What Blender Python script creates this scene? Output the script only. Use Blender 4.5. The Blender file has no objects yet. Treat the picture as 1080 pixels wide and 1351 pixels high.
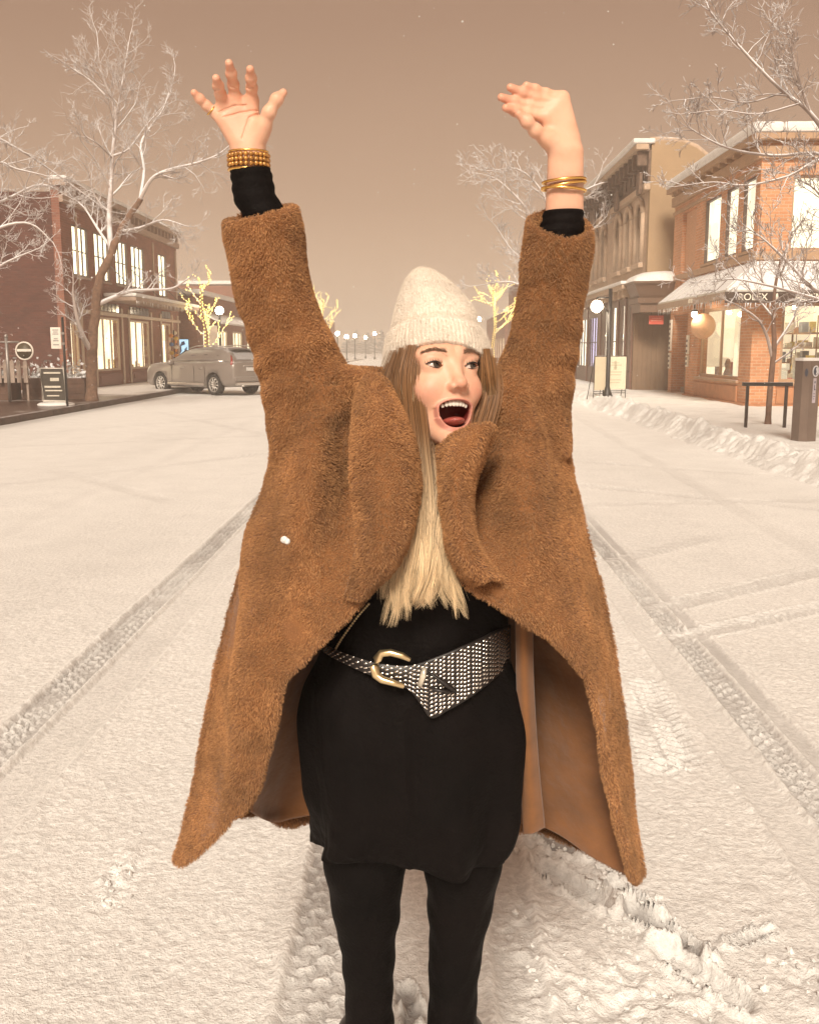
import bpy, bmesh, math, random
import numpy as np
from mathutils import Vector, Matrix, Euler
R = math.radians
rng = np.random.default_rng(11)
random.seed(5)
SC = bpy.context.scene
COL = SC.collection

# ------------------------------------------------------------------ camera model (photo pixels 1080 x 1351)
F, CX, CY, HZ, VX = 1300.0, 540.0, 675.5, 460.0, 560.0
PITCH = math.atan((CY - HZ) / F)
YAW = math.atan((VX - CX) / F)
EYE = Vector((0, 0, 1.62))
ROT = Euler((math.pi / 2 - PITCH, 0, YAW), 'XYZ').to_matrix()


def ray(px, py):
    return ROT @ Vector(((px - CX) / F, -(py - CY) / F, -1))


def at(px, py, Y):
    d = ray(px, py)
    return EYE + d * (Y / d.y)


def ground(px, py, z=0.0):
    d = ray(px, py)
    return EYE + d * ((z - EYE.z) / d.z)


# ------------------------------------------------------------------ materials
MATS = {}


def nt(name):
    m = bpy.data.materials.new(name)
    m.use_nodes = True
    t = m.node_tree
    return m, t, t.nodes['Principled BSDF'], t.nodes['Material Output']


def N(t, kind, **kw):
    n = t.nodes.new(kind)
    for k, v in kw.items():
        if k.startswith('i_'):
            key = k[2:].replace('_', ' ')
            n.inputs[key].default_value = v
        else:
            setattr(n, k, v)
    return n


def L(t, a, b):
    t.links.new(a, b)


def c4(c):
    return (c[0], c[1], c[2], 1.0)


def srgb(r, g, b):
    f = lambda u: (u / 255 / 12.92) if u / 255 <= 0.04045 else ((u / 255 + 0.055) / 1.055) ** 2.4
    return (f(r), f(g), f(b))


def pmat(name, col, rough=0.6, metal=0.0, var=0.12, scale=8.0, bump=0.0, bscale=60.0, snow=0.0, snow_thr=0.55,
         spec=0.5, sss=0.0, coat=0.0, sheen=0.0, col2=None, dust=0.0):
    """Principled material, its colour varied by noise; snow > 0 lays snow on faces that look up."""
    if name in MATS:
        return MATS[name]
    m, t, b, out = nt(name)
    tc = N(t, 'ShaderNodeTexCoord')
    no = N(t, 'ShaderNodeTexNoise', i_Scale=scale, i_Detail=5.0, i_Roughness=0.6)
    L(t, tc.outputs['Object'], no.inputs['Vector'])
    rm = N(t, 'ShaderNodeValToRGB')
    a = [max(0, x * (1 - var)) for x in col]
    d = [min(1, x * (1 + var)) for x in col] if col2 is None else col2
    rm.color_ramp.elements[0].color = c4(a); rm.color_ramp.elements[0].position = 0.3
    rm.color_ramp.elements[1].color = c4(d); rm.color_ramp.elements[1].position = 0.7
    L(t, no.outputs['Fac'], rm.inputs['Fac'])
    src = rm.outputs['Color']
    b.inputs['Roughness'].default_value = rough
    b.inputs['Metallic'].default_value = metal
    b.inputs['Specular IOR Level'].default_value = spec
    b.inputs['Coat Weight'].default_value = coat
    b.inputs['Sheen Weight'].default_value = sheen
    if sss:
        b.inputs['Subsurface Weight'].default_value = sss
        b.inputs['Subsurface Radius'].default_value = (0.006, 0.0022, 0.0012)
        b.inputs['Subsurface Scale'].default_value = 1.0
    if snow or dust:
        ge = N(t, 'ShaderNodeNewGeometry')
        sx = N(t, 'ShaderNodeSeparateXYZ')
        L(t, ge.outputs['Normal'], sx.inputs[0])
        n2 = N(t, 'ShaderNodeTexNoise', i_Scale=5.0, i_Detail=4.0)
        L(t, ge.outputs['Position'], n2.inputs['Vector'])
        ad = N(t, 'ShaderNodeMath', operation='MULTIPLY_ADD')
        ad.inputs[1].default_value = 0.5
        L(t, n2.outputs['Fac'], ad.inputs[0]); L(t, sx.outputs['Z'], ad.inputs[2])
        mr = N(t, 'ShaderNodeMapRange')
        mr.inputs['From Min'].default_value = snow_thr + 0.2
        mr.inputs['From Max'].default_value = snow_thr + 0.4
        mr.inputs['To Min'].default_value = dust
        mr.inputs['To Max'].default_value = max(snow, dust)
        L(t, ad.outputs[0], mr.inputs['Value'])
        mx = N(t, 'ShaderNodeMix', data_type='RGBA')
        L(t, mr.outputs[0], mx.inputs['Factor']); L(t, src, mx.inputs['A'])
        mx.inputs['B'].default_value = (0.8, 0.8, 0.82, 1)
        src = mx.outputs['Result']
    L(t, src, b.inputs['Base Color'])
    if bump:
        nb = N(t, 'ShaderNodeTexNoise', i_Scale=bscale, i_Detail=4.0)
        L(t, tc.outputs['Object'], nb.inputs['Vector'])
        bu = N(t, 'ShaderNodeBump', i_Strength=min(1, bump), i_Distance=0.02)
        L(t, nb.outputs['Fac'], bu.inputs['Height']); L(t, bu.outputs['Normal'], b.inputs['Normal'])
    MATS[name] = m
    return m


def emat(name, col, strength, sample=True):
    if name in MATS:
        return MATS[name]
    m, t, b, out = nt(name)
    b.inputs['Base Color'].default_value = c4([min(1, c) * 0.6 for c in col])
    b.inputs['Emission Color'].default_value = c4(col)
    b.inputs['Emission Strength'].default_value = strength
    if not sample:
        m.cycles.emission_sampling = 'NONE'
    MATS[name] = m
    return m


def roommat(name, col, strength, scale=1.2, contrast=0.35):
    """The lit inside of a shop seen through its window: brighter and dimmer shelves of goods."""
    if name in MATS:
        return MATS[name]
    m, t, b, out = nt(name)
    tc = N(t, 'ShaderNodeTexCoord')
    mp = N(t, 'ShaderNodeMapping'); mp.inputs['Scale'].default_value = (scale, scale, scale * 0.8)
    L(t, tc.outputs['Object'], mp.inputs['Vector'])
    vo = N(t, 'ShaderNodeTexVoronoi', distance='CHEBYCHEV', i_Scale=1.6)
    L(t, mp.outputs[0], vo.inputs['Vector'])
    rm = N(t, 'ShaderNodeMapRange')
    rm.inputs['To Min'].default_value = strength * (1 - contrast); rm.inputs['To Max'].default_value = strength
    sp = N(t, 'ShaderNodeSeparateColor')
    L(t, vo.outputs['Color'], sp.inputs[0]); L(t, sp.outputs[0], rm.inputs['Value'])
    b.inputs['Base Color'].default_value = c4([c * 0.6 for c in col])
    b.inputs['Emission Color'].default_value = c4(col)
    L(t, rm.outputs[0], b.inputs['Emission Strength'])
    MATS[name] = m
    return m


def brickmat(name, c1, c2, mortar, scale=1.0, snow=0.0):
    if name in MATS:
        return MATS[name]
    m, t, b, out = nt(name)
    tc = N(t, 'ShaderNodeTexCoord')
    sx = N(t, 'ShaderNodeSeparateXYZ'); L(t, tc.outputs['Object'], sx.inputs[0])
    ad = N(t, 'ShaderNodeMath', operation='ADD'); L(t, sx.outputs['X'], ad.inputs[0]); L(t, sx.outputs['Y'], ad.inputs[1])
    cb = N(t, 'ShaderNodeCombineXYZ'); L(t, ad.outputs[0], cb.inputs['X']); L(t, sx.outputs['Z'], cb.inputs['Y'])
    br = N(t, 'ShaderNodeTexBrick', i_Scale=scale)
    br.inputs['Color1'].default_value = c4(c1); br.inputs['Color2'].default_value = c4(c2)
    br.inputs['Mortar'].default_value = c4(mortar)
    br.inputs['Brick Width'].default_value = 0.23; br.inputs['Row Height'].default_value = 0.083
    br.inputs['Mortar Size'].default_value = 0.009; br.inputs['Mortar Smooth'].default_value = 0.3
    L(t, cb.outputs[0], br.inputs['Vector'])
    no = N(t, 'ShaderNodeTexNoise', i_Scale=1.3, i_Detail=6.0); L(t, tc.outputs['Object'], no.inputs['Vector'])
    rm = N(t, 'ShaderNodeMapRange'); rm.inputs['To Min'].default_value = 0.62; rm.inputs['To Max'].default_value = 1.3
    L(t, no.outputs['Fac'], rm.inputs['Value'])
    mx = N(t, 'ShaderNodeMix', data_type='RGBA', blend_type='MULTIPLY'); mx.inputs['Factor'].default_value = 1
    L(t, br.outputs['Color'], mx.inputs['A']); L(t, rm.outputs[0], mx.inputs['B'])
    L(t, mx.outputs['Result'], b.inputs['Base Color'])
    bu = N(t, 'ShaderNodeBump', i_Strength=0.6, i_Distance=0.01)
    bu.invert = True
    L(t, br.outputs['Fac'], bu.inputs['Height']); L(t, bu.outputs['Normal'], b.inputs['Normal'])
    b.inputs['Roughness'].default_value = 0.85
    MATS[name] = m
    return m


def glassmat():
    if 'glass' in MATS:
        return MATS['glass']
    m, t, b, out = nt('glass')
    t.nodes.remove(b)
    tr = N(t, 'ShaderNodeBsdfTransparent'); tr.inputs[0].default_value = (0.93, 0.95, 0.94, 1)
    gl = N(t, 'ShaderNodeBsdfGlossy'); gl.inputs['Roughness'].default_value = 0.03
    lw = N(t, 'ShaderNodeLayerWeight'); lw.inputs['Blend'].default_value = 0.5
    pw = N(t, 'ShaderNodeMath', operation='POWER'); pw.inputs[1].default_value = 5.0; L(t, lw.outputs['Facing'], pw.inputs[0])
    fr = N(t, 'ShaderNodeMath', operation='MULTIPLY_ADD'); fr.inputs[1].default_value = 0.30; fr.inputs[2].default_value = 0.03
    L(t, pw.outputs[0], fr.inputs[0])
    mx = N(t, 'ShaderNodeMixShader')
    L(t, fr.outputs[0], mx.inputs[0]); L(t, tr.outputs[0], mx.inputs[1]); L(t, gl.outputs[0], mx.inputs[2])
    L(t, mx.outputs[0], out.inputs['Surface'])
    MATS['glass'] = m
    return m


# ------------------------------------------------------------------ objects
def tag(o, label=None, cat=None, group=None, kind=None):
    if label: o['label'] = label
    if cat: o['category'] = cat
    if group: o['group'] = group
    if kind: o['kind'] = kind
    return o


def empty(name, loc=(0, 0, 0), rz=0.0):
    o = bpy.data.objects.new(name, None)
    COL.objects.link(o)
    o.location = loc
    o.rotation_euler = (0, 0, rz)
    o.empty_display_size = 0.1
    return o


def link(name, me, mats=(), parent=None):
    """Mesh given in the parent's local space (or world space when top level)."""
    o = bpy.data.objects.new(name, me)
    COL.objects.link(o)
    for m in (mats if isinstance(mats, (list, tuple)) else [mats]):
        me.materials.append(m)
    if parent is not None:
        o.parent = parent
    return o


def rebase(o, parent):
    """Parent o (whose mesh is in world coordinates) without moving it."""
    o.parent = parent
    o.matrix_parent_inverse = parent_world(parent).inverted()
    return o


def parent_world(o):
    m = Matrix.LocRotScale(o.location, o.rotation_euler, o.scale)
    if o.parent is not None:
        m = parent_world(o.parent) @ o.matrix_parent_inverse @ m
    return m


def np_mesh(name, V, faces, smooth=False, mi=None):
    """V (n,3); faces: (m,3) or (m,4) array, or a list of tuples."""
    me = bpy.data.meshes.new(name)
    V = np.asarray(V, dtype=np.float32)
    if isinstance(faces, np.ndarray):
        k = faces.shape[1]
        me.vertices.add(len(V)); me.vertices.foreach_set('co', V.ravel())
        me.loops.add(faces.size); me.loops.foreach_set('vertex_index', faces.astype(np.int32).ravel())
        me.polygons.add(len(faces))
        me.polygons.foreach_set('loop_start', np.arange(0, faces.size, k, dtype=np.int32))
        me.update(calc_edges=True)
    else:
        me.from_pydata([tuple(map(float, v)) for v in V], [], faces)
        me.update()
    if smooth:
        me.polygons.foreach_set('use_smooth', np.ones(len(me.polygons), dtype=bool))
    if mi is not None:
        me.polygons.foreach_set('material_index', np.asarray(mi, dtype=np.int32))
    me.validate()
    return me


class MB:
    """Collects boxes, bars, tubes, lathes into one mesh."""

    def __init__(self):
        self.v, self.f, self.m, self.s = [], [], [], []

    def add(self, V, Fs, m=0, smooth=False):
        b = len(self.v)
        self.v += [tuple(map(float, p)) for p in V]
        for f in Fs:
            self.f.append(tuple(int(i) + b for i in f)); self.m.append(m); self.s.append(smooth)
        return self

    def box(self, x0, x1, y0, y1, z0, z1, m=0, bev=0.0):
        if bev <= 0:
            V = [(x, y, z) for z in (z0, z1) for y in (y0, y1) for x in (x0, x1)]
            return self.add(V, [(0, 2, 3, 1), (4, 5, 7, 6), (0, 1, 5, 4), (2, 6, 7, 3), (0, 4, 6, 2), (1, 3, 7, 5)], m)
        bm = bmesh.new()
        bmesh.ops.create_cube(bm, size=1.0)
        for v in bm.verts:
            v.co = Vector(((x0 + x1) / 2 + v.co.x * (x1 - x0), (y0 + y1) / 2 + v.co.y * (y1 - y0), (z0 + z1) / 2 + v.co.z * (z1 - z0)))
        bmesh.ops.bevel(bm, geom=bm.edges[:], offset=bev, segments=2, affect='EDGES', profile=0.6)
        bm.verts.index_update()
        self.add([v.co for v in bm.verts], [[v.index for v in f.verts] for f in bm.faces], m)
        bm.free()
        return self

    def tube(self, pts, rad, n=8, m=0, cap=True, smooth=True, flat=1.0):
        pts = [Vector(p) for p in pts]
        if not isinstance(rad, (list, tuple, np.ndarray)):
            rad = [rad] * len(pts)
        V, Fs = [], []
        up = Vector((0.31, 0.17, 0.93))
        for i, p in enumerate(pts):
            d = (pts[min(i + 1, len(pts) - 1)] - pts[max(i - 1, 0)]).normalized()
            s = d.cross(up)
            if s.length < 1e-3: s = d.cross(Vector((1, 0, 0)))
            s.normalize(); u = s.cross(d).normalized()
            for k in range(n):
                a = 2 * math.pi * k / n
                V.append(p + s * (math.cos(a) * rad[i]) + u * (math.sin(a) * rad[i] * flat))
        for i in range(len(pts) - 1):
            for k in range(n):
                Fs.append((i * n + k, (i + 1) * n + k, (i + 1) * n + (k + 1) % n, i * n + (k + 1) % n))
        self.add(V, Fs, m, smooth)
        if cap:
            b = len(self.v) - len(V)
            self.f.append(tuple(b + k for k in range(n))); self.m.append(m); self.s.append(False)
            e = b + (len(pts) - 1) * n
            self.f.append(tuple(e + n - 1 - k for k in range(n))); self.m.append(m); self.s.append(False)
        return self

    def lathe(self, prof, c=(0, 0, 0), n=16, m=0, axis='Z', smooth=True):
        """prof: list of (r, h) along the axis."""
        V, Fs = [], []
        for r, h in prof:
            for k in range(n):
                a = 2 * math.pi * k / n
                p = (r * math.cos(a), r * math.sin(a), h)
                if axis == 'X': p = (p[2], p[0], p[1])
                if axis == 'Y': p = (p[0], p[2], p[1])
                V.append((p[0] + c[0], p[1] + c[1], p[2] + c[2]))
        for i in range(len(prof) - 1):
            for k in range(n):
                Fs.append((i * n + k, i * n + (k + 1) % n, (i + 1) * n + (k + 1) % n, (i + 1) * n + k))
        Fs.append(tuple(reversed(range(n)))); Fs.append(tuple((len(prof) - 1) * n + k for k in range(n)))
        return self.add(V, Fs, m, smooth)

    def ball(self, c, r, m=0, n=12, sc=(1, 1, 1)):
        prof = [(max(1e-4, r * math.sin(math.pi * i / (n // 2 + 2))), -r * math.cos(math.pi * i / (n // 2 + 2))) for i in range(n // 2 + 3)]
        b = len(self.v)
        self.lathe(prof, (0, 0, 0), n, m)
        for i in range(b, len(self.v)):
            x, y, z = self.v[i]
            self.v[i] = (c[0] + x * sc[0], c[1] + y * sc[1], c[2] + z * sc[2])
        return self

    def prism(self, poly, d0, d1, axis='Y', m=0):
        """poly: 2D outline; axis Y: (x,z) swept in y; axis X: (y,z) swept in x; axis Z: (x,y) swept in z."""
        def P(a, b, d):
            return {'Y': (a, d, b), 'X': (d, a, b), 'Z': (a, b, d)}[axis]
        n = len(poly)
        V = [P(a, b, d0) for a, b in poly] + [P(a, b, d1) for a, b in poly]
        Fs = [tuple(range(n)), tuple(range(2 * n - 1, n - 1, -1))]
        Fs += [(k, n + k, n + (k + 1) % n, (k + 1) % n) for k in range(n)]
        return self.add(V, Fs, m)

    def build_split(self, name, mats, parent=None, world=True):
        """One object per connected piece."""
        up = list(range(len(self.v)))
        def find(a):
            while up[a] != a:
                up[a] = up[up[a]]; a = up[a]
            return a
        for f in self.f:
            r = find(f[0])
            for i in f[1:]: up[find(i)] = r
        gr = {}
        for k, f in enumerate(self.f): gr.setdefault(find(f[0]), []).append(k)
        out = []
        for ks in gr.values():
            ids = sorted({i for k in ks for i in self.f[k]}); mp = {i: j for j, i in enumerate(ids)}
            q = MB(); q.v = [self.v[i] for i in ids]; q.f = [tuple(mp[i] for i in self.f[k]) for k in ks]
            mi = self.m[ks[0]]
            q.m = [0] * len(ks); q.s = [self.s[k] for k in ks]
            out.append(q.build(name, mats[mi] if isinstance(mats, (list, tuple)) else mats, parent, world))
        return out

    def build(self, name, mats, parent=None, world=True):
        me = bpy.data.meshes.new(name)
        me.from_pydata(self.v, [], self.f)
        me.polygons.foreach_set('material_index', np.array(self.m, dtype=np.int32))
        me.polygons.foreach_set('use_smooth', np.array(self.s, dtype=bool))
        bm = bmesh.new(); bm.from_mesh(me)
        bmesh.ops.recalc_face_normals(bm, faces=bm.faces[:])
        bm.to_mesh(me); bm.free()
        me.update()
        o = link(name, me, mats)
        if parent is not None:
            if world: rebase(o, parent)
            else: o.parent = parent
        return o


def copy_tree(o, parent=None):
    c = o.copy(); COL.objects.link(c)
    if parent is not None:
        c.parent = parent
    for ch in list(o.children):
        copy_tree(ch, c)
    return c


# ------------------------------------------------------------------ numeric helpers
def vnoise(x, y, seed=0, z=None):
    """Smooth value noise in 2D, in -1..1."""
    x = np.asarray(x, dtype=np.float64); y = np.asarray(y, dtype=np.float64)
    tab = np.random.default_rng(seed).uniform(-1, 1, (256, 256))
    xi, yi = np.floor(x).astype(int), np.floor(y).astype(int)
    fx, fy = x - xi, y - yi
    fx = fx * fx * fx * (fx * (fx * 6 - 15) + 10); fy = fy * fy * fy * (fy * (fy * 6 - 15) + 10)
    g = lambda i, j: tab[(xi + i) & 255, (yi + j) & 255]
    return (g(0, 0) * (1 - fx) + g(1, 0) * fx) * (1 - fy) + (g(0, 1) * (1 - fx) + g(1, 1) * fx) * fy


def fbm(x, y, seed=0, oct=4, gain=0.5):
    s, a, n = 0, 1.0, 0
    for k in range(oct):
        s = s + a * vnoise(x * 2 ** k + 17.3 * k, y * 2 ** k + 9.1 * k, seed + k); n += a; a *= gain
    return s / n


def sstep(a, b, x):
    t = np.clip((x - a) / (b - a), 0, 1)
    return t * t * (3 - 2 * t)


def crom(P, n):
    """Catmull-Rom through the rows of P (k,d), n samples per span."""
    P = np.asarray(P, dtype=np.float64)
    Q = np.vstack([2 * P[0] - P[1], P, 2 * P[-1] - P[-2]])
    out = []
    for i in range(1, len(Q) - 2):
        t = np.linspace(0, 1, n, endpoint=False)[:, None]
        a, b, c, d = Q[i - 1], Q[i], Q[i + 1], Q[i + 2]
        out.append(0.5 * ((2 * b) + (c - a) * t + (2 * a - 5 * b + 4 * c - d) * t ** 2 + (3 * b - a - 3 * c + d) * t ** 3))
    out.append(P[-1:])
    return np.vstack(out)


def crom_grid(G, nu, nv):
    """G (r,c,3) control grid -> dense grid."""
    G = np.asarray(G, dtype=np.float64)
    A = np.stack([crom(G[:, j], nu) for j in range(G.shape[1])], 1)
    return np.stack([crom(A[i], nv) for i in range(A.shape[0])], 0)


def grid_faces(r, c, wrap=False):
    i, j = np.meshgrid(np.arange(r - 1), np.arange(c if wrap else c - 1), indexing='ij')
    j2 = (j + 1) % c
    return np.stack([i * c + j, i * c + j2, (i + 1) * c + j2, (i + 1) * c + j], -1).reshape(-1, 4)


def pxgrid(rows):
    """rows of (px, py, Y) -> world grid"""
    return np.array([[tuple(at(*p)) for p in r] for r in rows])


# ------------------------------------------------------------------ signed distance modelling
def surface_nets(sdf, lo, hi, h, coarse=5):
    lo = np.array(lo, float); hi = np.array(hi, float)
    n = (np.ceil((hi - lo) / (h * coarse)).astype(int)) * coarse + 1
    nc = (n - 1) // coarse + 1
    H = h * coarse
    gx = np.stack(np.meshgrid(*[lo[i] + H * np.arange(nc[i]) for i in range(3)], indexing='ij'), -1)
    C = sdf(gx.reshape(-1, 3)).reshape(nc)
    near = np.abs(C) < H * 2.2
    blk = np.zeros(nc - 1, bool)
    for a in (0, 1):
        for b in (0, 1):
            for c in (0, 1):
                blk |= near[a:nc[0] - 1 + a, b:nc[1] - 1 + b, c:nc[2] - 1 + c]
    V = np.repeat(np.repeat(np.repeat(C[:-1, :-1, :-1], coarse, 0), coarse, 1), coarse, 2)
    V = np.pad(V, ((0, 1), (0, 1), (0, 1)), mode='edge').astype(np.float32)
    M = np.repeat(np.repeat(np.repeat(blk, coarse, 0), coarse, 1), coarse, 2)
    Mp = np.zeros(n, bool)
    for a in (0, 1):
        for b in (0, 1):
            for c in (0, 1):
                Mp[a:a + M.shape[0], b:b + M.shape[1], c:c + M.shape[2]] |= M
    idx = np.argwhere(Mp)
    P = lo + idx * h
    vals = np.empty(len(P), np.float32)
    for s in range(0, len(P), 400000):
        vals[s:s + 400000] = sdf(P[s:s + 400000])
    V[idx[:, 0], idx[:, 1], idx[:, 2]] = vals
    S = V < 0
    cnt = np.zeros(n - 1, np.int8)
    for a in (0, 1):
        for b in (0, 1):
            for c in (0, 1):
                cnt += S[a:n[0] - 1 + a, b:n[1] - 1 + b, c:n[2] - 1 + c]
    act = (cnt > 0) & (cnt < 8)
    ai = np.argwhere(act)
    ids = np.full(n - 1, -1, np.int64); ids[act] = np.arange(len(ai))
    acc = np.zeros((len(ai), 3)); w = np.zeros(len(ai))
    cs = [(a, b, c) for a in (0, 1) for b in (0, 1) for c in (0, 1)]
    for p in cs:
        for ax in range(3):
            if p[ax]: continue
            q = list(p); q[ax] = 1
            va = V[ai[:, 0] + p[0], ai[:, 1] + p[1], ai[:, 2] + p[2]]
            vb = V[ai[:, 0] + q[0], ai[:, 1] + q[1], ai[:, 2] + q[2]]
            x = (va < 0) != (vb < 0)
            t = np.where(x, va / np.where(x, va - vb, 1), 0)
            pos = ai + np.array(p)
            pos = pos.astype(float); pos[:, ax] += t
            acc[x] += pos[x]; w[x] += 1
    VV = lo + acc / np.maximum(w, 1)[:, None] * h
    faces = []
    for ax in range(3):
        a, b = [(1, 2), (2, 0), (0, 1)][ax]
        s0 = [slice(None)] * 3; s1 = [slice(None)] * 3
        s0[ax] = slice(0, -1); s1[ax] = slice(1, None)
        A, B = S[tuple(s0)], S[tuple(s1)]
        e = np.argwhere(A != B)
        e = e[(e[:, a] > 0) & (e[:, b] > 0) & (e[:, a] < n[a] - 1) & (e[:, b] < n[b] - 1)]
        ins = A[e[:, 0], e[:, 1], e[:, 2]]
        def cid(da, db):
            q = e.copy(); q[:, a] += da; q[:, b] += db
            return ids[q[:, 0], q[:, 1], q[:, 2]]
        quad = np.stack([cid(-1, -1), cid(0, -1), cid(0, 0), cid(-1, 0)], -1)
        quad[~ins] = quad[~ins][:, ::-1]
        faces.append(quad)
    faces = np.vstack(faces)
    return VV, faces[(faces >= 0).all(1)]


def smin(a, b, k):
    h = np.clip(0.5 + 0.5 * (b - a) / k, 0, 1)
    return b + (a - b) * h - k * h * (1 - h)


def smax(a, b, k):
    return -smin(-a, -b, k)


def s_cone(p, a, b, ra, rb):
    a = np.asarray(a, float); b = np.asarray(b, float)
    ab = b - a
    t = np.clip(((p - a) @ ab) / max(ab @ ab, 1e-12), 0, 1)
    return np.linalg.norm(p - a - t[:, None] * ab, axis=1) - (ra + (rb - ra) * t)


def s_ell(p, c, r):
    c = np.asarray(c, float); r = np.asarray(r, float)
    q = (p - c) / r
    k0 = np.linalg.norm(q, axis=1); k1 = np.linalg.norm(q / r, axis=1)
    return k0 * (k0 - 1) / np.maximum(k1, 1e-9)


def hair_obj(name, P, rad, mat, parent):
    """P (n, k, 3) strands in world space; rad (k,) radius along a strand."""
    n, k, _ = P.shape
    cu = bpy.data.hair_curves.new(name)
    cu.add_curves([k] * n)
    cu.attributes['position'].data.foreach_set('vector', P.astype(np.float32).ravel())
    ra = cu.attributes.get('radius') or cu.attributes.new('radius', 'FLOAT', 'POINT')
    ra.data.foreach_set('value', np.tile(np.asarray(rad, np.float32), n) if np.ndim(rad) == 1 else np.asarray(rad, np.float32).ravel())
    cu.materials.append(mat)
    o = bpy.data.objects.new(name, cu)
    COL.objects.link(o)
    rebase(o, parent)
    return o


def tri_sample(me, n, seed=0, keep=None):
    """Random points, normals on a mesh (area weighted)."""
    me.calc_loop_triangles()
    T = np.empty(len(me.loop_triangles) * 3, np.int32); me.loop_triangles.foreach_get('vertices', T); T = T.reshape(-1, 3)
    V = np.empty(len(me.vertices) * 3, np.float32); me.vertices.foreach_get('co', V); V = V.reshape(-1, 3).astype(float)
    VN = np.empty(len(me.vertices) * 3, np.float32); me.vertices.foreach_get('normal', VN); VN = VN.reshape(-1, 3).astype(float)
    a, b, c = V[T[:, 0]], V[T[:, 1]], V[T[:, 2]]
    ar = np.linalg.norm(np.cross(b - a, c - a), axis=1)
    if keep is not None:
        ar = ar * keep((a + b + c) / 3, np.cross(b - a, c - a))
    g = np.random.default_rng(seed)
    f = g.choice(len(T), n, p=ar / ar.sum())
    u, v = g.random(n), g.random(n)
    s = u + v > 1; u[s] = 1 - u[s]; v[s] = 1 - v[s]
    w = 1 - u - v
    P = V[T[f, 0]] * w[:, None] + V[T[f, 1]] * u[:, None] + V[T[f, 2]] * v[:, None]
    Nn = VN[T[f, 0]] * w[:, None] + VN[T[f, 1]] * u[:, None] + VN[T[f, 2]] * v[:, None]
    Nn /= np.linalg.norm(Nn, axis=1)[:, None] + 1e-9
    return P, Nn


def text_mesh(s, size, depth=0.01):
    cu = bpy.data.curves.new('lettering', 'FONT')
    cu.body = s; cu.size = size; cu.extrude = depth; cu.align_x = 'CENTER'; cu.align_y = 'CENTER'
    o = bpy.data.objects.new('lettering', cu); COL.objects.link(o)
    dg = bpy.context.evaluated_depsgraph_get()
    me = bpy.data.meshes.new_from_object(o.evaluated_get(dg))
    bpy.data.objects.remove(o); bpy.data.curves.remove(cu)
    return me


def lettering(s, size, M, mat, parent, name='lettering', depth=0.008):
    me = text_mesh(s, size, depth); me.materials.clear()
    me.transform(M)
    o = link(name, me, mat)
    return rebase(o, parent)
# ------------------------------------------------------------------ camera
cam = bpy.data.cameras.new('camera')
cam.sensor_fit = 'HORIZONTAL'; cam.sensor_width = 36.0
cam.lens = F / 1080 * 36.0
cam.clip_start = 0.05; cam.clip_end = 3000
co = bpy.data.objects.new('camera', cam); COL.objects.link(co)
co.location = EYE; co.rotation_euler = (math.pi / 2 - PITCH, 0, YAW)
SC.camera = co

# ------------------------------------------------------------------ night sky: low snow cloud lit from below by the town
w = bpy.data.worlds.new('World'); SC.world = w; w.use_nodes = True
t = w.node_tree
bg = t.nodes['Background']
tc = N(t, 'ShaderNodeTexCoord'); sp = N(t, 'ShaderNodeSeparateXYZ'); L(t, tc.outputs['Generated'], sp.inputs[0])
no = N(t, 'ShaderNodeTexNoise', i_Scale=2.2, i_Detail=3.0); L(t, tc.outputs['Generated'], no.inputs['Vector'])
ad = N(t, 'ShaderNodeMath', operation='MULTIPLY_ADD'); ad.inputs[1].default_value = 0.06
L(t, no.outputs['Fac'], ad.inputs[0]); L(t, sp.outputs['Z'], ad.inputs[2])
rm = N(t, 'ShaderNodeValToRGB')
e = rm.color_ramp.elements
e[0].position = 0.0; e[0].color = (0.86, 0.61, 0.41, 1)
e[1].position = 0.62; e[1].color = (0.29, 0.172, 0.115, 1)
k = e.new(0.16); k.color = (0.54, 0.350, 0.232, 1)
k = e.new(0.32); k.color = (0.395, 0.240, 0.160, 1)
L(t, ad.outputs[0], rm.inputs['Fac']); L(t, rm.outputs['Color'], bg.inputs['Color'])
SKYK = 1.0
bg.inputs['Strength'].default_value = SKYK

sl = bpy.data.lights.new('front_key_light', 'SUN'); sl.energy = 5.0; sl.angle = R(16); sl.color = (1.0, 0.90, 0.755)  # soft key added from behind the camera, standing for street lamp light
so = bpy.data.objects.new('front_key_light', sl); COL.objects.link(so)
SUN_DIR = Vector((-0.10, -0.79, 0.61)).normalized()        # towards the light
so.rotation_euler = SUN_DIR.to_track_quat('Z', 'Y').to_euler()

SC.view_settings.view_transform = 'Standard'; SC.view_settings.look = 'None'
SC.view_settings.exposure = 0.06; SC.view_settings.gamma = 1.0
SC.render.engine = 'CYCLES'
SC.cycles.use_denoising = True
try:
    SC.cycles.denoiser = 'OPENIMAGEDENOISE'
except Exception:
    pass
SC.cycles.max_bounces = 8; SC.cycles.diffuse_bounces = 4; SC.cycles.transparent_max_bounces = 12
SC.cycles.volume_bounces = 1
SC.cycles.sample_clamp_indirect = 6.0
SC.cycles.caustics_reflective = False; SC.cycles.caustics_refractive = False

# ------------------------------------------------------------------ the falling snow as air
m, t, b, out = nt('snowy_air')
t.nodes.remove(b)
pv = N(t, 'ShaderNodeVolumePrincipled'); pv.inputs['Color'].default_value = (0.97, 0.93, 0.88, 1)
pv.inputs['Density'].default_value = 0.0046
pv.inputs['Anisotropy'].default_value = 0.5
L(t, pv.outputs[0], out.inputs['Volume'])
mb = MB().box(-160, 160, -20, 370, -1.2, 14.5)
tag(mb.build('haze', m), kind='stuff')

# ------------------------------------------------------------------ road: one sheet of thin driven snow out to the horizon
KERB_L, KERB_R = -9.05, 4.95


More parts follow.
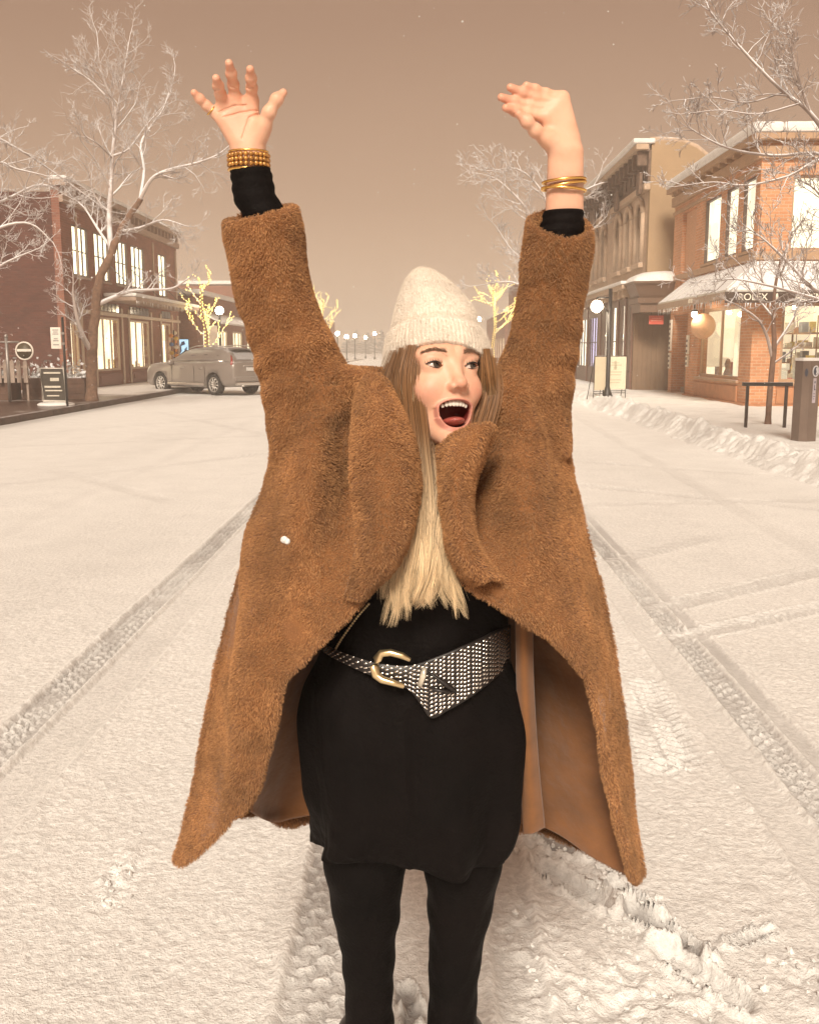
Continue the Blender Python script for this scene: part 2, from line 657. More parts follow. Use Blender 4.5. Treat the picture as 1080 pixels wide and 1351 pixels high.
def steps(a, b, s0, g):
    out = [a]; s = s0
    while abs(out[-1] - a) < abs(b - a):
        out.append(out[-1] + math.copysign(s, b - a)); s *= g
    return out[1:]


gx = np.array(list(reversed(steps(-2.6, -420, 0.011, 1.06))) + list(np.arange(-2.6, 2.5, 0.0095)) + steps(2.5, 420, 0.011, 1.05))
gy = np.array(list(reversed(steps(1.9, -60, 0.012, 1.15))) + list(np.arange(1.9, 5.2, 0.0095)) + steps(5.2, 560, 0.0095, 1.0105))
GX, GY = np.meshgrid(gx, gy, indexing='ij')
Hh = 0.012 * fbm(GX * 0.55, GY * 0.22, 3, 4) + 0.004 * fbm(GX * 3, GY * 1.6, 9, 3)
near = sstep(16, 4, GY)
Hh += near * (0.0034 * fbm(GX * 24, GY * 18, 21, 3) + 0.0024 * fbm(GX * 66, GY * 66, 31, 2))
WEAR = np.zeros_like(Hh)


def tyre(p0, p1, wd, depth, tread=0.0, wear=0.5, ridge=0.006, lug=0.045, ends=(0.2, 0.2), pat=0):
    """Press a wheel track from p0 to p1 (ground x,y) into the sheet."""
    global Hh, WEAR
    p0 = np.array(p0, float); p1 = np.array(p1, float)
    d = p1 - p0; ln = np.linalg.norm(d); d /= ln
    u = (GX - p0[0]) * d[0] + (GY - p0[1]) * d[1]
    v = -(GX - p0[0]) * d[1] + (GY - p0[1]) * d[0]
    v = v + 0.012 * fbm(u * 0.5, u * 0 + 3.1, 5, 2)
    a = sstep(-ends[0], 0.02, u) * sstep(ln + ends[1], ln - 0.02, u)
    ins = sstep(wd / 2 + 0.010, wd / 2 - 0.010, np.abs(v)) * a
    blot = 0.65 + 0.5 * fbm(u * 1.7, v * 6, 12, 3)
    Hh = Hh * (1 - 0.7 * ins) - depth * ins
    rd = np.exp(-((np.abs(v) - wd / 2 - 0.017) / 0.013) ** 2) * a * ridge * (1 + 0.8 * fbm(u * 16, v * 9, 8, 3))
    Hh = Hh + np.maximum(rd, 0)
    WEAR = np.maximum(WEAR, ins * wear * np.clip(blot, 0.25, 1.15))
    if tread:
        if pat == 0:       # winter tyre: staggered blocks between zig-zag grooves
            c = np.floor(v / (wd / 4) + 0.5)
            vv = v + 0.006 * np.sin(u * 2 * np.pi / lug * 0.5)
            lat = np.abs(((u + c * lug * 0.37 + 0.25 * np.abs(v)) / lug) % 1 - 0.5) * 2
            lon = np.abs((vv / (wd / 4)) % 1 - 0.5) * 2
            g = np.maximum(sstep(0.70, 0.94, lat), sstep(0.68, 0.94, lon))
        else:              # chevrons
            lat = np.abs(((u + np.abs(v) * 0.9) / lug) % 1 - 0.5) * 2
            g = sstep(0.4, 0.8, lat)
        g = g * ins * (0.75 + 0.6 * fbm(u * 5, v * 12, 4, 2))
        Hh = Hh + tread * g
        WEAR = WEAR * (1 - 0.75 * np.clip(g, 0, 1))


def hollow(c, ln, wd, ang, depth, wear=0.5, rim=0.014, sq=2.4, seed=0):
    """A footprint or scuffed slot."""
    global Hh, WEAR
    ca, sa = math.cos(ang), math.sin(ang)
    u = (GX - c[0]) * ca + (GY - c[1]) * sa
    v = -(GX - c[0]) * sa + (GY - c[1]) * ca
    wob = 1 + 0.16 * fbm(GX * 14, GY * 14, 40 + seed, 2)
    wdu = wd * (0.82 + 0.22 * np.clip(u / ln, -1, 1) ** 2 + 0.1 * u / ln)
    r = (np.abs(u / (ln / 2)) ** sq + np.abs(v / (wdu / 2)) ** sq) ** (1 / sq) * wob
    ins = sstep(1.08, 0.86, r)
    Hh = Hh * (1 - 0.6 * ins) - depth * ins
    rr = np.exp(-((r - 1.28) / 0.16) ** 2) * rim * (0.5 + 1.4 * np.clip(fbm(GX * 26, GY * 26, 50 + seed, 3) + 0.2, 0, 1))
    Hh = Hh + rr
    WEAR = np.maximum(WEAR, ins * wear)


def scuff(c, rx, ry, amp, freq, seed):
    global Hh
    r = np.sqrt(((GX - c[0]) / rx) ** 2 + ((GY - c[1]) / ry) ** 2)
    k = sstep(1.0, 0.35, r)
    n = fbm(GX * freq, GY * freq, seed, 3)
    Hh = Hh + k * amp * np.clip(n + 0.1, -0.3, 1)


# wheel tracks running up the street
tyre((-1.69, -3), (-1.80, 15), 0.165, 0.016, 0.018, 0.80, 0.009, 0.078, (0.2, 5))
tyre((-1.45, -3), (-1.58, 12), 0.215, 0.007, 0.0, 0.16, 0.006, 0.05, (0.2, 5))
tyre((1.385, -3), (1.50, 12), 0.140, 0.017, 0.018, 0.78, 0.008, 0.078, (0.2, 5))
tyre((1.52, -3), (1.635, 13), 0.075, 0.012, 0.0, 0.55, 0.008, 0.05, (0.2, 5))
tyre((1.20, -3), (1.31, 9), 0.14, 0.005, 0.0, 0.14, 0.011, 0.05, (0.2, 4))
tyre((-0.235, -3), (-0.27, 4.5), 0.190, 0.014, 0.014, 0.75, 0.011, 0.092, (0.2, 1.5))
tyre((0.235, -3), (0.26, 4), 0.125, 0.012, 0.004, 0.45, 0.012, 0.05, (0.2, 1.5))
tyre((-3.55, -3), (-3.9, 20), 0.18, 0.004, 0.0, 0.10, 0.004, 0.05, (0.2, 5))
tyre((3.1, 7), (3.6, 22), 0.2, 0.005, 0.0, 0.15, 0.005, 0.05, (1, 5))
# turning tracks that leave to the right
for (a, b_, wd, tr) in [((800, 742), (905, 716), 0.2, 0.010), ((880, 800), (1085, 752), 0.2, 0.012), ((905, 838), (1085, 800), 0.17, 0.014)]:
    ga, gb = ground(*a), ground(*b_)
    tyre((ga.x, ga.y), (gb.x, gb.y), wd, 0.008, tr, 0.35, 0.006, 0.075, (0.3, 0.6), 1)
for (a, b_) in [((832, 915), (872, 1015)), ((848, 900), (905, 1005))]:
    ga, gb = ground(*a), ground(*b_)
    tyre((ga.x, ga.y), (gb.x, gb.y), 0.15, 0.008, 0.016, 0.3, 0.004, 0.06, (0.1, 0.1), 1)
for (a, b_) in [((640, 668), (1085, 660)), ((760, 640), (1085, 672)), ((0, 640), (340, 600)), ((0, 590), (340, 575)), ((90, 625), (200, 655)),
                ((215, 545), (345, 572)), ((60, 570), (350, 548)), ((800, 612), (1000, 626))]:
    ga, gb = ground(*a), ground(*b_)
    tyre((ga.x, ga.y), (gb.x, gb.y), 0.24, 0.006, 0.0, 0.16, 0.010, 0.05, (0.9, 0.9))
# footprints and scuffed slots beside her
for i, (px, py, ln, wd, an, dp, we) in enumerate([
        (737, 1112, 0.20, 0.10, 2.3, 0.020, 0.85), (752, 1166, 0.26, 0.105, 2.25, 0.026, 0.25), (872, 1226, 0.26, 0.07, 2.25, 0.030, 1.0),
        (838, 1188, 0.16, 0.06, 2.25, 0.022, 0.6), (927, 1290, 0.28, 0.105, 2.2, 0.028, 0.2), (988, 1238, 0.16, 0.05, 0.4, 0.012, 0.35),
        (910, 1262, 0.10, 0.08, 1.0, 0.012, 0.2), (535, 1318, 0.05, 0.11, 0.1, 0.016, 0.8), (546, 1346, 0.05, 0.10, 0.1, 0.016, 0.8)]):
    g = ground(px, py)
    hollow((g.x, g.y), ln, wd, an, dp, we, 0.026, 2.4, i)
for i, (px, py, rx, ry, am, fr) in enumerate([(155, 1160, 0.09, 0.26, 0.024, 30), (800, 1160, 0.10, 0.34, 0.020, 24), (700, 1230, 0.14, 0.28, 0.018, 22),
                                              (870, 1330, 0.22, 0.15, 0.028, 20), (1060, 1300, 0.12, 0.22, 0.030, 18), (890, 1010, 0.10, 0.10, 0.03, 22),
                                              (715, 1120, 0.12, 0.14, 0.024, 26), (820, 1290, 0.12, 0.2, 0.016, 24), (960, 1170, 0.2, 0.5, 0.006, 16), (760, 1320, 0.2, 0.3, 0.014, 24)]):
    g = ground(px, py)
    scuff((g.x, g.y), rx, ry, am, fr, 60 + i)
# gutter: ploughed edge against the right kerb, slushy wet strip on the left
WEAR = np.maximum(WEAR, 0.55 * sstep(0.55, 0.05, np.abs(GX - (KERB_L + 0.1))) * (GX > KERB_L - 0.2) * sstep(45, 32, GY))
WEAR = np.clip(WEAR + 0.16 * np.clip(fbm(GX * 0.8, GY * 0.16, 77, 4) - 0.05, 0, 1), 0, 1)
V = np.stack([GX, GY, Hh], -1).reshape(-1, 3)
me = np_mesh('road', V, grid_faces(len(gx), len(gy))[:, ::-1].copy(), True)
me.flip_normals() if me.polygons[0].normal.z < 0 else None
at_ = me.attributes.new('wear', 'FLOAT', 'POINT'); at_.data.foreach_set('value', WEAR.astype(np.float32).ravel())


def snowmat(name, worn=(0.165, 0.135, 0.125), attr=True, base=(0.88, 0.865, 0.845), grain=1.0):
    m, t, b, out = nt(name)
    tc = N(t, 'ShaderNodeNewGeometry')
    n1 = N(t, 'ShaderNodeTexNoise', i_Scale=150.0, i_Detail=3.0, i_Roughness=0.7)
    n2 = N(t, 'ShaderNodeTexNoise', i_Scale=46.0, i_Detail=4.0, i_Roughness=0.65)
    n3 = N(t, 'ShaderNodeTexNoise', i_Scale=2.3, i_Detail=5.0)
    for n_ in (n1, n2, n3):
        L(t, tc.outputs['Position'], n_.inputs['Vector'])
    a = N(t, 'ShaderNodeMath', operation='MULTIPLY_ADD'); a.inputs[1].default_value = 0.5
    L(t, n1.outputs['Fac'], a.inputs[0]); L(t, n2.outputs['Fac'], a.inputs[2])
    bu = N(t, 'ShaderNodeBump', i_Strength=1.0 * grain, i_Distance=0.009)
    L(t, a.outputs[0], bu.inputs['Height']); L(t, bu.outputs['Normal'], b.inputs['Normal'])
    # loose grains over packed, greyer snow
    rm = N(t, 'ShaderNodeMapRange'); rm.inputs['From Min'].default_value = 0.36; rm.inputs['From Max'].default_value = 0.62
    rm.inputs['To Min'].default_value = 0.80; rm.inputs['To Max'].default_value = 1.04
    L(t, n2.outputs['Fac'], rm.inputs['Value'])
    r3 = N(t, 'ShaderNodeMapRange'); r3.inputs['To Min'].default_value = 0.88; r3.inputs['To Max'].default_value = 1.06
    L(t, n3.outputs['Fac'], r3.inputs['Value'])
    mu = N(t, 'ShaderNodeMath', operation='MULTIPLY'); L(t, rm.outputs[0], mu.inputs[0]); L(t, r3.outputs[0], mu.inputs[1])
    sc_ = N(t, 'ShaderNodeMix', data_type='RGBA', blend_type='MULTIPLY'); sc_.inputs['Factor'].default_value = 1
    sc_.inputs['A'].default_value = c4(base); L(t, mu.outputs[0], sc_.inputs['B'])
    src = sc_.outputs['Result']
    if attr:
        at = N(t, 'ShaderNodeAttribute', attribute_name='wear')
        aw = N(t, 'ShaderNodeMath', operation='MULTIPLY_ADD'); aw.inputs[1].default_value = 1.0
        L(t, at.outputs['Fac'], aw.inputs[0])
        nn = N(t, 'ShaderNodeMath', operation='MULTIPLY_ADD'); nn.inputs[1].default_value = 0.8; nn.inputs[2].default_value = -0.4
        L(t, n2.outputs['Fac'], nn.inputs[0])
        nz = N(t, 'ShaderNodeMath', operation='MULTIPLY'); L(t, nn.outputs[0], nz.inputs[0]); L(t, at.outputs['Fac'], nz.inputs[1])
        L(t, nz.outputs[0], aw.inputs[2])
        mr = N(t, 'ShaderNodeMapRange'); mr.inputs['From Max'].default_value = 1.15; mr.inputs['To Max'].default_value = 0.92
        L(t, aw.outputs[0], mr.inputs['Value'])
        mx = N(t, 'ShaderNodeMix', data_type='RGBA'); L(t, mr.outputs[0], mx.inputs['Factor'])
        L(t, src, mx.inputs['A']); mx.inputs['B'].default_value = c4(worn)
        src = mx.outputs['Result']
    L(t, src, b.inputs['Base Color'])
    b.inputs['Roughness'].default_value = 0.7; b.inputs['Specular IOR Level'].default_value = 0.25
    return m


M_SNOW = snowmat('snow_road')
M_SNOW2 = snowmat('snow_plain', attr=False)
me.materials.append(M_SNOW)
ro = bpy.data.objects.new('road', me); COL.objects.link(ro); tag(ro, kind='structure')

# crumbs of snow kicked up round the prints
mb = []
cl = MB()
g_ = np.random.default_rng(4)
ico = bmesh.new(); bmesh.ops.create_icosphere(ico, subdivisions=1, radius=1.0)
IV = np.array([v.co[:] for v in ico.verts]); IF = [[v.index for v in f.verts] for f in ico.faces]; ico.free()
for (px, py, n_, sx_, sy_, r0) in [(155, 1165, 46, 0.06, 0.20, 0.011), (800, 1150, 90, 0.10, 0.28, 0.012), (720, 1110, 60, 0.09, 0.12, 0.012), (840, 1230, 70, 0.12, 0.16, 0.012),
                                  (700, 1260, 70, 0.10, 0.22, 0.010), (880, 1300, 60, 0.14, 0.12, 0.012), (1060, 1290, 46, 0.10, 0.2, 0.015), (880, 1010, 26, 0.09, 0.08, 0.014),
                                  (800, 1310, 50, 0.16, 0.16, 0.009), (120, 1250, 16, 0.16, 0.1, 0.008), (330, 1240, 8, 0.1, 0.1, 0.007)]:
    g = ground(px, py)
    for k in range(n_):
        x, y = g.x + g_.normal() * sx_ * 0.6, g.y + g_.normal() * sy_ * 0.6
        r = r0 * (0.15 + 0.95 * g_.random() ** 2.2)
        ix, iy = min(np.searchsorted(gx, x), len(gx) - 1), min(np.searchsorted(gy, y), len(gy) - 1)
        Q = IV * r * g_.uniform(0.5, 1.4, (len(IV), 1)) * g_.uniform(0.6, 1.3, (1, 3)) * np.array([1, 1, 0.7]) + np.array([x, y, Hh[ix, iy] + r * 0.25])
        cl.add(Q, IF, 0, False)
tag(cl.build('snow_crumbs', M_SNOW2), kind='stuff')

# ------------------------------------------------------------------ pavements
m, t, b, out = nt('wet_paving')
tc = N(t, 'ShaderNodeNewGeometry'); sx = N(t, 'ShaderNodeSeparateXYZ'); L(t, tc.outputs['Position'], sx.inputs[0])
n1 = N(t, 'ShaderNodeTexNoise', i_Scale=0.9, i_Detail=6.0); L(t, tc.outputs['Position'], n1.inputs['Vector'])
mr = N(t, 'ShaderNodeMapRange'); mr.inputs['From Min'].default_value = 26.0; mr.inputs['From Max'].default_value = 34.0
L(t, sx.outputs['Y'], mr.inputs['Value'])
ad = N(t, 'ShaderNodeMath', operation='MULTIPLY_ADD'); ad.inputs[1].default_value = 2.2; L(t, n1.outputs['Fac'], ad.inputs[0]); L(t, mr.outputs[0], ad.inputs[2])
cr = N(t, 'ShaderNodeMapRange'); cr.inputs['From Min'].default_value = 1.42; cr.inputs['From Max'].default_value = 2.0
L(t, ad.outputs[0], cr.inputs['Value'])
mx = N(t, 'ShaderNodeMix', data_type='RGBA'); L(t, cr.outputs[0], mx.inputs['Factor'])
mx.inputs['A'].default_value = (0.075, 0.036, 0.026, 1); mx.inputs['B'].default_value = (0.62, 0.58, 0.55, 1)
L(t, mx.outputs['Result'], b.inputs['Base Color'])
rr = N(t, 'ShaderNodeMapRange'); rr.inputs['To Min'].default_value = 0.28; rr.inputs['To Max'].default_value = 0.6
L(t, cr.outputs[0], rr.inputs['Value']); L(t, rr.outputs[0], b.inputs['Roughness'])
br = N(t, 'ShaderNodeTexBrick', i_Scale=1.0); br.inputs['Brick Width'].default_value = 0.6; br.inputs['Row Height'].default_value = 0.6
br.inputs['Mortar Size'].default_value = 0.008
L(t, tc.outputs['Position'], br.inputs['Vector'])
bu = N(t, 'ShaderNodeBump', i_Strength=0.4, i_Distance=0.01); bu.invert = True
L(t, br.outputs['Fac'], bu.inputs['Height']); L(t, bu.outputs['Normal'], b.inputs['Normal'])
M_PAVE = m
M_KERB = pmat('kerb_stone', (0.10, 0.06, 0.045), 0.6, var=0.35, scale=3, bump=0.4, bscale=30, snow=0.55, snow_thr=0.95)
sw = MB().box(-40, KERB_L - 0.18, -20, 150, -0.3, 0.15)
tag(sw.build('sidewalk', M_PAVE), kind='structure')
kb = MB()
y = -10.0
while y < 120:
    kb.box(KERB_L - 0.18, KERB_L, y, y + 1.985, -0.3, 0.156, 0, 0.012); y += 2.0
tag(kb.build('kerb', M_KERB), kind='structure')

# right pavement under trodden snow, with the ploughed bank along its kerb
px_ = np.concatenate([np.arange(4.45, 9.6, 0.035), np.array(steps(9.6, 45, 0.06, 1.12))])
py_ = np.concatenate([np.arange(8, 34, 0.04), np.array(steps(34, 160, 0.07, 1.03))])
PX, PY = np.meshgrid(px_, py_, indexing='ij')
bx = PX - (4.98 + 0.12 * fbm(PY * 0.33, PY * 0, 5, 3))
bank = np.exp(-(bx / 0.30) ** 2) * (0.13 + 0.10 * fbm(PY * 0.9, PY * 0 + 2, 6, 3)) * (0.35 + 0.65 * sstep(36, 22, PY))
lum = np.exp(-(bx / 0.45) ** 2) * (0.10 * fbm(PX * 3.2, PY * 2.2, 14, 4) + 0.085 * np.abs(fbm(PX * 6, PY * 6, 15, 3)) + 0.05 * fbm(PX * 15, PY * 15, 16, 2))
PZ = 0.15 * sstep(4.72, 5.02, PX) - 0.05 * sstep(4.75, 4.5, PX) + bank + lum + (0.020 * fbm(PX * 1.6, PY * 1.1, 22, 4) + 0.016 * np.minimum(0, fbm(PX * 3.4, PY * 3.0, 23, 3))) * sstep(4.7, 5.3, PX)
me = np_mesh('snowy_sidewalk', np.stack([PX, PY, PZ], -1).reshape(-1, 3), grid_faces(len(px_), len(py_))[:, ::-1].copy(), True)
me.flip_normals() if me.polygons[0].normal.z < 0 else None
wv = 0.34 * np.exp(-(bx / 0.5) ** 2) * np.clip(0.45 + fbm(PX * 1.1, PY * 0.9, 33, 4), 0, 1) + 0.25 * np.clip(fbm(PX * 2.4, PY * 2.4, 36, 3), 0, 1) * sstep(5, 5.4, PX)
at_ = me.attributes.new('wear', 'FLOAT', 'POINT'); at_.data.foreach_set('value', np.clip(wv, 0, 1).astype(np.float32).ravel())
me.materials.append(M_SNOW)
o = bpy.data.objects.new('sidewalk', me); COL.objects.link(o); tag(o, kind='structure')
# ------------------------------------------------------------------ facades
class Face:
    """A wall plane: u runs along it, d goes into the building, z is up."""

    def __init__(self, axis, c):
        self.axis, self.c = axis, c

    def P(self, u, d, z):
        if self.axis == '+X': return (self.c - d, u, z)     # faces +X
        if self.axis == '-X': return (self.c + d, u, z)     # faces -X
        return (u, self.c + d, z)                           # faces -Y

    def box(self, mb, u0, u1, d0, d1, z0, z1, m=0, bev=0):
        a, b = self.P(u0, d0, z0), self.P(u1, d1, z1)
        mb.box(min(a[0], b[0]), max(a[0], b[0]), min(a[1], b[1]), max(a[1], b[1]), z0, z1, m, bev)

    def wall(self, mb, u0, u1, z0, z1, th, holes, m=0):
        us = sorted({u0, u1, *[h[0] for h in holes], *[h[1] for h in holes]})
        for a, b in zip(us[:-1], us[1:]):
            cut = sorted([(h[2], h[3]) for h in holes if h[0] <= a + 1e-6 and h[1] >= b - 1e-6])
            z = z0
            for c, d in cut:
                if c > z + 1e-6: self.box(mb, a, b, 0, th, z, c, m)
                z = max(z, d)
            if z < z1 - 1e-6: self.box(mb, a, b, 0, th, z, z1, m)


def window(fc, parent, h, frame_m, room_m, cols=1, rows=1, fw=0.06, mw=0.035, setb=0.10, depth=0.9, room=True, sill=None, inner=None, glass=True):
    u0, u1, z0, z1 = h
    mb = MB()
    fc.box(mb, u0, u0 + fw, setb - 0.03, setb + 0.05, z0, z1); fc.box(mb, u1 - fw, u1, setb - 0.03, setb + 0.05, z0, z1)
    fc.box(mb, u0 + fw, u1 - fw, setb - 0.03, setb + 0.05, z0, z0 + fw); fc.box(mb, u0 + fw, u1 - fw, setb - 0.03, setb + 0.05, z1 - fw, z1)
    for k in range(1, cols):
        u = u0 + (u1 - u0) * k / cols
        fc.box(mb, u - mw / 2, u + mw / 2, setb - 0.02, setb + 0.04, z0 + fw, z1 - fw)
    for k in range(1, rows):
        z = z0 + (z1 - z0) * k / rows
        fc.box(mb, u0 + fw, u1 - fw, setb - 0.012, setb + 0.032, z - mw / 2, z + mw / 2)
    wo = mb.build('window', frame_m, parent)
    if sill is not None:
        sb = MB(); fc.box(sb, u0 - 0.08, u1 + 0.08, -0.07, setb - 0.035, z0 - 0.08, z0 - 0.004, 0, 0.01)
        sb.build('sill', sill, wo)
    if glass:
        gb = MB(); fc.box(gb, u0 + fw * 0.5, u1 - fw * 0.5, setb + 0.008, setb + 0.014, z0 + fw * 0.5, z1 - fw * 0.5)
        gb.build('pane', glassmat(), wo)
    if room:
        rb = MB(); e = 0.03
        fc.box(rb, u0 - e, u1 + e, setb + 0.075, setb + 0.10, z0 - e, z1 + e)
        rb.build('lit_room', room_m, wo)
    return wo


def shop_room(fc, parent, u0, u1, z0, z1, depth, room_m, inner):
    """The lit inside of a shop: back wall, floor, ceiling and end walls behind its windows."""
    mb = MB(); fc.box(mb, u0, u1, depth, depth + 0.06, z0, z1); o = mb.build('lit_room', room_m, parent)
    for a in ((u1 - 0.05, u1, 0.302, depth - 0.002, z0 + 0.052, z1 - 0.052), (u0, u0 + 0.05, 0.302, depth - 0.002, z0 + 0.052, z1 - 0.052)):
        mb = MB(); fc.box(mb, *a); rebase(mb.build('glowing_end_wall', room_m), o)  # end walls made to glow, added to brighten the inside
    for nm, a in (('shop_floor', (u0, u1, 0.302, depth - 0.002, z0, z0 + 0.05)), ('shop_ceiling', (u0, u1, 0.302, depth - 0.002, z1 - 0.05, z1))):
        mb = MB(); fc.box(mb, *a); rebase(mb.build(nm, inner), o)
    return o


def goods(fc, parent, u0, u1, z0, d0, d1, seed, n=14, tall=1.2):
    """Things on show behind a shop window: stands, boxes, jars."""
    g = np.random.default_rng(seed)
    cols = [(0.55, 0.42, 0.28), (0.30, 0.16, 0.09), (0.65, 0.60, 0.52), (0.45, 0.10, 0.07), (0.20, 0.22, 0.26), (0.6, 0.45, 0.12)]
    ms = [pmat('display_goods_%d' % i, c, 0.5, var=0.2) for i, c in enumerate(cols)]
    mb = MB()
    for k in range(n):
        u = g.uniform(u0 + 0.1, u1 - 0.1); d = g.uniform(d0, d1); w_ = g.uniform(0.05, 0.16); hh = g.uniform(0.2, 1.0) * tall * g.uniform(0.4, 1)
        p = fc.P(u, d, z0)
        if g.random() < 0.45:
            mb.lathe([(w_ * 0.7, z0), (w_ * 0.75, z0 + hh * 0.3), (w_ * 0.4, z0 + hh * 0.55), (w_ * 0.62, z0 + hh * 0.75), (w_ * 0.28, z0 + hh)], (p[0], p[1], 0), 9, int(g.integers(0, 6)))
        else:
            fc.box(mb, u - w_, u + w_, d - w_ * 0.6, d + w_ * 0.6, z0, z0 + hh * 0.7, int(g.integers(0, 6)), 0.012)
    return mb.build_split('display_piece', ms, parent)


def shelf_goods(fc, parent, u0, u1, d, seed):
    """Shelves along the back of a shop with their small wares, too many and small to tell apart."""
    g = np.random.default_rng(seed)
    ms = [pmat('shelf_wood', (0.35, 0.20, 0.10), 0.5, var=0.2)] + [MATS['display_goods_%d' % i] for i in range(6)]
    mb = MB()
    for z in (0.85, 1.25, 1.65, 2.05):
        fc.box(mb, u0, u1, d, d + 0.28, z - 0.03, z, 0)
        u = u0 + 0.1
        while u < u1 - 0.3:
            w_ = g.uniform(0.05, 0.24); hh = g.uniform(0.08, 0.32)
            if g.random() < 0.7: fc.box(mb, u, u + w_, d + 0.04, d + 0.22, z + 0.002, z + hh, int(g.integers(1, 7)), 0)
            u += w_ + g.uniform(0.02, 0.25)
    u = u0 + 0.2
    while u < u1:
        fc.box(mb, u, u + 0.05, d + 0.282, d + 0.30, 0.2, 2.5, 0); u += g.uniform(0.9, 1.5)
    o = mb.build('shelf_goods', ms, parent); o['kind'] = 'stuff'
    return o


# ------------------------------------------------------------------ bare trees
class Tubes:
    def __init__(self):
        self.V, self.F, self.n = [], [], 0

    def add(self, pts, rad, k):
        pts = np.asarray(pts, float); rad = np.asarray(rad, float)
        d = np.gradient(pts, axis=0); d /= np.linalg.norm(d, axis=1)[:, None] + 1e-9
        ref = np.array([0.23, 0.31, 0.92]) if abs(d[0] @ np.array([0.23, 0.31, 0.92])) < 0.95 else np.array([1.0, 0, 0])
        s = np.cross(d, ref); s /= np.linalg.norm(s, axis=1)[:, None] + 1e-9
        u = np.cross(s, d)
        a = np.arange(k) * 2 * np.pi / k
        ring = pts[:, None] + rad[:, None, None] * (np.cos(a)[None, :, None] * s[:, None] + np.sin(a)[None, :, None] * u[:, None])
        self.V.append(ring.reshape(-1, 3)); self.F.append(grid_faces(len(pts), k, True) + self.n); self.n += len(pts) * k

    def mesh(self, name):
        return np_mesh(name, np.vstack(self.V), np.vstack(self.F), True)


def limb(g, tb, p0, dirv, length, r0, level, maxlevel, kids=(5, 8), up=0.10, wig=0.16, twig=0.0028, log=None, spread=0.75, kscale=0.56):
    ns = max(4, int(6 - level)) if level < maxlevel else 4
    p = np.array(p0, float); d = np.array(dirv, float); d /= np.linalg.norm(d)
    pts, dirs = [p.copy()], [d.copy()]
    for i in range(ns):
        d = d + g.normal(0, wig, 3) + np.array([0, 0, up * (0.4 + 0.6 * i / ns)])
        d /= np.linalg.norm(d); p = p + d * length / ns
        pts.append(p.copy()); dirs.append(d.copy())
    rad = r0 + (max(twig, r0 * 0.30) - r0) * np.linspace(0, 1, ns + 1) ** 0.8
    tb.add(pts, rad, 6 if level < 2 else (4 if level < maxlevel else 3))
    if log is not None: log.append((np.array(pts), rad, level))
    if level >= maxlevel: return
    n = int(g.integers(kids[0], kids[1] + 1))
    for k in range(n):
        t_ = g.uniform(0.22, 0.98) if k else 0.97
        i = min(int(t_ * ns), ns - 1); f = t_ * ns - i
        q = pts[i] * (1 - f) + pts[i + 1] * f
        a = g.normal(0, 1, 3); a -= a @ dirs[i] * dirs[i]; a /= np.linalg.norm(a) + 1e-9
        nd = dirs[i] * g.uniform(0.55, 1.0) + a * spread * g.uniform(0.7, 1.2) + np.array([0, 0, 0.10])
        limb(g, tb, q, nd, length * kscale * g.uniform(0.65, 1.15) * (1 - 0.25 * t_), max(twig, rad[i] * 0.55), level + 1, maxlevel, kids, up, wig, twig, log, spread, kscale)


def path_limb(g, tb, P, r0, r1, log=None, **kw):
    """A limb along given points with boughs grown from it."""
    P = crom(np.array([tuple(p) for p in P]), 4)
    rad = np.linspace(r0, r1, len(P))
    tb.add(P, rad, 8)
    if log is not None: log.append((P, rad, 1))
    ln = np.linalg.norm(np.diff(P, axis=0), axis=1).sum()
    n = kw.pop('n', 9); lv = kw.pop('levels', 3); sc_ = kw.pop('bl', 0.5); t0 = kw.pop('t0', 0.2)
    for k in range(n):
        t_ = t0 + (1 - t0) * (k + g.uniform(0, 1)) / n
        i = min(int(t_ * (len(P) - 1)), len(P) - 2)
        d = P[i + 1] - P[i]; d /= np.linalg.norm(d)
        a = g.normal(0, 1, 3); a -= a @ d * d; a /= np.linalg.norm(a) + 1e-9
        limb(g, tb, P[i], d * 0.75 + a * 0.8 + np.array([0, 0, 0.12]), ln * sc_ * g.uniform(0.6, 1.15) * (1.1 - 0.5 * t_), max(0.008, rad[i] * 0.5), 4 - lv, 3, **kw)
    d = P[-1] - P[-2]
    limb(g, tb, P[-1], d, ln * sc_ * 0.7, r1, 4 - lv, 3, **kw)
# ================================================================== left side of the street
M_BRICK_L = brickmat('red_brick', (0.30, 0.115, 0.072), (0.22, 0.080, 0.052), (0.27, 0.17, 0.13))
M_BRICK_UNLIT = brickmat('unlit_brick', (0.125, 0.044, 0.030), (0.09, 0.032, 0.023), (0.10, 0.052, 0.04))  # same brick, with the shade of the unlit side wall put into its colour
M_TRIM_L = pmat('painted_trim', (0.36, 0.25, 0.19), 0.6, var=0.15, scale=6, snow=0.8)
M_FRAME_D = pmat('dark_frame', (0.10, 0.06, 0.045), 0.5, var=0.2)
M_FRAME_W = pmat('cream_frame', (0.50, 0.38, 0.28), 0.5, var=0.12)
M_ROOF = pmat('snowy_roof', (0.75, 0.73, 0.71), 0.8, var=0.08, scale=3, bump=0.3, bscale=6)
M_LIT_L = roommat('lit_upstairs', (1.0, 0.88, 0.64), 3.8, 1.3, 0.25)
M_LIT_S = roommat('lit_shop', (1.0, 0.84, 0.58), 2.6, 1.0, 0.4)
M_INNER = pmat('plaster_inside', (0.6, 0.5, 0.38), 0.8)
M_METAL_D = pmat('dark_metal', (0.035, 0.030, 0.028), 0.45, 0.4, var=0.2, snow=0.7, snow_thr=0.75)
M_METAL_G = pmat('galvanised_metal', (0.30, 0.27, 0.25), 0.45, 0.6, var=0.15, snow=0.6, snow_thr=0.7)
M_GLASSD = pmat('dark_glass', (0.05, 0.04, 0.04), 0.12, var=0.3)

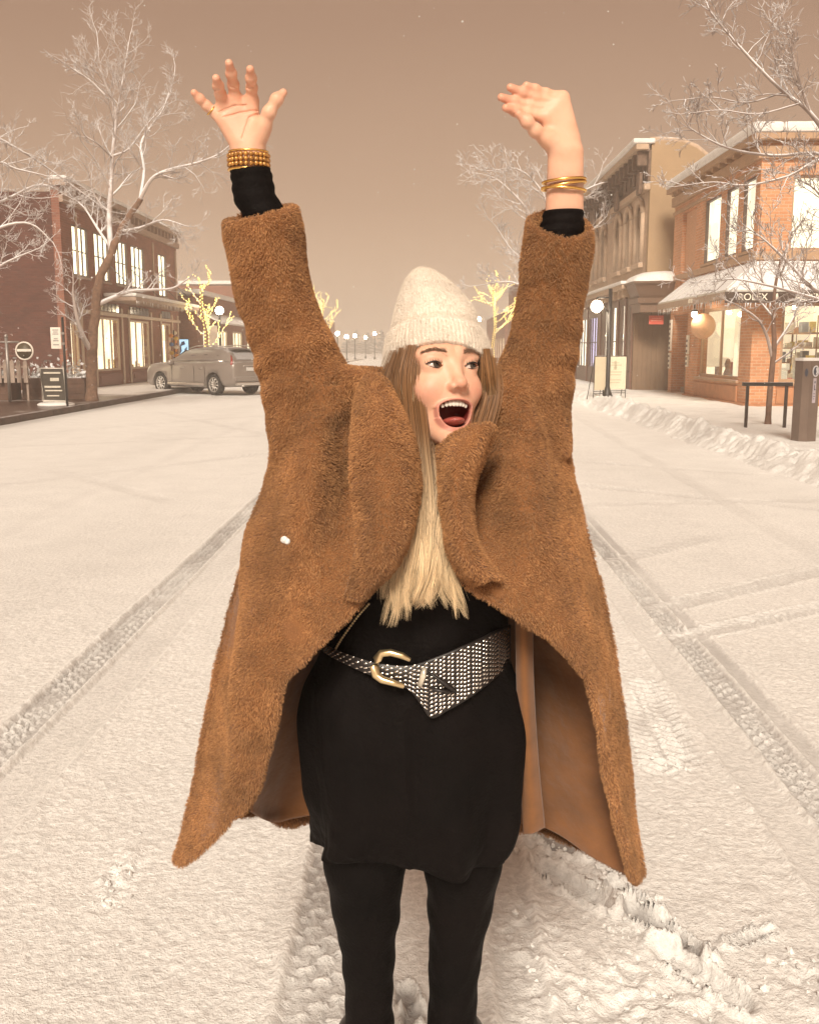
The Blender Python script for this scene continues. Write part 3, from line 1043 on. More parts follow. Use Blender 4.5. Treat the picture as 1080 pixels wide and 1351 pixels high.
# ---- brick shop building with lit upper windows
b_ = tag(empty('brick_building', (-13, 43, 0)), 'red brick shop building with glowing upper windows and a flat canopy, behind the parked car', 'building')
fl = Face('+X', -13.0)
Y0, Y1, ZT = 35.3, 51.6, 7.2
ups = [(36.35, 38.05, 4.25, 6.05), (38.75, 40.55, 4.25, 6.05), (41.35, 43.05, 4.25, 6.05), (43.6, 45.6, 4.25, 6.05), (48.0, 49.5, 4.1, 6.1)]
shops = [(38.5, 41.5, 0.75, 2.85), (43.0, 46.0, 0.75, 2.85), (48.2, 49.9, 0.35, 2.85), (35.7, 36.6, 0.3, 2.6)]
mb = MB()
fl.wall(mb, Y0, Y1, 0.10, ZT, 0.28, ups + shops)
mb.box(-13 - 14, -13.282, Y0 + 0.0, Y0 + 0.28, 0.10, ZT - 0.2, 1)
mb.box(-27, -13.282, Y1 - 0.28, Y1, 0.10, ZT - 0.2, 1)
mb.box(-27, -26.8, Y0 + 0.282, Y1 - 0.282, 0.1, ZT - 0.2, 1)
mb.build('wall', [M_BRICK_L, M_BRICK_UNLIT], b_)
mb = MB().box(-27.1, -13.0 - 0.283, Y0 + 0.285, Y1 - 0.285, ZT - 0.42, ZT - 0.22)
mb.build('roof', M_ROOF, b_)
mb = MB()
fl.box(mb, Y0 - 0.05, Y1 + 0.05, -0.16, -0.003, ZT - 0.55, ZT - 0.30, 0, 0.02)
fl.box(mb, Y0 - 0.08, Y1 + 0.08, -0.30, 0.30, ZT + 0.002, ZT + 0.20, 0, 0.03)
fl.box(mb, Y0 - 0.10, Y1 + 0.1, -0.33, 0.33, ZT + 0.203, ZT + 0.34, 1, 0.05)
y = Y0 + 0.2
while y < Y1:
    fl.box(mb, y, y + 0.16, -0.22, -0.004, ZT - 0.295, ZT - 0.003); y += 0.62
mb.build('cornice', [M_TRIM_L, M_ROOF], b_)
for h in ups:
    window(fl, b_, h, M_FRAME_D, M_LIT_L, 3 if h[1] - h[0] > 1.6 else 2, 2, 0.06, 0.035, 0.03, 0.8, sill=M_TRIM_L, inner=M_INNER)
for i, h in enumerate(shops):
    window(fl, b_, h, M_FRAME_W, M_LIT_S, 3 if i < 2 else 2, 1, 0.08, 0.045, 0.04, room=False)
    if i < 3: goods(fl, b_, h[0], h[1], h[2], 0.35, 1.2, 50 + i, 10, 1.0)
shop_room(fl, b_, 35.6, 51.3, 0.14, 3.0, 1.7, M_LIT_S, M_INNER)
mb = MB()
for a in (36.75, 38.2, 41.7, 42.7, 46.2, 47.9, 50.05, 51.2):
    fl.box(mb, a, a + 0.22, -0.05, -0.003, 0.16, 3.28, 0, 0.012)
fl.box(mb, Y0 + 1.3, Y1, -0.10, -0.004, 2.92, 3.06, 0, 0.01)
for a in (36.75, 47.0, 51.2): fl.box(mb, a + 0.03, a + 0.14, -0.05, -0.002, 3.9, 6.5)
mb.build_split('pilaster', M_FRAME_W, b_)
mb = MB()
for a, c in ((38.5, 41.5), (43.0, 46.0), (48.2, 49.9)):
    k = int((c - a) / 0.5)
    for i in range(k):
        fl.box(mb, a + i * (c - a) / k + 0.05, a + (i + 1) * (c - a) / k - 0.05, -0.03, -0.002, 3.09, 3.42, 0, 0.006)
mb.build_split('transom', M_GLASSD, b_)
mb = MB()
fl.box(mb, 39.6, 50.6, -1.3, -0.002, 3.50, 3.66, 0, 0.02)
fl.box(mb, 39.55, 50.65, -1.34, -0.01, 3.663, 3.80, 1, 0.06)
for a in (40.2, 43.5, 46.9, 50.2):
    mb.tube([fl.P(a, -1.2, 3.8), fl.P(a, -0.02, 5.0)], 0.018, 6, 2)
g = np.random.default_rng(3)
for k in range(60):
    u = g.uniform(39.6, 50.6); mb.tube([fl.P(u, -1.32, 3.5), fl.P(u, -1.32, 3.5 - g.uniform(0.05, 0.22))], [0.016, 0.003], 5, 1)
mb.build('canopy', [M_TRIM_L, M_ROOF, M_METAL_D], b_)
mb = MB()
for a, c in ((38.45, 41.55), (42.95, 46.05)):
    fl.box(mb, a, c, -0.06, -0.002, 0.17, 0.64, 0, 0.01)
    fl.box(mb, a + 0.15, c - 0.15, -0.085, -0.062, 0.26, 0.56, 0, 0.01)
mb.build('stall_riser', pmat('maroon_panel', (0.20, 0.07, 0.05), 0.5, var=0.2), b_)

b_.location.x += 0.3
# ---- red bucket planter with a dressed post
t_ = tag(empty('red_planter', (-12.2, 46.6, 0.15)), 'bright red tub standing by the shop door of the left brick building', 'planter')
MB().lathe([(0.20, 0.15), (0.27, 0.62), (0.29, 0.66), (0.29, 0.70), (0.25, 0.70), (0.24, 0.64)], (-12.2, 46.6, 0), 18).build('tub', pmat('red_plastic', (0.72, 0.035, 0.022), 0.35, var=0.08), t_)
MB().lathe([(0.235, 0.60), (0.16, 0.67), (0.03, 0.69)], (-12.2, 46.6, 0), 14).build('soil', pmat('soil', (0.05, 0.03, 0.02), 0.9), t_)
t2 = tag(empty('ornament_post', (-12.0, 47.7, 0.15)), 'tall post hung with orange, white and blue ornaments behind the red tub', 'ornament')
MB().tube([(-12.0, 47.7, 0.15), (-12.0, 47.7, 2.5)], 0.03, 8).build('pole', M_METAL_D, t2)
oc = [(0.80, 0.33, 0.05), (0.8, 0.75, 0.66), (0.10, 0.22, 0.55), (0.75, 0.50, 0.06), (0.55, 0.08, 0.06)]
for k in range(13):
    z = 0.75 + k * 0.135
    MB().ball((-12.0 + 0.13 * math.sin(k * 2.1), 47.7 + 0.13 * math.cos(k * 2.1), z), 0.115, 0, 12, (1, 1, 0.85)).build('ornament', pmat('ornament_%d' % (k % 5), oc[[3, 0, 1, 2, 0, 1, 0, 4, 2, 1, 0, 3, 0][k]], 0.4, var=0.1), t2)

# ---- small blue lit sign and gabled booth at the end of the brick building
t_ = tag(empty('lit_sign', (-12.6, 52.1, 1.3)), 'small pale blue lit panel just past the left brick building', 'sign')
MB().box(-13.0, -12.3, 52.05, 52.15, 1.05, 2.15, 0, 0.02).build('sign_case', M_METAL_D, t_)
mb = MB().box(-12.95, -12.35, 52.03, 52.046, 1.10, 2.10)
mb.build('sign_panel', emat('blue_panel', (0.48, 0.78, 1.0), 1.15), t_)
mb = MB()
for p in ([(-12.9, 1.2), (-12.7, 1.5), (-12.75, 1.9), (-12.85, 1.6)], [(-12.6, 1.25), (-12.45, 1.3), (-12.42, 1.75), (-12.55, 1.6)], [(-12.75, 1.75), (-12.5, 1.85), (-12.55, 2.02), (-12.7, 1.98)]):
    mb.prism(p, 52.015, 52.028, 'Y')
mb.build('sign_picture', pmat('sign_blue', (0.05, 0.13, 0.32), 0.4), t_)
mb = MB().box(-12.66, -12.60, 52.06, 52.12, 0.15, 1.05)
mb.build('sign_post', M_METAL_D, t_)

# ---- low shop row beyond
b_ = tag(empty('low_shop', (-13, 64, 0)), 'low single storey shop with a snowy roof edge and bright windows, beyond the parked car', 'building')
fl2 = Face('+X', -12.4)
holes = [(54.5, 57.2, 0.6, 2.7), (58.2, 61.5, 0.6, 2.7), (63, 66.5, 0.6, 2.7), (68, 72, 0.6, 2.7), (73.5, 77, 0.6, 2.7)]
mb = MB(); fl2.wall(mb, 53.2, 79, 0.1, 4.5, 0.3, holes)
mb.box(-26, -12.702, 53.2, 53.5, 0.1, 4.4)
mb.build('wall', M_BRICK_L, b_)
MB().box(-26, -12.2, 53.1, 79, 4.503, 4.75, 0, 0.05).build('roof', M_ROOF, b_)
for i, h in enumerate(holes):
    window(fl2, b_, h, M_FRAME_W, M_LIT_S, 3, 1, 0.1, 0.07, 0.1, 1.2)
mb = MB()
for i, (a, c) in enumerate(((54.2, 61.8), (62.8, 77.3))):
    p0, p1 = fl2.P(a, -1.1, 2.95), fl2.P(c, 0, 3.5)
    mb.prism([(p0[0], 2.95), (p0[0], 3.05), (p1[0] + 0.002, 3.62), (p1[0] + 0.002, 3.5)], a, c, 'Y')
mb.build('awning', M_ROOF, b_)
b_.location.x += 0.3
# string of blue lights along its windows
t_ = tag(empty('light_string', (-12.2, 60, 2.8)), 'string of pale blue lights hung along the low shop behind the car', 'lights')
mb = MB(); cb = MB()
for j, y in enumerate((56.0, 58.0, 62.2, 67.2)):
    cb.tube([(-12.34, y, 1.0), (-12.34, y, 2.9)], 0.012, 4)
    for k in range(11):
        mb.ball((-12.3, y + (k % 2) * 0.08, 1.05 + k * 0.17), 0.045, 0, 6)
mb.build('bulbs', emat('blue_bulb', (0.55, 0.78, 1.0), 2.6, False), t_)['kind'] = 'stuff'; cb.build_split('cable', M_METAL_D, t_)

# ---- far row past it, nearly lost in the snow
def far_block(side, y0, y1, x, zt, seed, label):
    fc = Face(side, x); sg = -1 if side == '+X' else 1
    b = tag(empty('shop_block', (x, (y0 + y1) / 2, 0)), label, 'building')
    g = np.random.default_rng(seed); holes = []
    y = y0 + 0.8
    while y < y1 - 3.2:
        ww = g.uniform(2.0, 3.2); holes.append((y, y + ww, 0.6, 2.8))
        if zt > 6: holes.append((y + 0.4, y + ww - 0.4, 4.2, 5.8))
        y += ww + g.uniform(0.9, 1.6)
    mb = MB(); fc.wall(mb, y0, y1, 0.1, zt, 0.3, holes)
    xs = sorted((x + sg * 0.302, x + sg * 12)); mb.box(xs[0], xs[1], y0, y0 + 0.3, 0.1, zt - 0.1)
    mb.build('wall', M_BRICK_L, b)
    xs = sorted((x - sg * 0.25, x + sg * 12)); MB().box(xs[0], xs[1], y0 - 0.1, y1 + 0.1, zt + 0.003, zt + 0.3, 0, 0.05).build('roof', M_ROOF, b)
    for k, h in enumerate(holes):
        lit = h[2] < 1 or g.random() < 0.4
        window(fc, b, h, M_FRAME_W if lit else M_FRAME_D, M_LIT_S if lit else M_GLASSD, 2, 1, 0.1, 0.08, 0.1, 0.9 if lit else 0.3)
    return b


far_block('+X', 82, 108, -12.6, 6.8, 5, 'hazy two storey shop block far down the left side of the street')
far_block('+X', 112, 140, -12.6, 5.2, 6, 'faintest low shop block at the far left end of the street')

# ---- bracketed round sign
t_ = tag(empty('round_sign', (-11.45, 27.6, 0.15)), 'round hanging sign with a pale rim and white bar against the dark wall', 'sign')
mb = MB().tube([(-11.62, 27.6, 0.15), (-11.62, 27.6, 1.95)], 0.045, 8)
mb.tube([(-12.1, 27.6, 1.80), (-11.26, 27.6, 1.80)], 0.028, 8); mb.ball((-11.62, 27.6, 1.96), 0.06, 0, 8)
mb.build('bracket', M_METAL_G, t_)
mb = MB().tube([(-11.13 + 0.235 * math.cos(a), 27.6, 1.56 + 0.235 * math.sin(a)) for a in np.linspace(0, 2 * math.pi, 41)], 0.026, 8, cap=False)
mb.build('rim', pmat('white_enamel', (0.78, 0.72, 0.64), 0.45, var=0.06), t_)
MB().lathe([(0.214, -0.02), (0.214, 0.02)], (-11.13, 27.6, 1.56), 32, 0, 'Y').build('disc', pmat('olive_board', (0.085, 0.062, 0.035), 0.5), t_)
MB().box(-11.33, -10.93, 27.565, 27.579, 1.545, 1.615).build('white_bar', MATS['white_enamel'], t_)

# ---- post with a white parking notice
x, y = -9.22, 25.4
t_ = tag(empty('parking_sign', (x, y, 0.15)), 'white rectangular notice high on a thin dark post at the left kerb', 'sign')
MB().tube([(x, y, 0.15), (x + 0.0, y, 2.42)], 0.032, 8).build('post', M_METAL_D, t_)
MB().box(x - 0.31, x - 0.05, y - 0.05, y - 0.035, 1.62, 2.16, 0, 0.006).build('notice', MATS['white_enamel'], t_)
MB().box(x - 0.11, x + 0.03, y - 0.034, y - 0.0, 1.98, 2.04).box(x - 0.11, x + 0.03, y - 0.034, y - 0.0, 1.72, 1.78).build('clamp', M_METAL_G, t_)
mb = MB()
for k, (zz, w_) in enumerate(((2.08, 0.15), (2.03, 0.12), (1.98, 0.15), (1.86, 0.10), (1.81, 0.14), (1.71, 0.15))):
    mb.box(x - 0.18 - w_ / 2, x - 0.18 + w_ / 2, y - 0.054, y - 0.0505, zz, zz + 0.022)
mb.build('small_print', pmat('grey_ink', (0.22, 0.20, 0.2), 0.6), t_)

# ---- chalkboard on a snowy foot at the kerb
x, y = -9.55, 25.6
t_ = tag(empty('chalkboard', (x, y, 0.15)), 'white framed pavement chalkboard on a snowy foot, left of the street tree', 'sign')
mb = MB()
A, B_, Cc, D = (x - 0.36, y, 0.28), (x + 0.24, y + 0.02, 0.28), (x + 0.18, y + 0.10, 1.12), (x - 0.44, y + 0.10, 1.12)
mb.tube([A, B_, Cc, D, A], 0.032, 6); mb.build('frame', MATS['white_enamel'], t_)
mb = MB().add([(A[0], A[1] + 0.005, A[2]), (B_[0], B_[1] + 0.005, B_[2]), (Cc[0], Cc[1] + 0.005, Cc[2]), (D[0], D[1] + 0.005, D[2]),
               (A[0], A[1] + 0.03, A[2]), (B_[0], B_[1] + 0.03, B_[2]), (Cc[0], Cc[1] + 0.03, Cc[2]), (D[0], D[1] + 0.03, D[2])],
              [(0, 1, 2, 3), (7, 6, 5, 4), (0, 4, 5, 1), (1, 5, 6, 2), (2, 6, 7, 3), (3, 7, 4, 0)])
mb.build('board', pmat('chalkboard', (0.045, 0.035, 0.025), 0.7, var=0.3), t_)
mb = MB()
for zz, x0, x1, hh in ((0.98, -0.34, 0.10, 0.045), (0.79, -0.17, 0.06, 0.085), (0.62, -0.32, 0.10, 0.05), (0.53, -0.30, 0.14, 0.035), (0.40, -0.26, 0.06, 0.03)):
    yy = y + (zz - 0.28) / 0.84 * 0.1 - 0.012
    mb.box(x + x0, x + x1, yy, yy + 0.008, zz, zz + hh)
mb.build('chalk_bar', pmat('chalk', (0.66, 0.60, 0.50), 0.8, var=0.15, scale=25), t_)
mb = MB().lathe([(0.46, 0.15), (0.47, 0.20), (0.40, 0.235), (0.2, 0.25), (0.03, 0.255)], (x - 0.05, y + 0.05, 0), 24)
mb.build('foot', M_ROOF, t_)
mb = MB().tube([(x - 0.1, y + 0.05, 0.24), (x - 0.1, y + 0.06, 0.30)], 0.05, 8); mb.build('stem', M_METAL_D, t_)

# ---- patio planters with snowy shrubs
M_WOODP = pmat('planter_wood', (0.11, 0.055, 0.035), 0.7, var=0.3, scale=5, snow=0.8)
M_LEAFS = pmat('frosted_leaf', (0.16, 0.13, 0.08), 0.7, var=0.4, scale=9, snow=0.9, snow_thr=0.25, dust=0.45)
g = np.random.default_rng(8)
for i, (x0, x1, y0, lab) in enumerate(((-13.6, -11.9, 28.4, 'low wooden planter of snow covered shrubs at the left edge, under the round sign'),
                                      (-11.8, -9.95, 28.9, 'low wooden planter of snow covered shrubs just behind the chalkboard'))):
    t_ = tag(empty('planter', ((x0 + x1) / 2, y0, 0.15)), lab, 'planter', 'wooden planters by the dark brick wall')
    mb = MB().box(x0, x1, y0, y0 + 0.7, 0.15, 0.78, 0, 0.02)
    for zz in (0.33, 0.48, 0.63): mb.box(x0 - 0.004, x1 + 0.004, y0 - 0.012, y0 - 0.002, zz, zz + 0.018)
    mb.build('box', M_WOODP, t_)
    lf = MB()
    for k in range(420):
        c = Vector((g.uniform(x0, x1), g.uniform(y0, y0 + 0.7), 0.75 + abs(g.normal(0, 0.26)) * (0.7 + 0.5 * math.sin(k * 1.3 + i))))
        a = Vector(g.normal(0, 1, 3)); a.z = abs(a.z) * 0.7; a.normalize(); s = a.cross(Vector(g.normal(0, 1, 3))).normalized()
        l_, w_ = g.uniform(0.08, 0.19), g.uniform(0.025, 0.055)
        lf.add([c, c + a * l_ * 0.5 + s * w_, c + a * l_, c + a * l_ * 0.5 - s * w_], [(0, 1, 2, 3)])
    lf.build('shrub', M_LEAFS, t_)
# white picket panel between them
t_ = tag(empty('picket_panel', (-12.1, 28.2, 0.15)), 'short snow caked picket panel among the planters at the left edge', 'fence')
mb = MB()
for k in range(7):
    xx = -12.6 + k * 0.19
    mb.prism([(xx, 0.66), (xx + 0.12, 0.66), (xx + 0.12, 1.24), (xx + 0.06, 1.32), (xx, 1.24)], 28.24, 28.27, 'Y')
mb.box(-12.65, -11.3, 28.272, 28.30, 0.80, 0.86); mb.box(-12.65, -11.3, 28.272, 28.30, 1.08, 1.14)
mb.box(-12.62, -12.56, 28.302, 28.36, 0.15, 1.2); mb.box(-11.42, -11.36, 28.302, 28.36, 0.15, 1.2)
mb.build('pickets', pmat('weathered_picket', (0.34, 0.26, 0.21), 0.7, var=0.25, scale=6, snow=0.8), t_)

# ---- snow laden evergreen at the left edge
def evergreen(loc, h, r, seed, label):
    t_ = tag(empty('evergreen_tree', loc), label, 'tree')
    MB().tube([loc, (loc[0], loc[1], loc[2] + h)], [0.11, 0.02], 8).build('trunk', pmat('bark', (0.07, 0.045, 0.03), 0.85, var=0.3, scale=14, bump=0.5), t_)
    g = np.random.default_rng(seed); nd = MB()
    for k in range(230):
        f = g.uniform(0.12, 1.0) ** 0.9; z = loc[2] + h * f; a = g.uniform(0, 6.283); ln = r * (1.08 - f) * g.uniform(0.6, 1.1) + 0.12
        d = Vector((math.cos(a), math.sin(a), -0.18))
        p = Vector((loc[0], loc[1], z))
        for j in range(9):
            q = p + d * ln * (0.15 + 0.85 * (j + 1) / 9) + Vector((0, 0, -0.10 * ln * ((j + 1) / 9) ** 2))
            for s_ in (-1, 1, 0.2):
                e_ = (d + Vector((-d.y, d.x, 0)) * s_ * 0.9 + Vector((0, 0, g.uniform(-0.15, 0.3)))).normalized()
                l_ = g.uniform(0.09, 0.17); u = e_.cross(Vector((0, 0, 1))).normalized() * g.uniform(0.015, 0.035)
                nd.add([q, q + e_ * l_ * 0.5 + u, q + e_ * l_, q + e_ * l_ * 0.5 - u], [(0, 1, 2, 3)])
    nd.build('crown', pmat('frosted_needle', (0.05, 0.045, 0.025), 0.7, var=0.4, scale=9, snow=0.92, snow_thr=0.15, dust=0.18), t_)


evergreen((-13.35, 29.6, 0.15), 4.6, 1.25, 3, 'snow laden evergreen half out of the picture at the left edge')

# ---- street trees, frosted
M_BARK = pmat('frosted_bark', (0.20, 0.115, 0.075), 0.85, var=0.35, scale=9, bump=0.5, bscale=25, snow=0.85, snow_thr=0.42)
M_TWIG = pmat('frosted_twig', (0.30, 0.18, 0.115), 0.8, var=0.25, scale=5, snow=0.9, snow_thr=0.08, dust=0.34)

t_ = tag(empty('street_tree', (-9.75, 28.3, 0.15)), 'tall bare frosted street tree growing beside the chalkboard on the left pavement', 'tree')
g = np.random.default_rng(17)
YT = 28.3
tr = Tubes()
tp = [(122, 534, YT), (121, 480, YT), (125, 420, YT), (130, 375, YT - 0.05), (145, 338, YT - 0.1), (163, 298, YT - 0.1), (185, 262, YT - 0.2)]
P = crom(np.array([tuple(at(*p)) for p in tp]), 5)
rd = np.interp(np.linspace(0, 1, len(P)), [0, 0.05, 0.3, 0.6, 1], [0.205, 0.160, 0.138, 0.115, 0.075])
g2 = np.random.default_rng(2)
P = P + g2.normal(0, 0.012, P.shape)
tr.add(P, rd, 12)
me = tr.mesh('trunk'); o = link('trunk', me, M_BARK); rebase(o, t_)
tb = Tubes()
def PP(*a): return [at(x, y, YY) for x, y, YY in a]
kw = dict(kids=(5, 8), up=0.10, wig=0.17, twig=0.0042, spread=0.8)
path_limb(g, tb, PP((121, 465, YT), (108, 440, YT - .3), (100, 412, YT - .5), (96, 385, YT - .6)), 0.085, 0.03, n=7, bl=0.6, **kw)
path_limb(g, tb, PP((127, 402, YT), (150, 392, YT + .2), (172, 384, YT + .4), (200, 382, YT + .5), (228, 380, YT + .4), (250, 366, YT + .2)), 0.075, 0.02, n=8, bl=0.30, **kw)
path_limb(g, tb, PP((147, 335, YT), (144, 290, YT + .2), (146, 250, YT + .3), (148, 208, YT + .4), (153, 160, YT + .5), (150, 135, YT + .5), (138, 108, YT + .4), (130, 75, YT + .3)), 0.085, 0.018, n=22, bl=0.34, **kw)
path_limb(g, tb, PP((153, 160, YT + .5), (160, 118, YT + .6), (166, 80, YT + .7), (172, 45, YT + .8)), 0.04, 0.012, n=14, bl=0.42, **kw)
path_limb(g, tb, PP((138, 125, YT + .4), (118, 105, YT + .3), (95, 90, YT + .2), (78, 78, YT)), 0.035, 0.01, n=7, bl=0.36, **kw)
path_limb(g, tb, PP((185, 262, YT - .2), (200, 236, YT - .3), (222, 224, YT - .4), (262, 214, YT - .5), (290, 202, YT - .6), (312, 183, YT - .7)), 0.06, 0.014, n=17, bl=0.33, **kw)
path_limb(g, tb, PP((185, 262, YT - .2), (190, 225, YT + .1), (186, 190, YT + .3), (200, 165, YT + .5), (216, 142, YT + .6), (230, 100, YT + .8)), 0.05, 0.012, n=16, bl=0.30, **kw)
path_limb(g, tb, PP((160, 305, YT), (185, 300, YT - .8), (215, 290, YT - 1.2), (240, 296, YT - 1.5)), 0.045, 0.014, n=8, bl=0.4, **kw)
path_limb(g, tb, PP((150, 205, YT + .4), (170, 196, YT + .5), (192, 166, YT + .7), (215, 140, YT + 1)), 0.035, 0.01, n=8, bl=0.35, **kw)
path_limb(g, tb, PP((148, 330, YT), (128, 300, YT + .5), (112, 275, YT + .8), (98, 262, YT + 1.0)), 0.05, 0.014, n=8, bl=0.42, **kw)
path_limb(g, tb, PP((148, 208, YT + .4), (130, 190, YT - .3), (112, 178, YT - .6), (104, 160, YT - .8)), 0.03, 0.01, n=7, bl=0.42, **kw)
rebase(link('crown', tb.mesh('crown'), M_TWIG), t_)

# second tree, its trunk outside the picture, whose boughs hang in from the left edge
t_ = tag(empty('street_tree', (-11.9, 23.0, 0.15)), 'frosted tree whose pale boughs reach in from the left edge above the dark brick wall', 'tree')
g = np.random.default_rng(23)
YT2 = 23.0
tr = Tubes(); P = crom(np.array([tuple(at(*p)) for p in ((-112, 560, YT2), (-112, 470, YT2), (-106, 390, YT2), (-100, 330, YT2), (-95, 280, YT2))]), 5)
tr.add(P, np.linspace(0.22, 0.10, len(P)), 12); rebase(link('trunk', tr.mesh('trunk'), M_BARK), t_)
tb = Tubes()
kw = dict(kids=(4, 7), up=0.10, wig=0.18, twig=0.0044, spread=0.8)
path_limb(g, tb, PP((-104, 360, YT2), (-50, 330, YT2 + .2), (0, 300, YT2 + .3), (40, 295, YT2 + .5), (70, 320, YT2 + .6)), 0.06, 0.014, n=11, bl=0.30, **kw)
path_limb(g, tb, PP((-98, 320, YT2), (-40, 285, YT2 + .4), (10, 262, YT2 + .6), (55, 243, YT2 + .8), (95, 262, YT2 + 1)), 0.06, 0.012, n=13, bl=0.30, **kw)
path_limb(g, tb, PP((-95, 290, YT2), (-50, 250, YT2 + .1), (-5, 215, YT2 + .2), (20, 222, YT2 + .3), (55, 230, YT2 + .4)), 0.05, 0.012, n=10, bl=0.32, **kw)
path_limb(g, tb, PP((-95, 280, YT2), (-70, 220, YT2 + .6), (-20, 180, YT2 + 1), (30, 200, YT2 + 1.4), (75, 230, YT2 + 1.5), (120, 262, YT2 + 1.7)), 0.05, 0.012, n=12, bl=0.26, **kw)
path_limb(g, tb, PP((-104, 370, YT2), (-40, 372, YT2 - .3), (10, 345, YT2 - .5), (45, 330, YT2 - .6)), 0.05, 0.012, n=7, bl=0.28, **kw)
rebase(link('crown', tb.mesh('crown'), M_TWIG), t_)


# ---- trees wound with yellow lights
def lit_tree(x, y, h, seed, label, nb=9, zsplit=0.55, blen=0.42):
    t_ = tag(empty('lit_tree', (x, y, 0.15)), label, 'tree', 'trees wound with yellow lights')
    g = np.random.default_rng(seed); tb = Tubes(); tr = Tubes(); log = []
    P = np.array([(x + 0.12 * math.sin(k * 1.1 + seed), y, 0.15 + h * k / 8) for k in range(9)])
    tr.add(P, np.linspace(0.13, 0.035, 9), 8); log.append((P, np.linspace(0.13, 0.035, 9), 0))
    for k in range(nb):
        f = zsplit * 0.75 + (1 - zsplit * 0.75) * (k + 0.4) / nb
        i = min(int(f * 8), 7); a = g.uniform(0, 6.28)
        limb(g, tb, P[i] * (1 - (f * 8 - i)) + P[i + 1] * (f * 8 - i), (math.cos(a), math.sin(a) * 0.7, 0.55), h * blen * (1.15 - 0.6 * f), 0.05, 2, 3, (3, 4), 0.12, 0.2, 0.012, log)
    rebase(link('trunk', tr.mesh('trunk'), M_BARK), t_); rebase(link('crown', tb.mesh('crown'), M_TWIG), t_)
    bulbs = MB()
    for P_, r_, lv in log:
        if lv > 3: continue
        seg = np.linalg.norm(np.diff(P_, axis=0), axis=1); tot = seg.sum(); n_ = int(tot / (0.055 if lv == 0 else 0.10))
        for k in range(n_):
            s = (k + 0.5) / n_ * tot; i = int(np.searchsorted(np.cumsum(seg), s)); i = min(i, len(seg) - 1)
            f = (s - (np.cumsum(seg)[i] - seg[i])) / seg[i]
            c = P_[i] * (1 - f) + P_[i + 1] * f; rr = (r_[i] * (1 - f) + r_[i + 1] * f) + 0.015
            a = k * 2.1; c = c + np.array([math.cos(a), math.sin(a), 0.2 * math.sin(a)]) * rr
            s_ = 0.024
            bulbs.add(c + np.array([(s_, 0, 0), (-s_, 0, 0), (0, s_, 0), (0, -s_, 0), (0, 0, s_), (0, 0, -s_)]),
                      [(0, 2, 4), (2, 1, 4), (1, 3, 4), (3, 0, 4), (2, 0, 5), (1, 2, 5), (3, 1, 5), (0, 3, 5)])
    o = bulbs.build('bulbs', emat('yellow_bulb', (1.0, 0.74, 0.16), 8.0, False), t_)
    o['kind'] = 'stuff'


lit_tree(-10.5, 47.5, 4.5, 4, 'small tree wound with yellow lights just behind the parked car', 9, 0.35, 0.40)
lit_tree(5.35, 78.0, 6.0, 9, 'tree wound with yellow lights on the right, beside the white hat', 12, 0.55, 0.5)
lit_tree(-9.9, 97.0, 6.2, 12, 'tree wound with yellow lights farthest off, at the raised arm on the left', 10, 0.5, 0.45)


# ---- street lamps
M_GLOBE = emat('lamp_globe', (1.0, 0.84, 0.62), 60.0)
def street_lamp(x, y, ztop, label, arm=0.0, r=0.19):
    t_ = tag(empty('street_lamp', (x, y, 0.1)), label, 'street lamp', 'lit street lamps')
    mb = MB().lathe([(0.16, 0.05), (0.16, 0.25), (0.10, 0.40), (0.062, 0.55), (0.052, ztop - (0 if arm else 0.3)), (0.03, ztop - (0 if arm else 0.28))], (x, y, 0), 12)
    if arm:
        mb.tube([(x, y, ztop - 0.25), (x + arm, y, ztop - 0.25)], 0.025, 6); mb.tube([(x, y, ztop - 0.75), (x + arm * 0.8, y, ztop - 0.3)], 0.018, 6)
        mb.tube([(x + arm, y, ztop - 0.25), (x + arm, y, ztop - 0.36)], 0.03, 6)
    else:
        mb.lathe([(0.03, ztop - 0.3), (0.11, ztop - 0.24), (0.11, ztop - 0.19)], (x, y, 0), 12)
    mb.build('pole', M_METAL_D, t_)
    gz = ztop - 0.36 - r * 0.8 if arm else ztop
    MB().ball((x + arm, y, gz), r, 0, 16).build('globe', M_GLOBE, t_)
    return t_


street_lamp(-10.25, 50.0, 3.5, 'glowing lamp on a pole just behind the parked car', r=0.2)
street_lamp(5.5, 56.0, 3.95, 'glowing lamp seen between the hat and the raised sleeve on the right', r=0.2)
street_lamp(5.32, 29.0, 3.32, 'tall dark post with a glowing globe on a short arm, beside the pavement board', arm=-0.38, r=0.17)
street_lamp(4.6, 86.0, 4.1, 'glowing lamp within the yellow lit tree on the right', r=0.22)
for i, (px, py, Y) in enumerate(((445, 440, 118), (457, 444, 128), (468, 443, 138), (494, 440, 150), (482, 445, 165))):
    p = at(px, py, Y)
    street_lamp(p.x, Y, p.z, ['largest of the far glowing lamps, nearest the raised sleeve', 'second of the far glowing lamps from the left sleeve', 'third of the far glowing lamps from the left sleeve',
                              'lone far glowing lamp nearest the white hat', 'faintest of the far glowing lamps, low between the others'][i], r=0.26)

# banner on the lamp behind the car
t_ = tag(empty('street_banner', (-10.6, 49.9, 2.2)), 'pale banner hanging from the lamp pole behind the car', 'banner')
MB().box(-11.0, -10.36, 49.88, 49.90, 1.75, 2.75, 0, 0.004).build('cloth', pmat('banner_cloth', (0.55, 0.46, 0.38), 0.8, var=0.2, scale=4), t_)
MB().tube([(-11.0, 49.9, 2.77), (-10.2, 49.9, 2.77)], 0.015, 6).build('rod', M_METAL_D, t_)

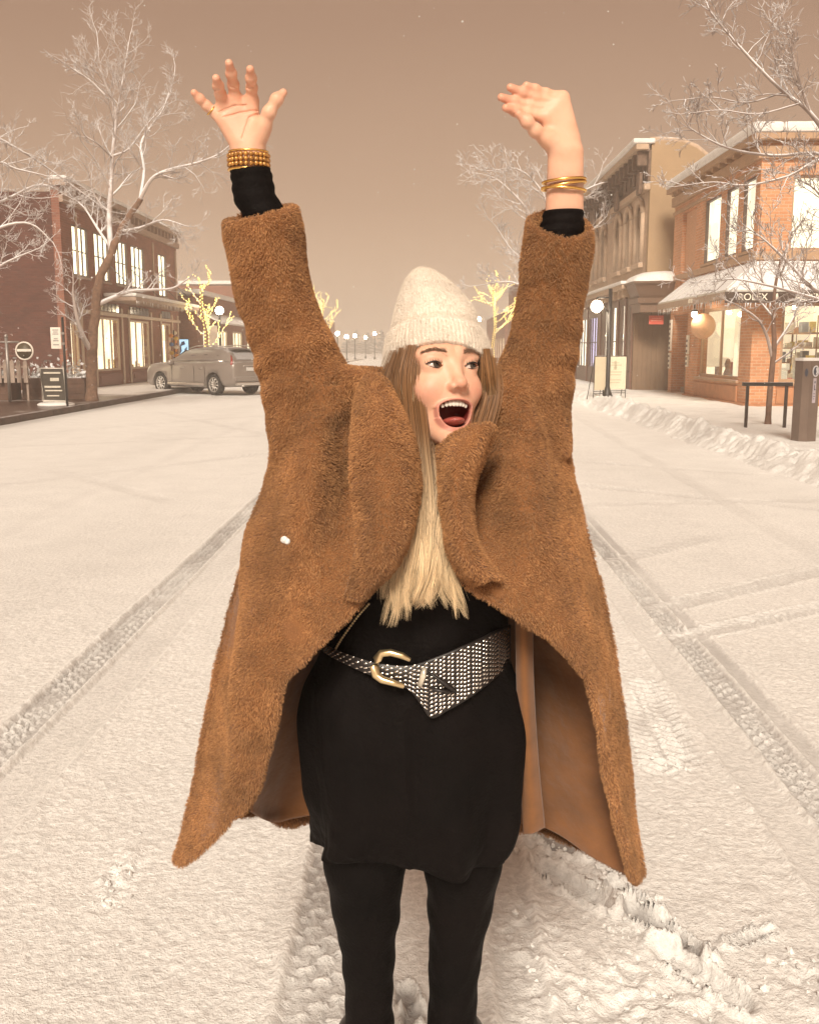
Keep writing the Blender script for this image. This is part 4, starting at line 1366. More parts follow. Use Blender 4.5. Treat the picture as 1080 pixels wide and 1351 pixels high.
# ---- far woods closing the street, a mass lost in the haze
g = np.random.default_rng(31)
tb = Tubes()
for k in range(150):
    x = g.uniform(-75, 65); y = g.uniform(290, 335); h = g.uniform(4, 7.5)
    tb.add([(x, y, 0), (x + g.normal(0, .2), y, h * 0.5), (x + g.normal(0, .4), y, h)], [0.22, 0.16, 0.04], 5)
    for j in range(34):
        z = h * g.uniform(0.12, 0.95); a = g.uniform(0, 6.28); l_ = h * 0.28 * (1.15 - z / h)
        tb.add([(x, y, z), (x + math.cos(a) * l_, y + math.sin(a) * l_, z - 0.05), (x + math.cos(a) * l_ * 1.5, y + math.sin(a) * l_ * 1.5, z - 0.25)], [0.3, 0.22, 0.02], 4)
o = link('far_wood', tb.mesh('far_wood'), pmat('wood_dark', (0.06, 0.05, 0.035), 0.8, var=0.3, scale=0.3, snow=0.7, snow_thr=0.5))
tag(o, kind='stuff')
# ================================================================== parked car
def make_car():
    t_ = tag(empty('parked_car', (0, 0, 0)), 'grey SUV lightly dusted with snow, parked nose in at an angle to the left kerb', 'car')
    M_PAINT = pmat('grey_paint', (0.24, 0.195, 0.165), 0.36, 0.35, var=0.08, scale=3, coat=0.5, snow=0.55, snow_thr=0.78, dust=0.08)
    M_GLS = pmat('car_glass', (0.055, 0.042, 0.036), 0.15, 0.0, var=0.3, scale=2, coat=0.3, snow=0.4, snow_thr=0.5, dust=0.07)
    M_BLK = pmat('black_trim', (0.02, 0.018, 0.017), 0.55, var=0.2)
    M_RUB = pmat('tyre_rubber', (0.018, 0.016, 0.015), 0.85, var=0.2)
    M_ALU = pmat('alloy_rim', (0.62, 0.58, 0.54), 0.35, 0.6, var=0.08)
    M_CHR = pmat('chrome', (0.7, 0.66, 0.62), 0.2, 0.9, var=0.05)
    # stations along x: front at +2.47, rear at -2.47;  (x, bottom z, sill half width, belt z, belt half width, bonnet/roof z, roof half width)
    xs = np.array([2.47, 2.40, 2.10, 1.55, 1.05, 0.80, 0.35, -0.30, -1.00, -1.60, -2.05, -2.30, -2.44, -2.47])
    zb = np.array([0.34, 0.30, 0.27, 0.27, 0.27, 0.27, 0.27, 0.27, 0.27, 0.27, 0.30, 0.34, 0.38, 0.42])
    wb = np.array([0.70, 0.82, 0.90, 0.93, 0.93, 0.93, 0.93, 0.93, 0.93, 0.93, 0.92, 0.88, 0.82, 0.76])
    zm = np.array([0.72, 0.80, 0.88, 0.94, 0.98, 1.00, 1.02, 1.04, 1.06, 1.08, 1.08, 1.06, 1.04, 1.00])
    zt = np.array([0.80, 0.96, 1.06, 1.11, 1.14, 1.16, 1.17, 1.18, 1.19, 1.20, 1.19, 1.17, 1.12, 1.06])
    wt = np.array([0.62, 0.76, 0.83, 0.86, 0.87, 0.88, 0.89, 0.89, 0.89, 0.88, 0.86, 0.82, 0.78, 0.72])
    rows = []
    for i in range(len(xs)):
        z0, z1, z2 = zb[i], zm[i], zt[i]
        half = [(wb[i] * 0.86, z0), (wb[i], z0 + 0.10), (wb[i] * 1.012, z0 + 0.28), (wb[i] * 1.0, z1 - 0.12), (wb[i] * 0.992, z1), (wt[i], z2 - 0.03), (wt[i] * 0.90, z2 + 0.012), (wt[i] * 0.45, z2 + 0.04)]
        pr = [(xs[i], y, z) for y, z in half] + [(xs[i], -y, z) for y, z in reversed(half)]
        rows.append(pr)
    G = np.array(rows); n = G.shape[1]
    D = np.stack([crom(G[:, j], 5) for j in range(n)], 1)
    V = D.reshape(-1, 3); Fc = [tuple(f) for f in grid_faces(D.shape[0], n, True)]
    Fc += [tuple(range(n)), tuple(range(len(V) - 1, len(V) - 1 - n, -1))]
    # cut wheel arches: move the lower skin up round each wheel
    WX, WR = (1.50, -1.48), 0.375
    V2 = V.copy()
    for wx in WX:
        dx = np.abs(V[:, 0] - wx)
        top = 0.375 + np.sqrt(np.clip(0.435 ** 2 - dx ** 2, 0, None))
        s = (dx < 0.435) & (V[:, 2] < top) & (np.abs(V[:, 1]) > 0.6)
        V2[s, 2] = top[s]
    mb = MB().add(V2, Fc, 0, True)
    mb.build('body', M_PAINT, t_, False)
    # cabin: tapered greenhouse
    cx = np.array([1.12, 0.36, -0.25, -1.0, -1.62, -2.05, -2.40])
    cz = np.array([1.18, 1.53, 1.665, 1.70, 1.66, 1.53, 1.20])
    cw = np.array([0.80, 0.70, 0.665, 0.66, 0.65, 0.63, 0.76])
    rows = []
    for i in range(len(cx)):
        zb_ = np.interp(cx[i], xs[::-1], zt[::-1]) - 0.02; wbt = np.interp(cx[i], xs[::-1], wt[::-1]) - 0.02
        z = cz[i]
        pr = [(wbt, zb_), (wbt * 0.985, zb_ + (z - zb_) * 0.25), (cw[i] + (wbt - cw[i]) * 0.28, zb_ + (z - zb_) * 0.72), (cw[i] * 0.96, z - 0.035), (cw[i] * 0.5, z)]
        rows.append([(cx[i], y, zz) for y, zz in pr] + [(cx[i], -y, zz) for y, zz in reversed(pr)])
    G = np.array(rows); n = G.shape[1]
    D = np.stack([crom(G[:, j], 6) for j in range(n)], 1)
    V = D.reshape(-1, 3); Fc = [tuple(f) for f in grid_faces(D.shape[0], n, True)] + [tuple(range(n)), tuple(range(len(V) - 1, len(V) - 1 - n, -1))]
    MB().add(V, Fc, 0, True).build('cabin', M_PAINT, t_, False)

    def side(x, f, s, off=0.006):
        """Point on the cabin side at x, f = 0 belt .. 1 roof."""
        zb_ = np.interp(x, xs[::-1], zt[::-1]) - 0.02; wbt = np.interp(x, xs[::-1], wt[::-1]) - 0.02
        z = np.interp(x, cx[::-1], cz[::-1]); c = np.interp(x, cx[::-1], cw[::-1])
        ks = [0, 0.25, 0.72, 1.0]; ws = [wbt, wbt * 0.985, c + (wbt - c) * 0.28, c * 0.96]
        return (x, s * (np.interp(f, ks, ws) + off), zb_ + (z - zb_ - 0.035) * f)
    for s in (1, -1):
        for (a0, a1, b0, b1) in ((0.62, -0.42, 0.16, -0.42), (-0.50, -1.32, -0.50, -1.32), (-1.40, -2.05, -1.40, -1.86)):
            A = [side(a0 + (a1 - a0) * k / 5, 0.10, s) for k in range(6)]; B = [side(b0 + (b1 - b0) * k / 5, 0.84, s) for k in range(6)]
            Mm = [side((a0 + (a1 - a0) * k / 5) * 0.5 + (b0 + (b1 - b0) * k / 5) * 0.5, 0.48, s, 0.012) for k in range(6)]
            mb = MB().add(A + Mm + B, [(k, k + 1, k + 7, k + 6) for k in range(5)] + [(k + 6, k + 7, k + 13, k + 12) for k in range(5)], 0, True)
            mb.build('side_window', M_GLS, t_, False)
        MB().tube([side(0.62, 0.05, s, 0.012), side(-0.5, 0.05, s, 0.012), side(-2.0, 0.06, s, 0.012)], 0.014, 6).build('window_trim', M_CHR, t_, False)
        MB().tube([(0.1, s * 0.62, 1.64), (-0.25, s * 0.63, 1.71), (-1.0, s * 0.63, 1.75), (-1.62, s * 0.62, 1.71), (-1.85, s * 0.61, 1.64)], 0.02, 6).build('roof_rail', M_ALU, t_, False)
        mr = MB().ball((0.72, s * 1.02, 1.13), 0.13, 0, 12, (0.7, 1.0, 0.75)).build('wing_mirror', M_PAINT, t_, False)
        for x0 in (0.30, -0.72):
            MB().tube([(x0, s * 0.935, 0.93), (x0 - 0.12, s * 0.955, 0.935), (x0 - 0.22, s * 0.935, 0.94)], 0.016, 6).build('door_handle', M_CHR, t_, False)
        sm = MB()
        for x0 in (0.78, -0.46, -1.05):
            sm.tube([(x0, s * 0.941, 0.45), (x0 - 0.02, s * 0.948, 0.75), (x0 + 0.02, s * 0.936, 1.02)], 0.007, 4)
        sm.build('door_seam', M_BLK, t_, False)
        MB().box(-1.0, 1.05, s * 0.945 - 0.012, s * 0.945 + 0.012, 0.34, 0.42, 0, 0.01).build('sill_trim', M_BLK if False else M_CHR, t_, False)
        # lamps
        MB().tube([(-2.30, s * 0.80, 0.92), (-2.34, s * 0.80, 1.10), (-2.30, s * 0.76, 1.24), (-2.20, s * 0.70, 1.38)], [0.06, 0.055, 0.035, 0.025], 8).build('tail_lamp', pmat('red_lens', (0.30, 0.03, 0.02), 0.2, var=0.1, coat=0.5), t_, False)
        MB().ball((2.28, s * 0.70, 0.86), 0.13, 0, 12, (0.8, 1.2, 0.6)).build('headlight', pmat('lens_clear', (0.6, 0.58, 0.55), 0.1, var=0.05, coat=0.6), t_, False)
        for wx in WX:
            w_ = empty('wheel', (wx, s * 0.80, 0.375)); w_.parent = t_
            pr = [(0.25, -0.03), (0.262, -0.115), (0.33, -0.125), (0.366, -0.10), (0.375, -0.05), (0.375, 0.05), (0.366, 0.10), (0.33, 0.125), (0.262, 0.115), (0.25, 0.03)]
            MB().lathe(pr, (0, 0, 0), 32, 0, 'Y').build('tyre', M_RUB, w_, False)
            mb = MB().lathe([(0.265, 0.0), (0.268, s * 0.105), (0.245, s * 0.118), (0.235, s * 0.09), (0.235, 0)], (0, 0, 0), 32, 0, 'Y')
            for k in range(10):
                a = 2 * math.pi * k / 10
                mb.tube([(0.04 * math.cos(a), s * 0.100, 0.04 * math.sin(a)), (0.245 * math.cos(a + 0.1), s * 0.095, 0.245 * math.sin(a + 0.1))], [0.028, 0.020], 6)
            mb.lathe([(0.065, s * 0.07), (0.065, s * 0.115), (0.02, s * 0.122)], (0, 0, 0), 14, 0, 'Y')
            mb.build('rim', M_ALU, w_, False)
            MB().lathe([(0.24, s * 0.035), (0.24, s * 0.05)], (0, 0, 0), 24, 0, 'Y').build('brake_disc', M_BLK, w_, False)
    # black boxes put in as the shade inside the wheel wells
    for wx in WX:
        MB().box(wx - 0.40, wx + 0.40, -0.62, 0.62, 0.30, 0.74).build('well_shade_box', M_BLK, t_, False)
    # rear
    pts = [(-2.345, y, 1.25) for y in (-0.60, -0.3, 0, 0.3, 0.60)] + [(-2.075, y, 1.51) for y in (-0.52, -0.26, 0, 0.26, 0.52)]
    pts = [(x - 0.025 - 0.02 * (1 - abs(y) / 0.6), y, z) for x, y, z in pts]
    MB().add(pts, [(k, k + 1, k + 6, k + 5) for k in range(4)], 0, True).build('rear_window', M_GLS, t_, False)
    MB().box(-2.22, -1.92, -0.58, 0.58, 1.60, 1.63, 0, 0.01).build('spoiler', M_BLK, t_, False)
    MB().box(-2.53, -2.38, -0.80, 0.80, 0.50, 0.66, 0, 0.04).build('rear_bumper', M_PAINT, t_, False)
    MB().box(-2.54, -2.40, -0.74, 0.74, 0.36, 0.48, 0, 0.03).build('bumper_trim', M_CHR, t_, False)
    MB().box(-2.515, -2.47, -0.26, 0.26, 0.86, 0.98, 0, 0.006).build('licence_plate', pmat('plate_white', (0.62, 0.6, 0.58), 0.5, var=0.2, scale=20), t_, False)
    MB().tube([(-2.475, -0.42, 1.035), (-2.49, 0, 1.04), (-2.475, 0.42, 1.035)], 0.018, 6).build('tailgate_strip', M_CHR, t_, False)
    # front: grille and windscreen
    MB().box(2.44, 2.50, -0.42, 0.42, 0.56, 0.86, 0, 0.02).build('grille', M_BLK, t_, False)
    A = [(0.93, y, 1.205) for y in (-0.72, -0.3, 0.3, 0.72)]; B = [(0.34, y * 0.86, 1.545) for y in (-0.72, -0.3, 0.3, 0.72)]
    MB().add([(x + 0.02, y, z + 0.03) for x, y, z in A + B], [(k, k + 1, k + 5, k + 4) for k in range(3)], 0, True).build('windscreen', M_GLS, t_, False)
    for s in (0.5, -0.5):
        MB().tube([(-2.5, s, 0.36), (-2.58, s, 0.35)], 0.04, 8).build('exhaust', M_CHR, t_, False)
    return t_


car = make_car()
car.location = (-8.0, 36.3, 0.0)
car.rotation_euler = (0, 0, R(180 - 38))
# ================================================================== right side of the street
M_BRICK_R = brickmat('warm_brick', (0.62, 0.29, 0.145), (0.50, 0.215, 0.102), (0.56, 0.40, 0.27))
M_TRIM_R = pmat('tan_trim', (0.40, 0.25, 0.15), 0.6, var=0.12, scale=5, snow=0.85, snow_thr=0.8)
M_TAN = pmat('tan_render', (0.36, 0.245, 0.145), 0.85, var=0.10, scale=0.7, bump=0.15, bscale=40)
M_BOARD = pmat('brown_board', (0.20, 0.125, 0.075), 0.7, var=0.15, scale=2)
M_STONE = pmat('carved_stone', (0.48, 0.35, 0.25), 0.8, var=0.14, scale=5, bump=0.4, bscale=22, snow=0.85, snow_thr=0.72)
M_FRIEZE = pmat('dark_frieze', (0.15, 0.095, 0.066), 0.8, var=0.45, scale=9, bump=0.9, bscale=14, snow=0.8, snow_thr=0.7)
M_LIT_U = roommat('lit_office', (1.0, 0.90, 0.70), 1.9, 1.4, 0.4)
M_LIT_J = roommat('lit_jeweller', (1.0, 0.84, 0.60), 1.35, 0.9, 0.6)
M_AWN = pmat('awning_sheet', (0.55, 0.53, 0.48), 0.5, var=0.06, scale=3, snow=0.92, snow_thr=0.25)
M_FASCIA = pmat('dark_fascia', (0.055, 0.032, 0.022), 0.45, var=0.2)
M_LETTER = pmat('white_letter', (0.85, 0.78, 0.66), 0.5, var=0.03)

# ---- brick corner building
XR, YF, YE, ZR = 8.8, 26.0, 34.7, 6.75
b_ = tag(empty('corner_building', (XR, YF, 0)), 'orange brick corner shop with a pale sloping awning and lit display windows', 'building')
fs = Face('-X', XR); ff = Face('-Y', YF)
hs = [(31.9, 33.6, 3.75, 6.0), (29.35, 30.95, 4.15, 6.0), (27.75, 28.85, 4.15, 6.0), (26.35, 27.35, 4.15, 6.0),
      (27.0, 31.1, 0.78, 2.80), (32.4, 34.25, 0.15, 2.75)]
hf = [(9.62, 11.6, 4.1, 5.95), (12.6, 14.6, 4.1, 5.95), (9.55, 11.8, 0.75, 2.80), (12.2, 13.3, 0.15, 2.75), (13.8, 16.4, 0.75, 2.8)]
mb = MB()
fs.wall(mb, YF + 0.302, YE, 0.10, ZR, 0.30, [(max(h[0], YF + 0.302), *h[1:]) for h in hs])
ff.wall(mb, XR, 18, 0.10, ZR, 0.30, hf)
mb.box(XR + 0.302, 18, YE - 0.3, YE, 0.1, ZR)
mb.build('wall', M_BRICK_R, b_)
MB().box(XR + 0.303, 18, YF + 0.303, YE - 0.303, ZR - 0.4, ZR - 0.2).build('roof', M_ROOF, b_)
mb = MB()
fs.box(mb, YF - 0.12, YE + 0.05, -0.12, -0.002, ZR - 0.42, ZR - 0.12, 0, 0.02); ff.box(mb, XR + 0.0, 18, -0.12, -0.002, ZR - 0.42, ZR - 0.12, 0, 0.02)
fs.box(mb, YF - 0.30, YE + 0.1, -0.30, 0.35, ZR + 0.003, ZR + 0.16, 0, 0.02); ff.box(mb, XR + 0.352, 18, -0.30, 0.35, ZR + 0.003, ZR + 0.16, 0, 0.02)
fs.box(mb, YF - 0.36, YE + 0.14, -0.36, 0.40, ZR + 0.163, ZR + 0.42, 1, 0.09); ff.box(mb, XR + 0.403, 18, -0.36, 0.40, ZR + 0.163, ZR + 0.42, 1, 0.09)
fs.box(mb, YF + 0.02, YE, -0.07, -0.002, 3.86, 4.04, 0, 0.01); ff.box(mb, XR - 0.07, 18, -0.07, -0.002, 3.86, 4.04, 0, 0.01)
fs.box(mb, YF + 0.02, YE, -0.06, -0.002, 6.06, 6.16, 0, 0.01)
for k in range(13):
    fs.box(mb, YF + 0.3 + k * 0.66, YF + 0.44 + k * 0.66, -0.22, -0.003, ZR - 0.117, ZR)
mb.build('cornice', [M_TRIM_R, M_ROOF], b_)
mb = MB(); fs.box(mb, 31.92, 33.58, 0.12, 0.17, 3.76, 5.99); mb.build('blind_panel', pmat('peach_panel', (0.55, 0.30, 0.17), 0.7, var=0.08), b_)
for h in hs[1:4]:
    window(fs, b_, h, M_FRAME_D, M_LIT_U, 1, 1, 0.06, 0.04, 0.05, 0.7, inner=M_INNER, sill=M_TRIM_R)
for h in hf[:2]:
    window(ff, b_, h, M_TRIM_R, M_LIT_U, 2, 1, 0.07, 0.05, 0.12, 0.9, inner=M_INNER, sill=M_TRIM_R)
w_ = window(fs, b_, hs[4], M_TRIM_R, M_LIT_J, 2, 1, 0.09, 0.09, 0.12, room=False, sill=M_TRIM_R)
goods(fs, b_, 27.1, 31.0, 0.72, 0.35, 1.4, 71, 26, 1.1)
for k in (2, 4):
    window(ff, b_, hf[k], M_TRIM_R, M_LIT_J, 2, 1, 0.09, 0.08, 0.12, room=False, sill=M_TRIM_R)
    goods(ff, b_, hf[k][0], hf[k][1], 0.70, 0.35, 1.5, 80 + k, 26, 1.3)
window(ff, b_, hf[3], M_TRIM_R, M_LIT_J, 1, 1, 0.14, 0.05, 0.12, room=False)
shop_room(fs, b_, YF + 2.4, 32.2, 0.6, 2.95, 2.2, M_LIT_J, M_INNER)
shop_room(ff, b_, XR + 0.35, 17.5, 0.12, 2.95, 2.3, M_LIT_J, M_INNER)
shelf_goods(fs, b_, 26.6, 31.9, 1.7, 171)
shelf_goods(ff, b_, 9.3, 17.0, 1.9, 172)
# shop ceiling spots seen through the windows
mb = MB()
for (x, y) in ((9.5, 27.5), (9.6, 29.0), (9.5, 30.4), (10.2, 26.9), (11.2, 26.9)):
    mb.lathe([(0.07, 2.66), (0.07, 2.74)], (x, y, 0), 12)
mb.build_split('ceiling_spot', emat('spot_light', (1.0, 0.86, 0.62), 90.0), b_)
mb = MB()
fs.box(mb, 26.95, 31.15, -0.05, -0.002, 0.20, 0.62, 0, 0.01); fs.box(mb, YF + 0.05, 32.3, -0.12, -0.004, 0.13, 0.19, 0, 0.01)
ff.box(mb, 9.5, 11.85, -0.05, -0.002, 0.20, 0.60, 0, 0.01); ff.box(mb, XR - 0.1, 12.1, -0.12, -0.004, 0.13, 0.19, 0, 0.01)
mb.build('stall_riser', pmat('brick_panel', (0.42, 0.19, 0.09), 0.7, var=0.15, scale=4), b_)
# awning wrapping the corner
aw = empty('awning', (XR, YF, 3)); rebase(aw, b_)
aw.location = (XR, YF, 3); aw.matrix_parent_inverse = parent_world(b_).inverted()
zo, zi, pj = 3.06, 3.84, 1.02
A = [(XR - 0.003, 32.2, zi), (XR - pj, 32.2, zo), (XR - pj, YF - pj, zo), (XR - 0.003, YF - 0.003, zi), (18, YF - pj, zo), (18, YF - 0.003, zi)]
th = 0.05
mb = MB().add(A + [(x, y, z - th) for x, y, z in A], [(0, 1, 2, 3), (3, 2, 4, 5), (9, 8, 7, 6), (11, 10, 8, 9), (0, 6, 7, 1), (1, 7, 8, 2), (2, 8, 10, 4), (0, 3, 9, 6), (3, 5, 11, 9), (4, 10, 11, 5)])
for k in range(7):
    f = k / 7; y = 32.1 + (YF - pj - 32.1) * f
    if y > YF + 0.1: mb.tube([(XR - 0.02, y, zi + 0.006), (XR - pj, y, zo + 0.008)], 0.010, 5)
for k in range(9):
    x = XR + 0.6 + k; mb.tube([(x, YF - 0.02, zi + 0.006), (x, YF - pj, zo + 0.008)], 0.010, 5)
mb.tube([(XR - 0.01, YF - 0.01, zi + 0.012), (XR - pj, YF - pj, zo + 0.016)], 0.025, 5)
mb.build('roof_sheet', M_AWN, aw)
mb = MB()
mb.box(XR - pj - 0.03, XR - pj + 0.03, YF - pj + 0.032, 32.2, zo - 0.22, zo - 0.052, 1); mb.box(XR - pj - 0.03, 18, YF - pj - 0.03, YF - pj + 0.03, zo - 0.32, zo - 0.052)
mb.build('fascia', [M_FASCIA, pmat('tan_valance', (0.34, 0.24, 0.17), 0.6, var=0.12)], aw)
Mx = Matrix.Translation((8.42, YF - pj - 0.034, zo - 0.185)) @ Matrix.Rotation(math.pi / 2, 4, 'X')
lettering('ROLEX', 0.235, Mx, M_LETTER, aw, depth=0.012)
mb = MB().lathe([(0.065, 0), (0.06, 0.02)], (8.98, YF - pj - 0.052, zo - 0.18), 14, 0, 'Y')
mb.prism([(8.92, zo - 0.14), (8.94, zo - 0.08), (8.96, zo - 0.12), (8.98, zo - 0.07), (9.0, zo - 0.12), (9.02, zo - 0.08), (9.04, zo - 0.14)], YF - pj - 0.05, YF - pj - 0.034, 'Y')
mb.build('emblem', M_LETTER, aw)
lettering('ALPEN GOLD', 0.235, Matrix.Translation((10.15, YF - pj - 0.034, zo - 0.185)) @ Matrix.Rotation(math.pi / 2, 4, 'X'), M_LETTER, aw, depth=0.012)
Ms = Matrix.Translation((XR - pj - 0.034, 28.2, zo - 0.136)) @ Matrix.Rotation(-math.pi / 2, 4, 'Z') @ Matrix.Rotation(math.pi / 2, 4, 'X')
lettering('GIFTS', 0.16, Ms, M_LETTER, aw, depth=0.012)
mb = MB()
g = np.random.default_rng(6)
for k in range(60):
    y = g.uniform(YF - pj, 32.2); l_ = g.uniform(0.04, 0.2); mb.tube([(XR - pj, y, zo - 0.215), (XR - pj, y, zo - 0.22 - l_)], [0.013, 0.002], 5)
    x = g.uniform(XR - pj, 17); l_ = g.uniform(0.04, 0.2); mb.tube([(x, YF - pj - 0.02, zo - 0.315), (x, YF - pj, zo - 0.32 - l_)], [0.013, 0.002], 5)
mb.build('icicles', pmat('ice', (0.75, 0.76, 0.78), 0.15, var=0.05), aw)['kind'] = 'stuff'
corner_ = b_
# lamp under the awning
t_ = tag(empty('awning_lamp', (8.25, 29.6, 2.72)), 'small glowing lamp under the pale awning above the round shop sign', 'lamp')
lamp_ = t_
MB().ball((8.25, 29.6, 2.62), 0.085, 0, 12).build('bulb', emat('awning_bulb', (1.0, 0.84, 0.6), 110.0), t_)
MB().tube([(8.25, 29.6, 2.70), (8.25, 29.6, 3.30)], 0.018, 6).lathe([(0.03, 2.78), (0.12, 2.70), (0.12, 2.69)], (8.25, 29.6, 0), 12).build('bracket', M_METAL_D, t_)
MB().tube([(8.25, 29.6, 3.29), (8.799, 29.6, 3.29)], 0.015, 6).build('arm', M_METAL_D, t_)
# round peach sign hung before the window
t_ = tag(empty('hanging_disc', (8.62, 29.95, 2.45)), 'round peach coloured disc hung in front of the corner shop window', 'sign')
disc_ = t_
MB().lathe([(0.36, -0.025), (0.37, 0), (0.36, 0.025)], (8.55, 29.7, 2.28), 32, 0, 'Y').build('disc', pmat('peach_disc', (0.70, 0.42, 0.25), 0.5, var=0.12, scale=6), t_)
MB().tube([(8.55, 29.7, 2.64), (8.55, 29.7, 3.02)], 0.01, 5).build('hanger', M_METAL_D, t_)
# entry alcove at the far bay: stair, rail and sign boards
mb = MB()
for k in range(5): fs.box(mb, 32.45, 34.2, 0.32 + k * 0.27, 0.32 + (k + 1) * 0.27 - 0.003, 0.12, 0.15 + (k + 1) * 0.17)
mb.build('stair', pmat('stair_stone', (0.3, 0.24, 0.19), 0.8, snow=0.8), b_)
mb = MB(); fs.box(mb, 32.3, 34.4, 1.75, 1.85, 0.1, 3.2); fs.box(mb, 32.25, 32.395, 0.303, 1.748, 0.1, 3.2); fs.box(mb, 34.255, 34.4, 0.303, 1.748, 0.1, 3.2)
mb.build('alcove_wall', M_BRICK_R, b_)
mb = MB().tube([fs.P(33.2, 0.2, 1.0), fs.P(33.2, 1.3, 1.75)], 0.03, 6).tube([fs.P(33.2, 0.2, 0.15), fs.P(33.2, 0.2, 1.0)], 0.025, 6).tube([fs.P(33.2, 1.3, 0.9), fs.P(33.2, 1.3, 1.75)], 0.025, 6)
mb.build('stair_rail', M_TRIM_R, b_)
mb = MB(); lm = MB()
for (u, z0, z1) in ((34.45, 1.55, 2.6), (34.45, 0.95, 1.48), (32.15, 1.45, 2.05), (32.15, 1.05, 1.4)):
    fs.box(mb, u - 0.10, u + 0.14, -0.06, -0.003, z0, z1, 0, 0.008)
    n_ = int((z1 - z0) / 0.16)
    for k in range(n_):
        fs.box(lm, u - 0.05, u + 0.09, -0.068, -0.0605, z0 + 0.06 + k * 0.16, z0 + 0.14 + k * 0.16)
so_ = mb.build_split('sign_board', pmat('pale_board', (0.75, 0.70, 0.6), 0.5, var=0.05), b_)[0]; [rebase(q_, so_) for q_ in lm.build_split('lettering', M_FASCIA)]  # sign boards in a plain pale colour

for o_ in (corner_, lamp_, disc_): o_.location.x -= 0.35

# ---- tan building with carved cornice
XT, YT_, YT2_, ZT_ = 8.12, 36.0, 50.0, 8.7
b_ = tag(empty('tan_building', (XT, YT_, 0)), 'tan building with arched upper windows and a blank side wall, left of the brick shop', 'building')
ft = Face('-X', XT)
ah = [(36.9, 37.9), (38.9, 39.9), (40.9, 41.9), (44.2, 45.2), (46.4, 47.4)]
holes = [(a, b, 4.75, 6.75) for a, b in ah]
mb = MB(); ft.wall(mb, YT_ + 0.302, YT2_, 3.6, ZT_ - 0.3, 0.30, holes)
mb.box(XT, 22, YT_, YT_ + 0.30, 0.10, 7.75, 1)
mb.prism([(XT, 7.753), (22, 7.753), (22, 7.9), (10.6, 7.95), (10.2, 8.1), (9.7, 8.5), (9.2, 8.7), (8.6, 8.74), (XT, 8.74)], YT_, YT_ + 0.30, 'Y', 1)
mb.box(XT + 0.302, 22, YT2_ - 0.3, YT2_, 0.1, 7.7, 1)
mb.build('wall', [M_STONE, M_TAN], b_)
mb = MB().tube([(XT - 0.05, YT_ + 0.15, 8.80), (8.6, YT_ + 0.15, 8.80), (9.2, YT_ + 0.15, 8.76), (9.7, YT_ + 0.15, 8.55), (10.2, YT_ + 0.15, 8.16), (10.6, YT_ + 0.15, 8.0), (22, YT_ + 0.15, 7.95)], 0.12, 8)
mb.build('parapet_cap', M_STONE, b_)
MB().box(XT + 0.31, 22, YT_ + 0.31, YT2_ - 0.31, 7.2, 7.4).build('roof', M_ROOF, b_)
mb = MB()
# frieze, brackets and cornice
ft.box(mb, YT_ - 0.02, YT2_, -0.10, -0.003, 7.35, 8.45, 1, 0.02)
ft.box(mb, YT_ - 0.06, YT2_, -0.55, -0.104, 8.46, 8.66, 0, 0.03); ft.box(mb, YT_ - 0.10, YT2_, -0.66, 0.1, 8.663, 8.83, 2, 0.05)
ft.box(mb, YT_ - 0.04, YT2_, -0.22, -0.004, 7.12, 7.34, 0, 0.03)
for k in range(18):
    y = YT_ + 0.15 + k * 0.8
    ft.box(mb, y, y + 0.18, -0.45, -0.103, 7.95, 8.455, 1, 0.03)
    ft.box(mb, y + 0.27, y + 0.70, -0.15, -0.1025, 7.55, 8.2, 1, 0.03)
for y in (36.2, 40.4, 43.0, 45.8): ft.box(mb, y, y + 0.5, -0.36, -0.225, 7.0, 7.75, 1, 0.06)
mb.build('cornice', [M_STONE, M_FRIEZE, M_ROOF], b_)
M_WIND = pmat('unlit_pane', (0.10, 0.06, 0.04), 0.25, var=0.35, scale=2)
for (a, b) in ah:
    wo = window(ft, b_, (a, b, 4.75, 6.75), M_FRAME_D, M_WIND, 1, 2, 0.07, 0.06, 0.16, 0.3, glass=False)
    m2 = MB(); c = (a + b) / 2
    arch = [ft.P(c + 0.58 * math.cos(k * math.pi / 10), -0.06, 6.45 + 0.52 * math.sin(k * math.pi / 10)) for k in range(11)]
    m2.tube(arch, 0.10, 6); m2.tube([ft.P(a - 0.08, -0.04, 4.7), ft.P(a - 0.08, -0.04, 6.45)], 0.09, 8); m2.tube([ft.P(b + 0.08, -0.04, 4.7), ft.P(b + 0.08, -0.04, 6.45)], 0.09, 8)
    ft.box(m2, a - 0.2, b + 0.2, -0.18, -0.003, 4.52, 4.70, 0, 0.03)
    rebase(m2.build('arch_trim', M_STONE), wo)
# lower shop front, standing forward
XS = 7.72
fb = Face('-X', XS)
sh = [(36.35, 36.95, 0.75, 3.15), (37.7, 38.35, 0.55, 3.25), (39.3, 40.3, 0.55, 3.25), (41.3, 42.0, 0.55, 3.25), (43.6, 45.6, 0.8, 3.0), (46.4, 48.8, 0.8, 3.0)]
mb = MB(); fb.wall(mb, YT_ + 0.062, YT2_, 0.10, 3.45, 0.25, sh); mb.build('shop_front', pmat('brown_paint', (0.15, 0.085, 0.055), 0.5, var=0.2), b_)
M_LIT_T = roommat('lit_tall', (1.0, 0.88, 0.70), 2.8, 1.2, 0.2)
M_LIT_V = emat('lit_violet', (0.80, 0.70, 1.0), 1.8)
for i, h in enumerate(sh):
    window(fb, b_, h, M_FRAME_D, M_LIT_V if i == 4 else M_LIT_T, 1 if i < 4 else 3, 2, 0.04, 0.04, 0.03, 0.45)
mb = MB()
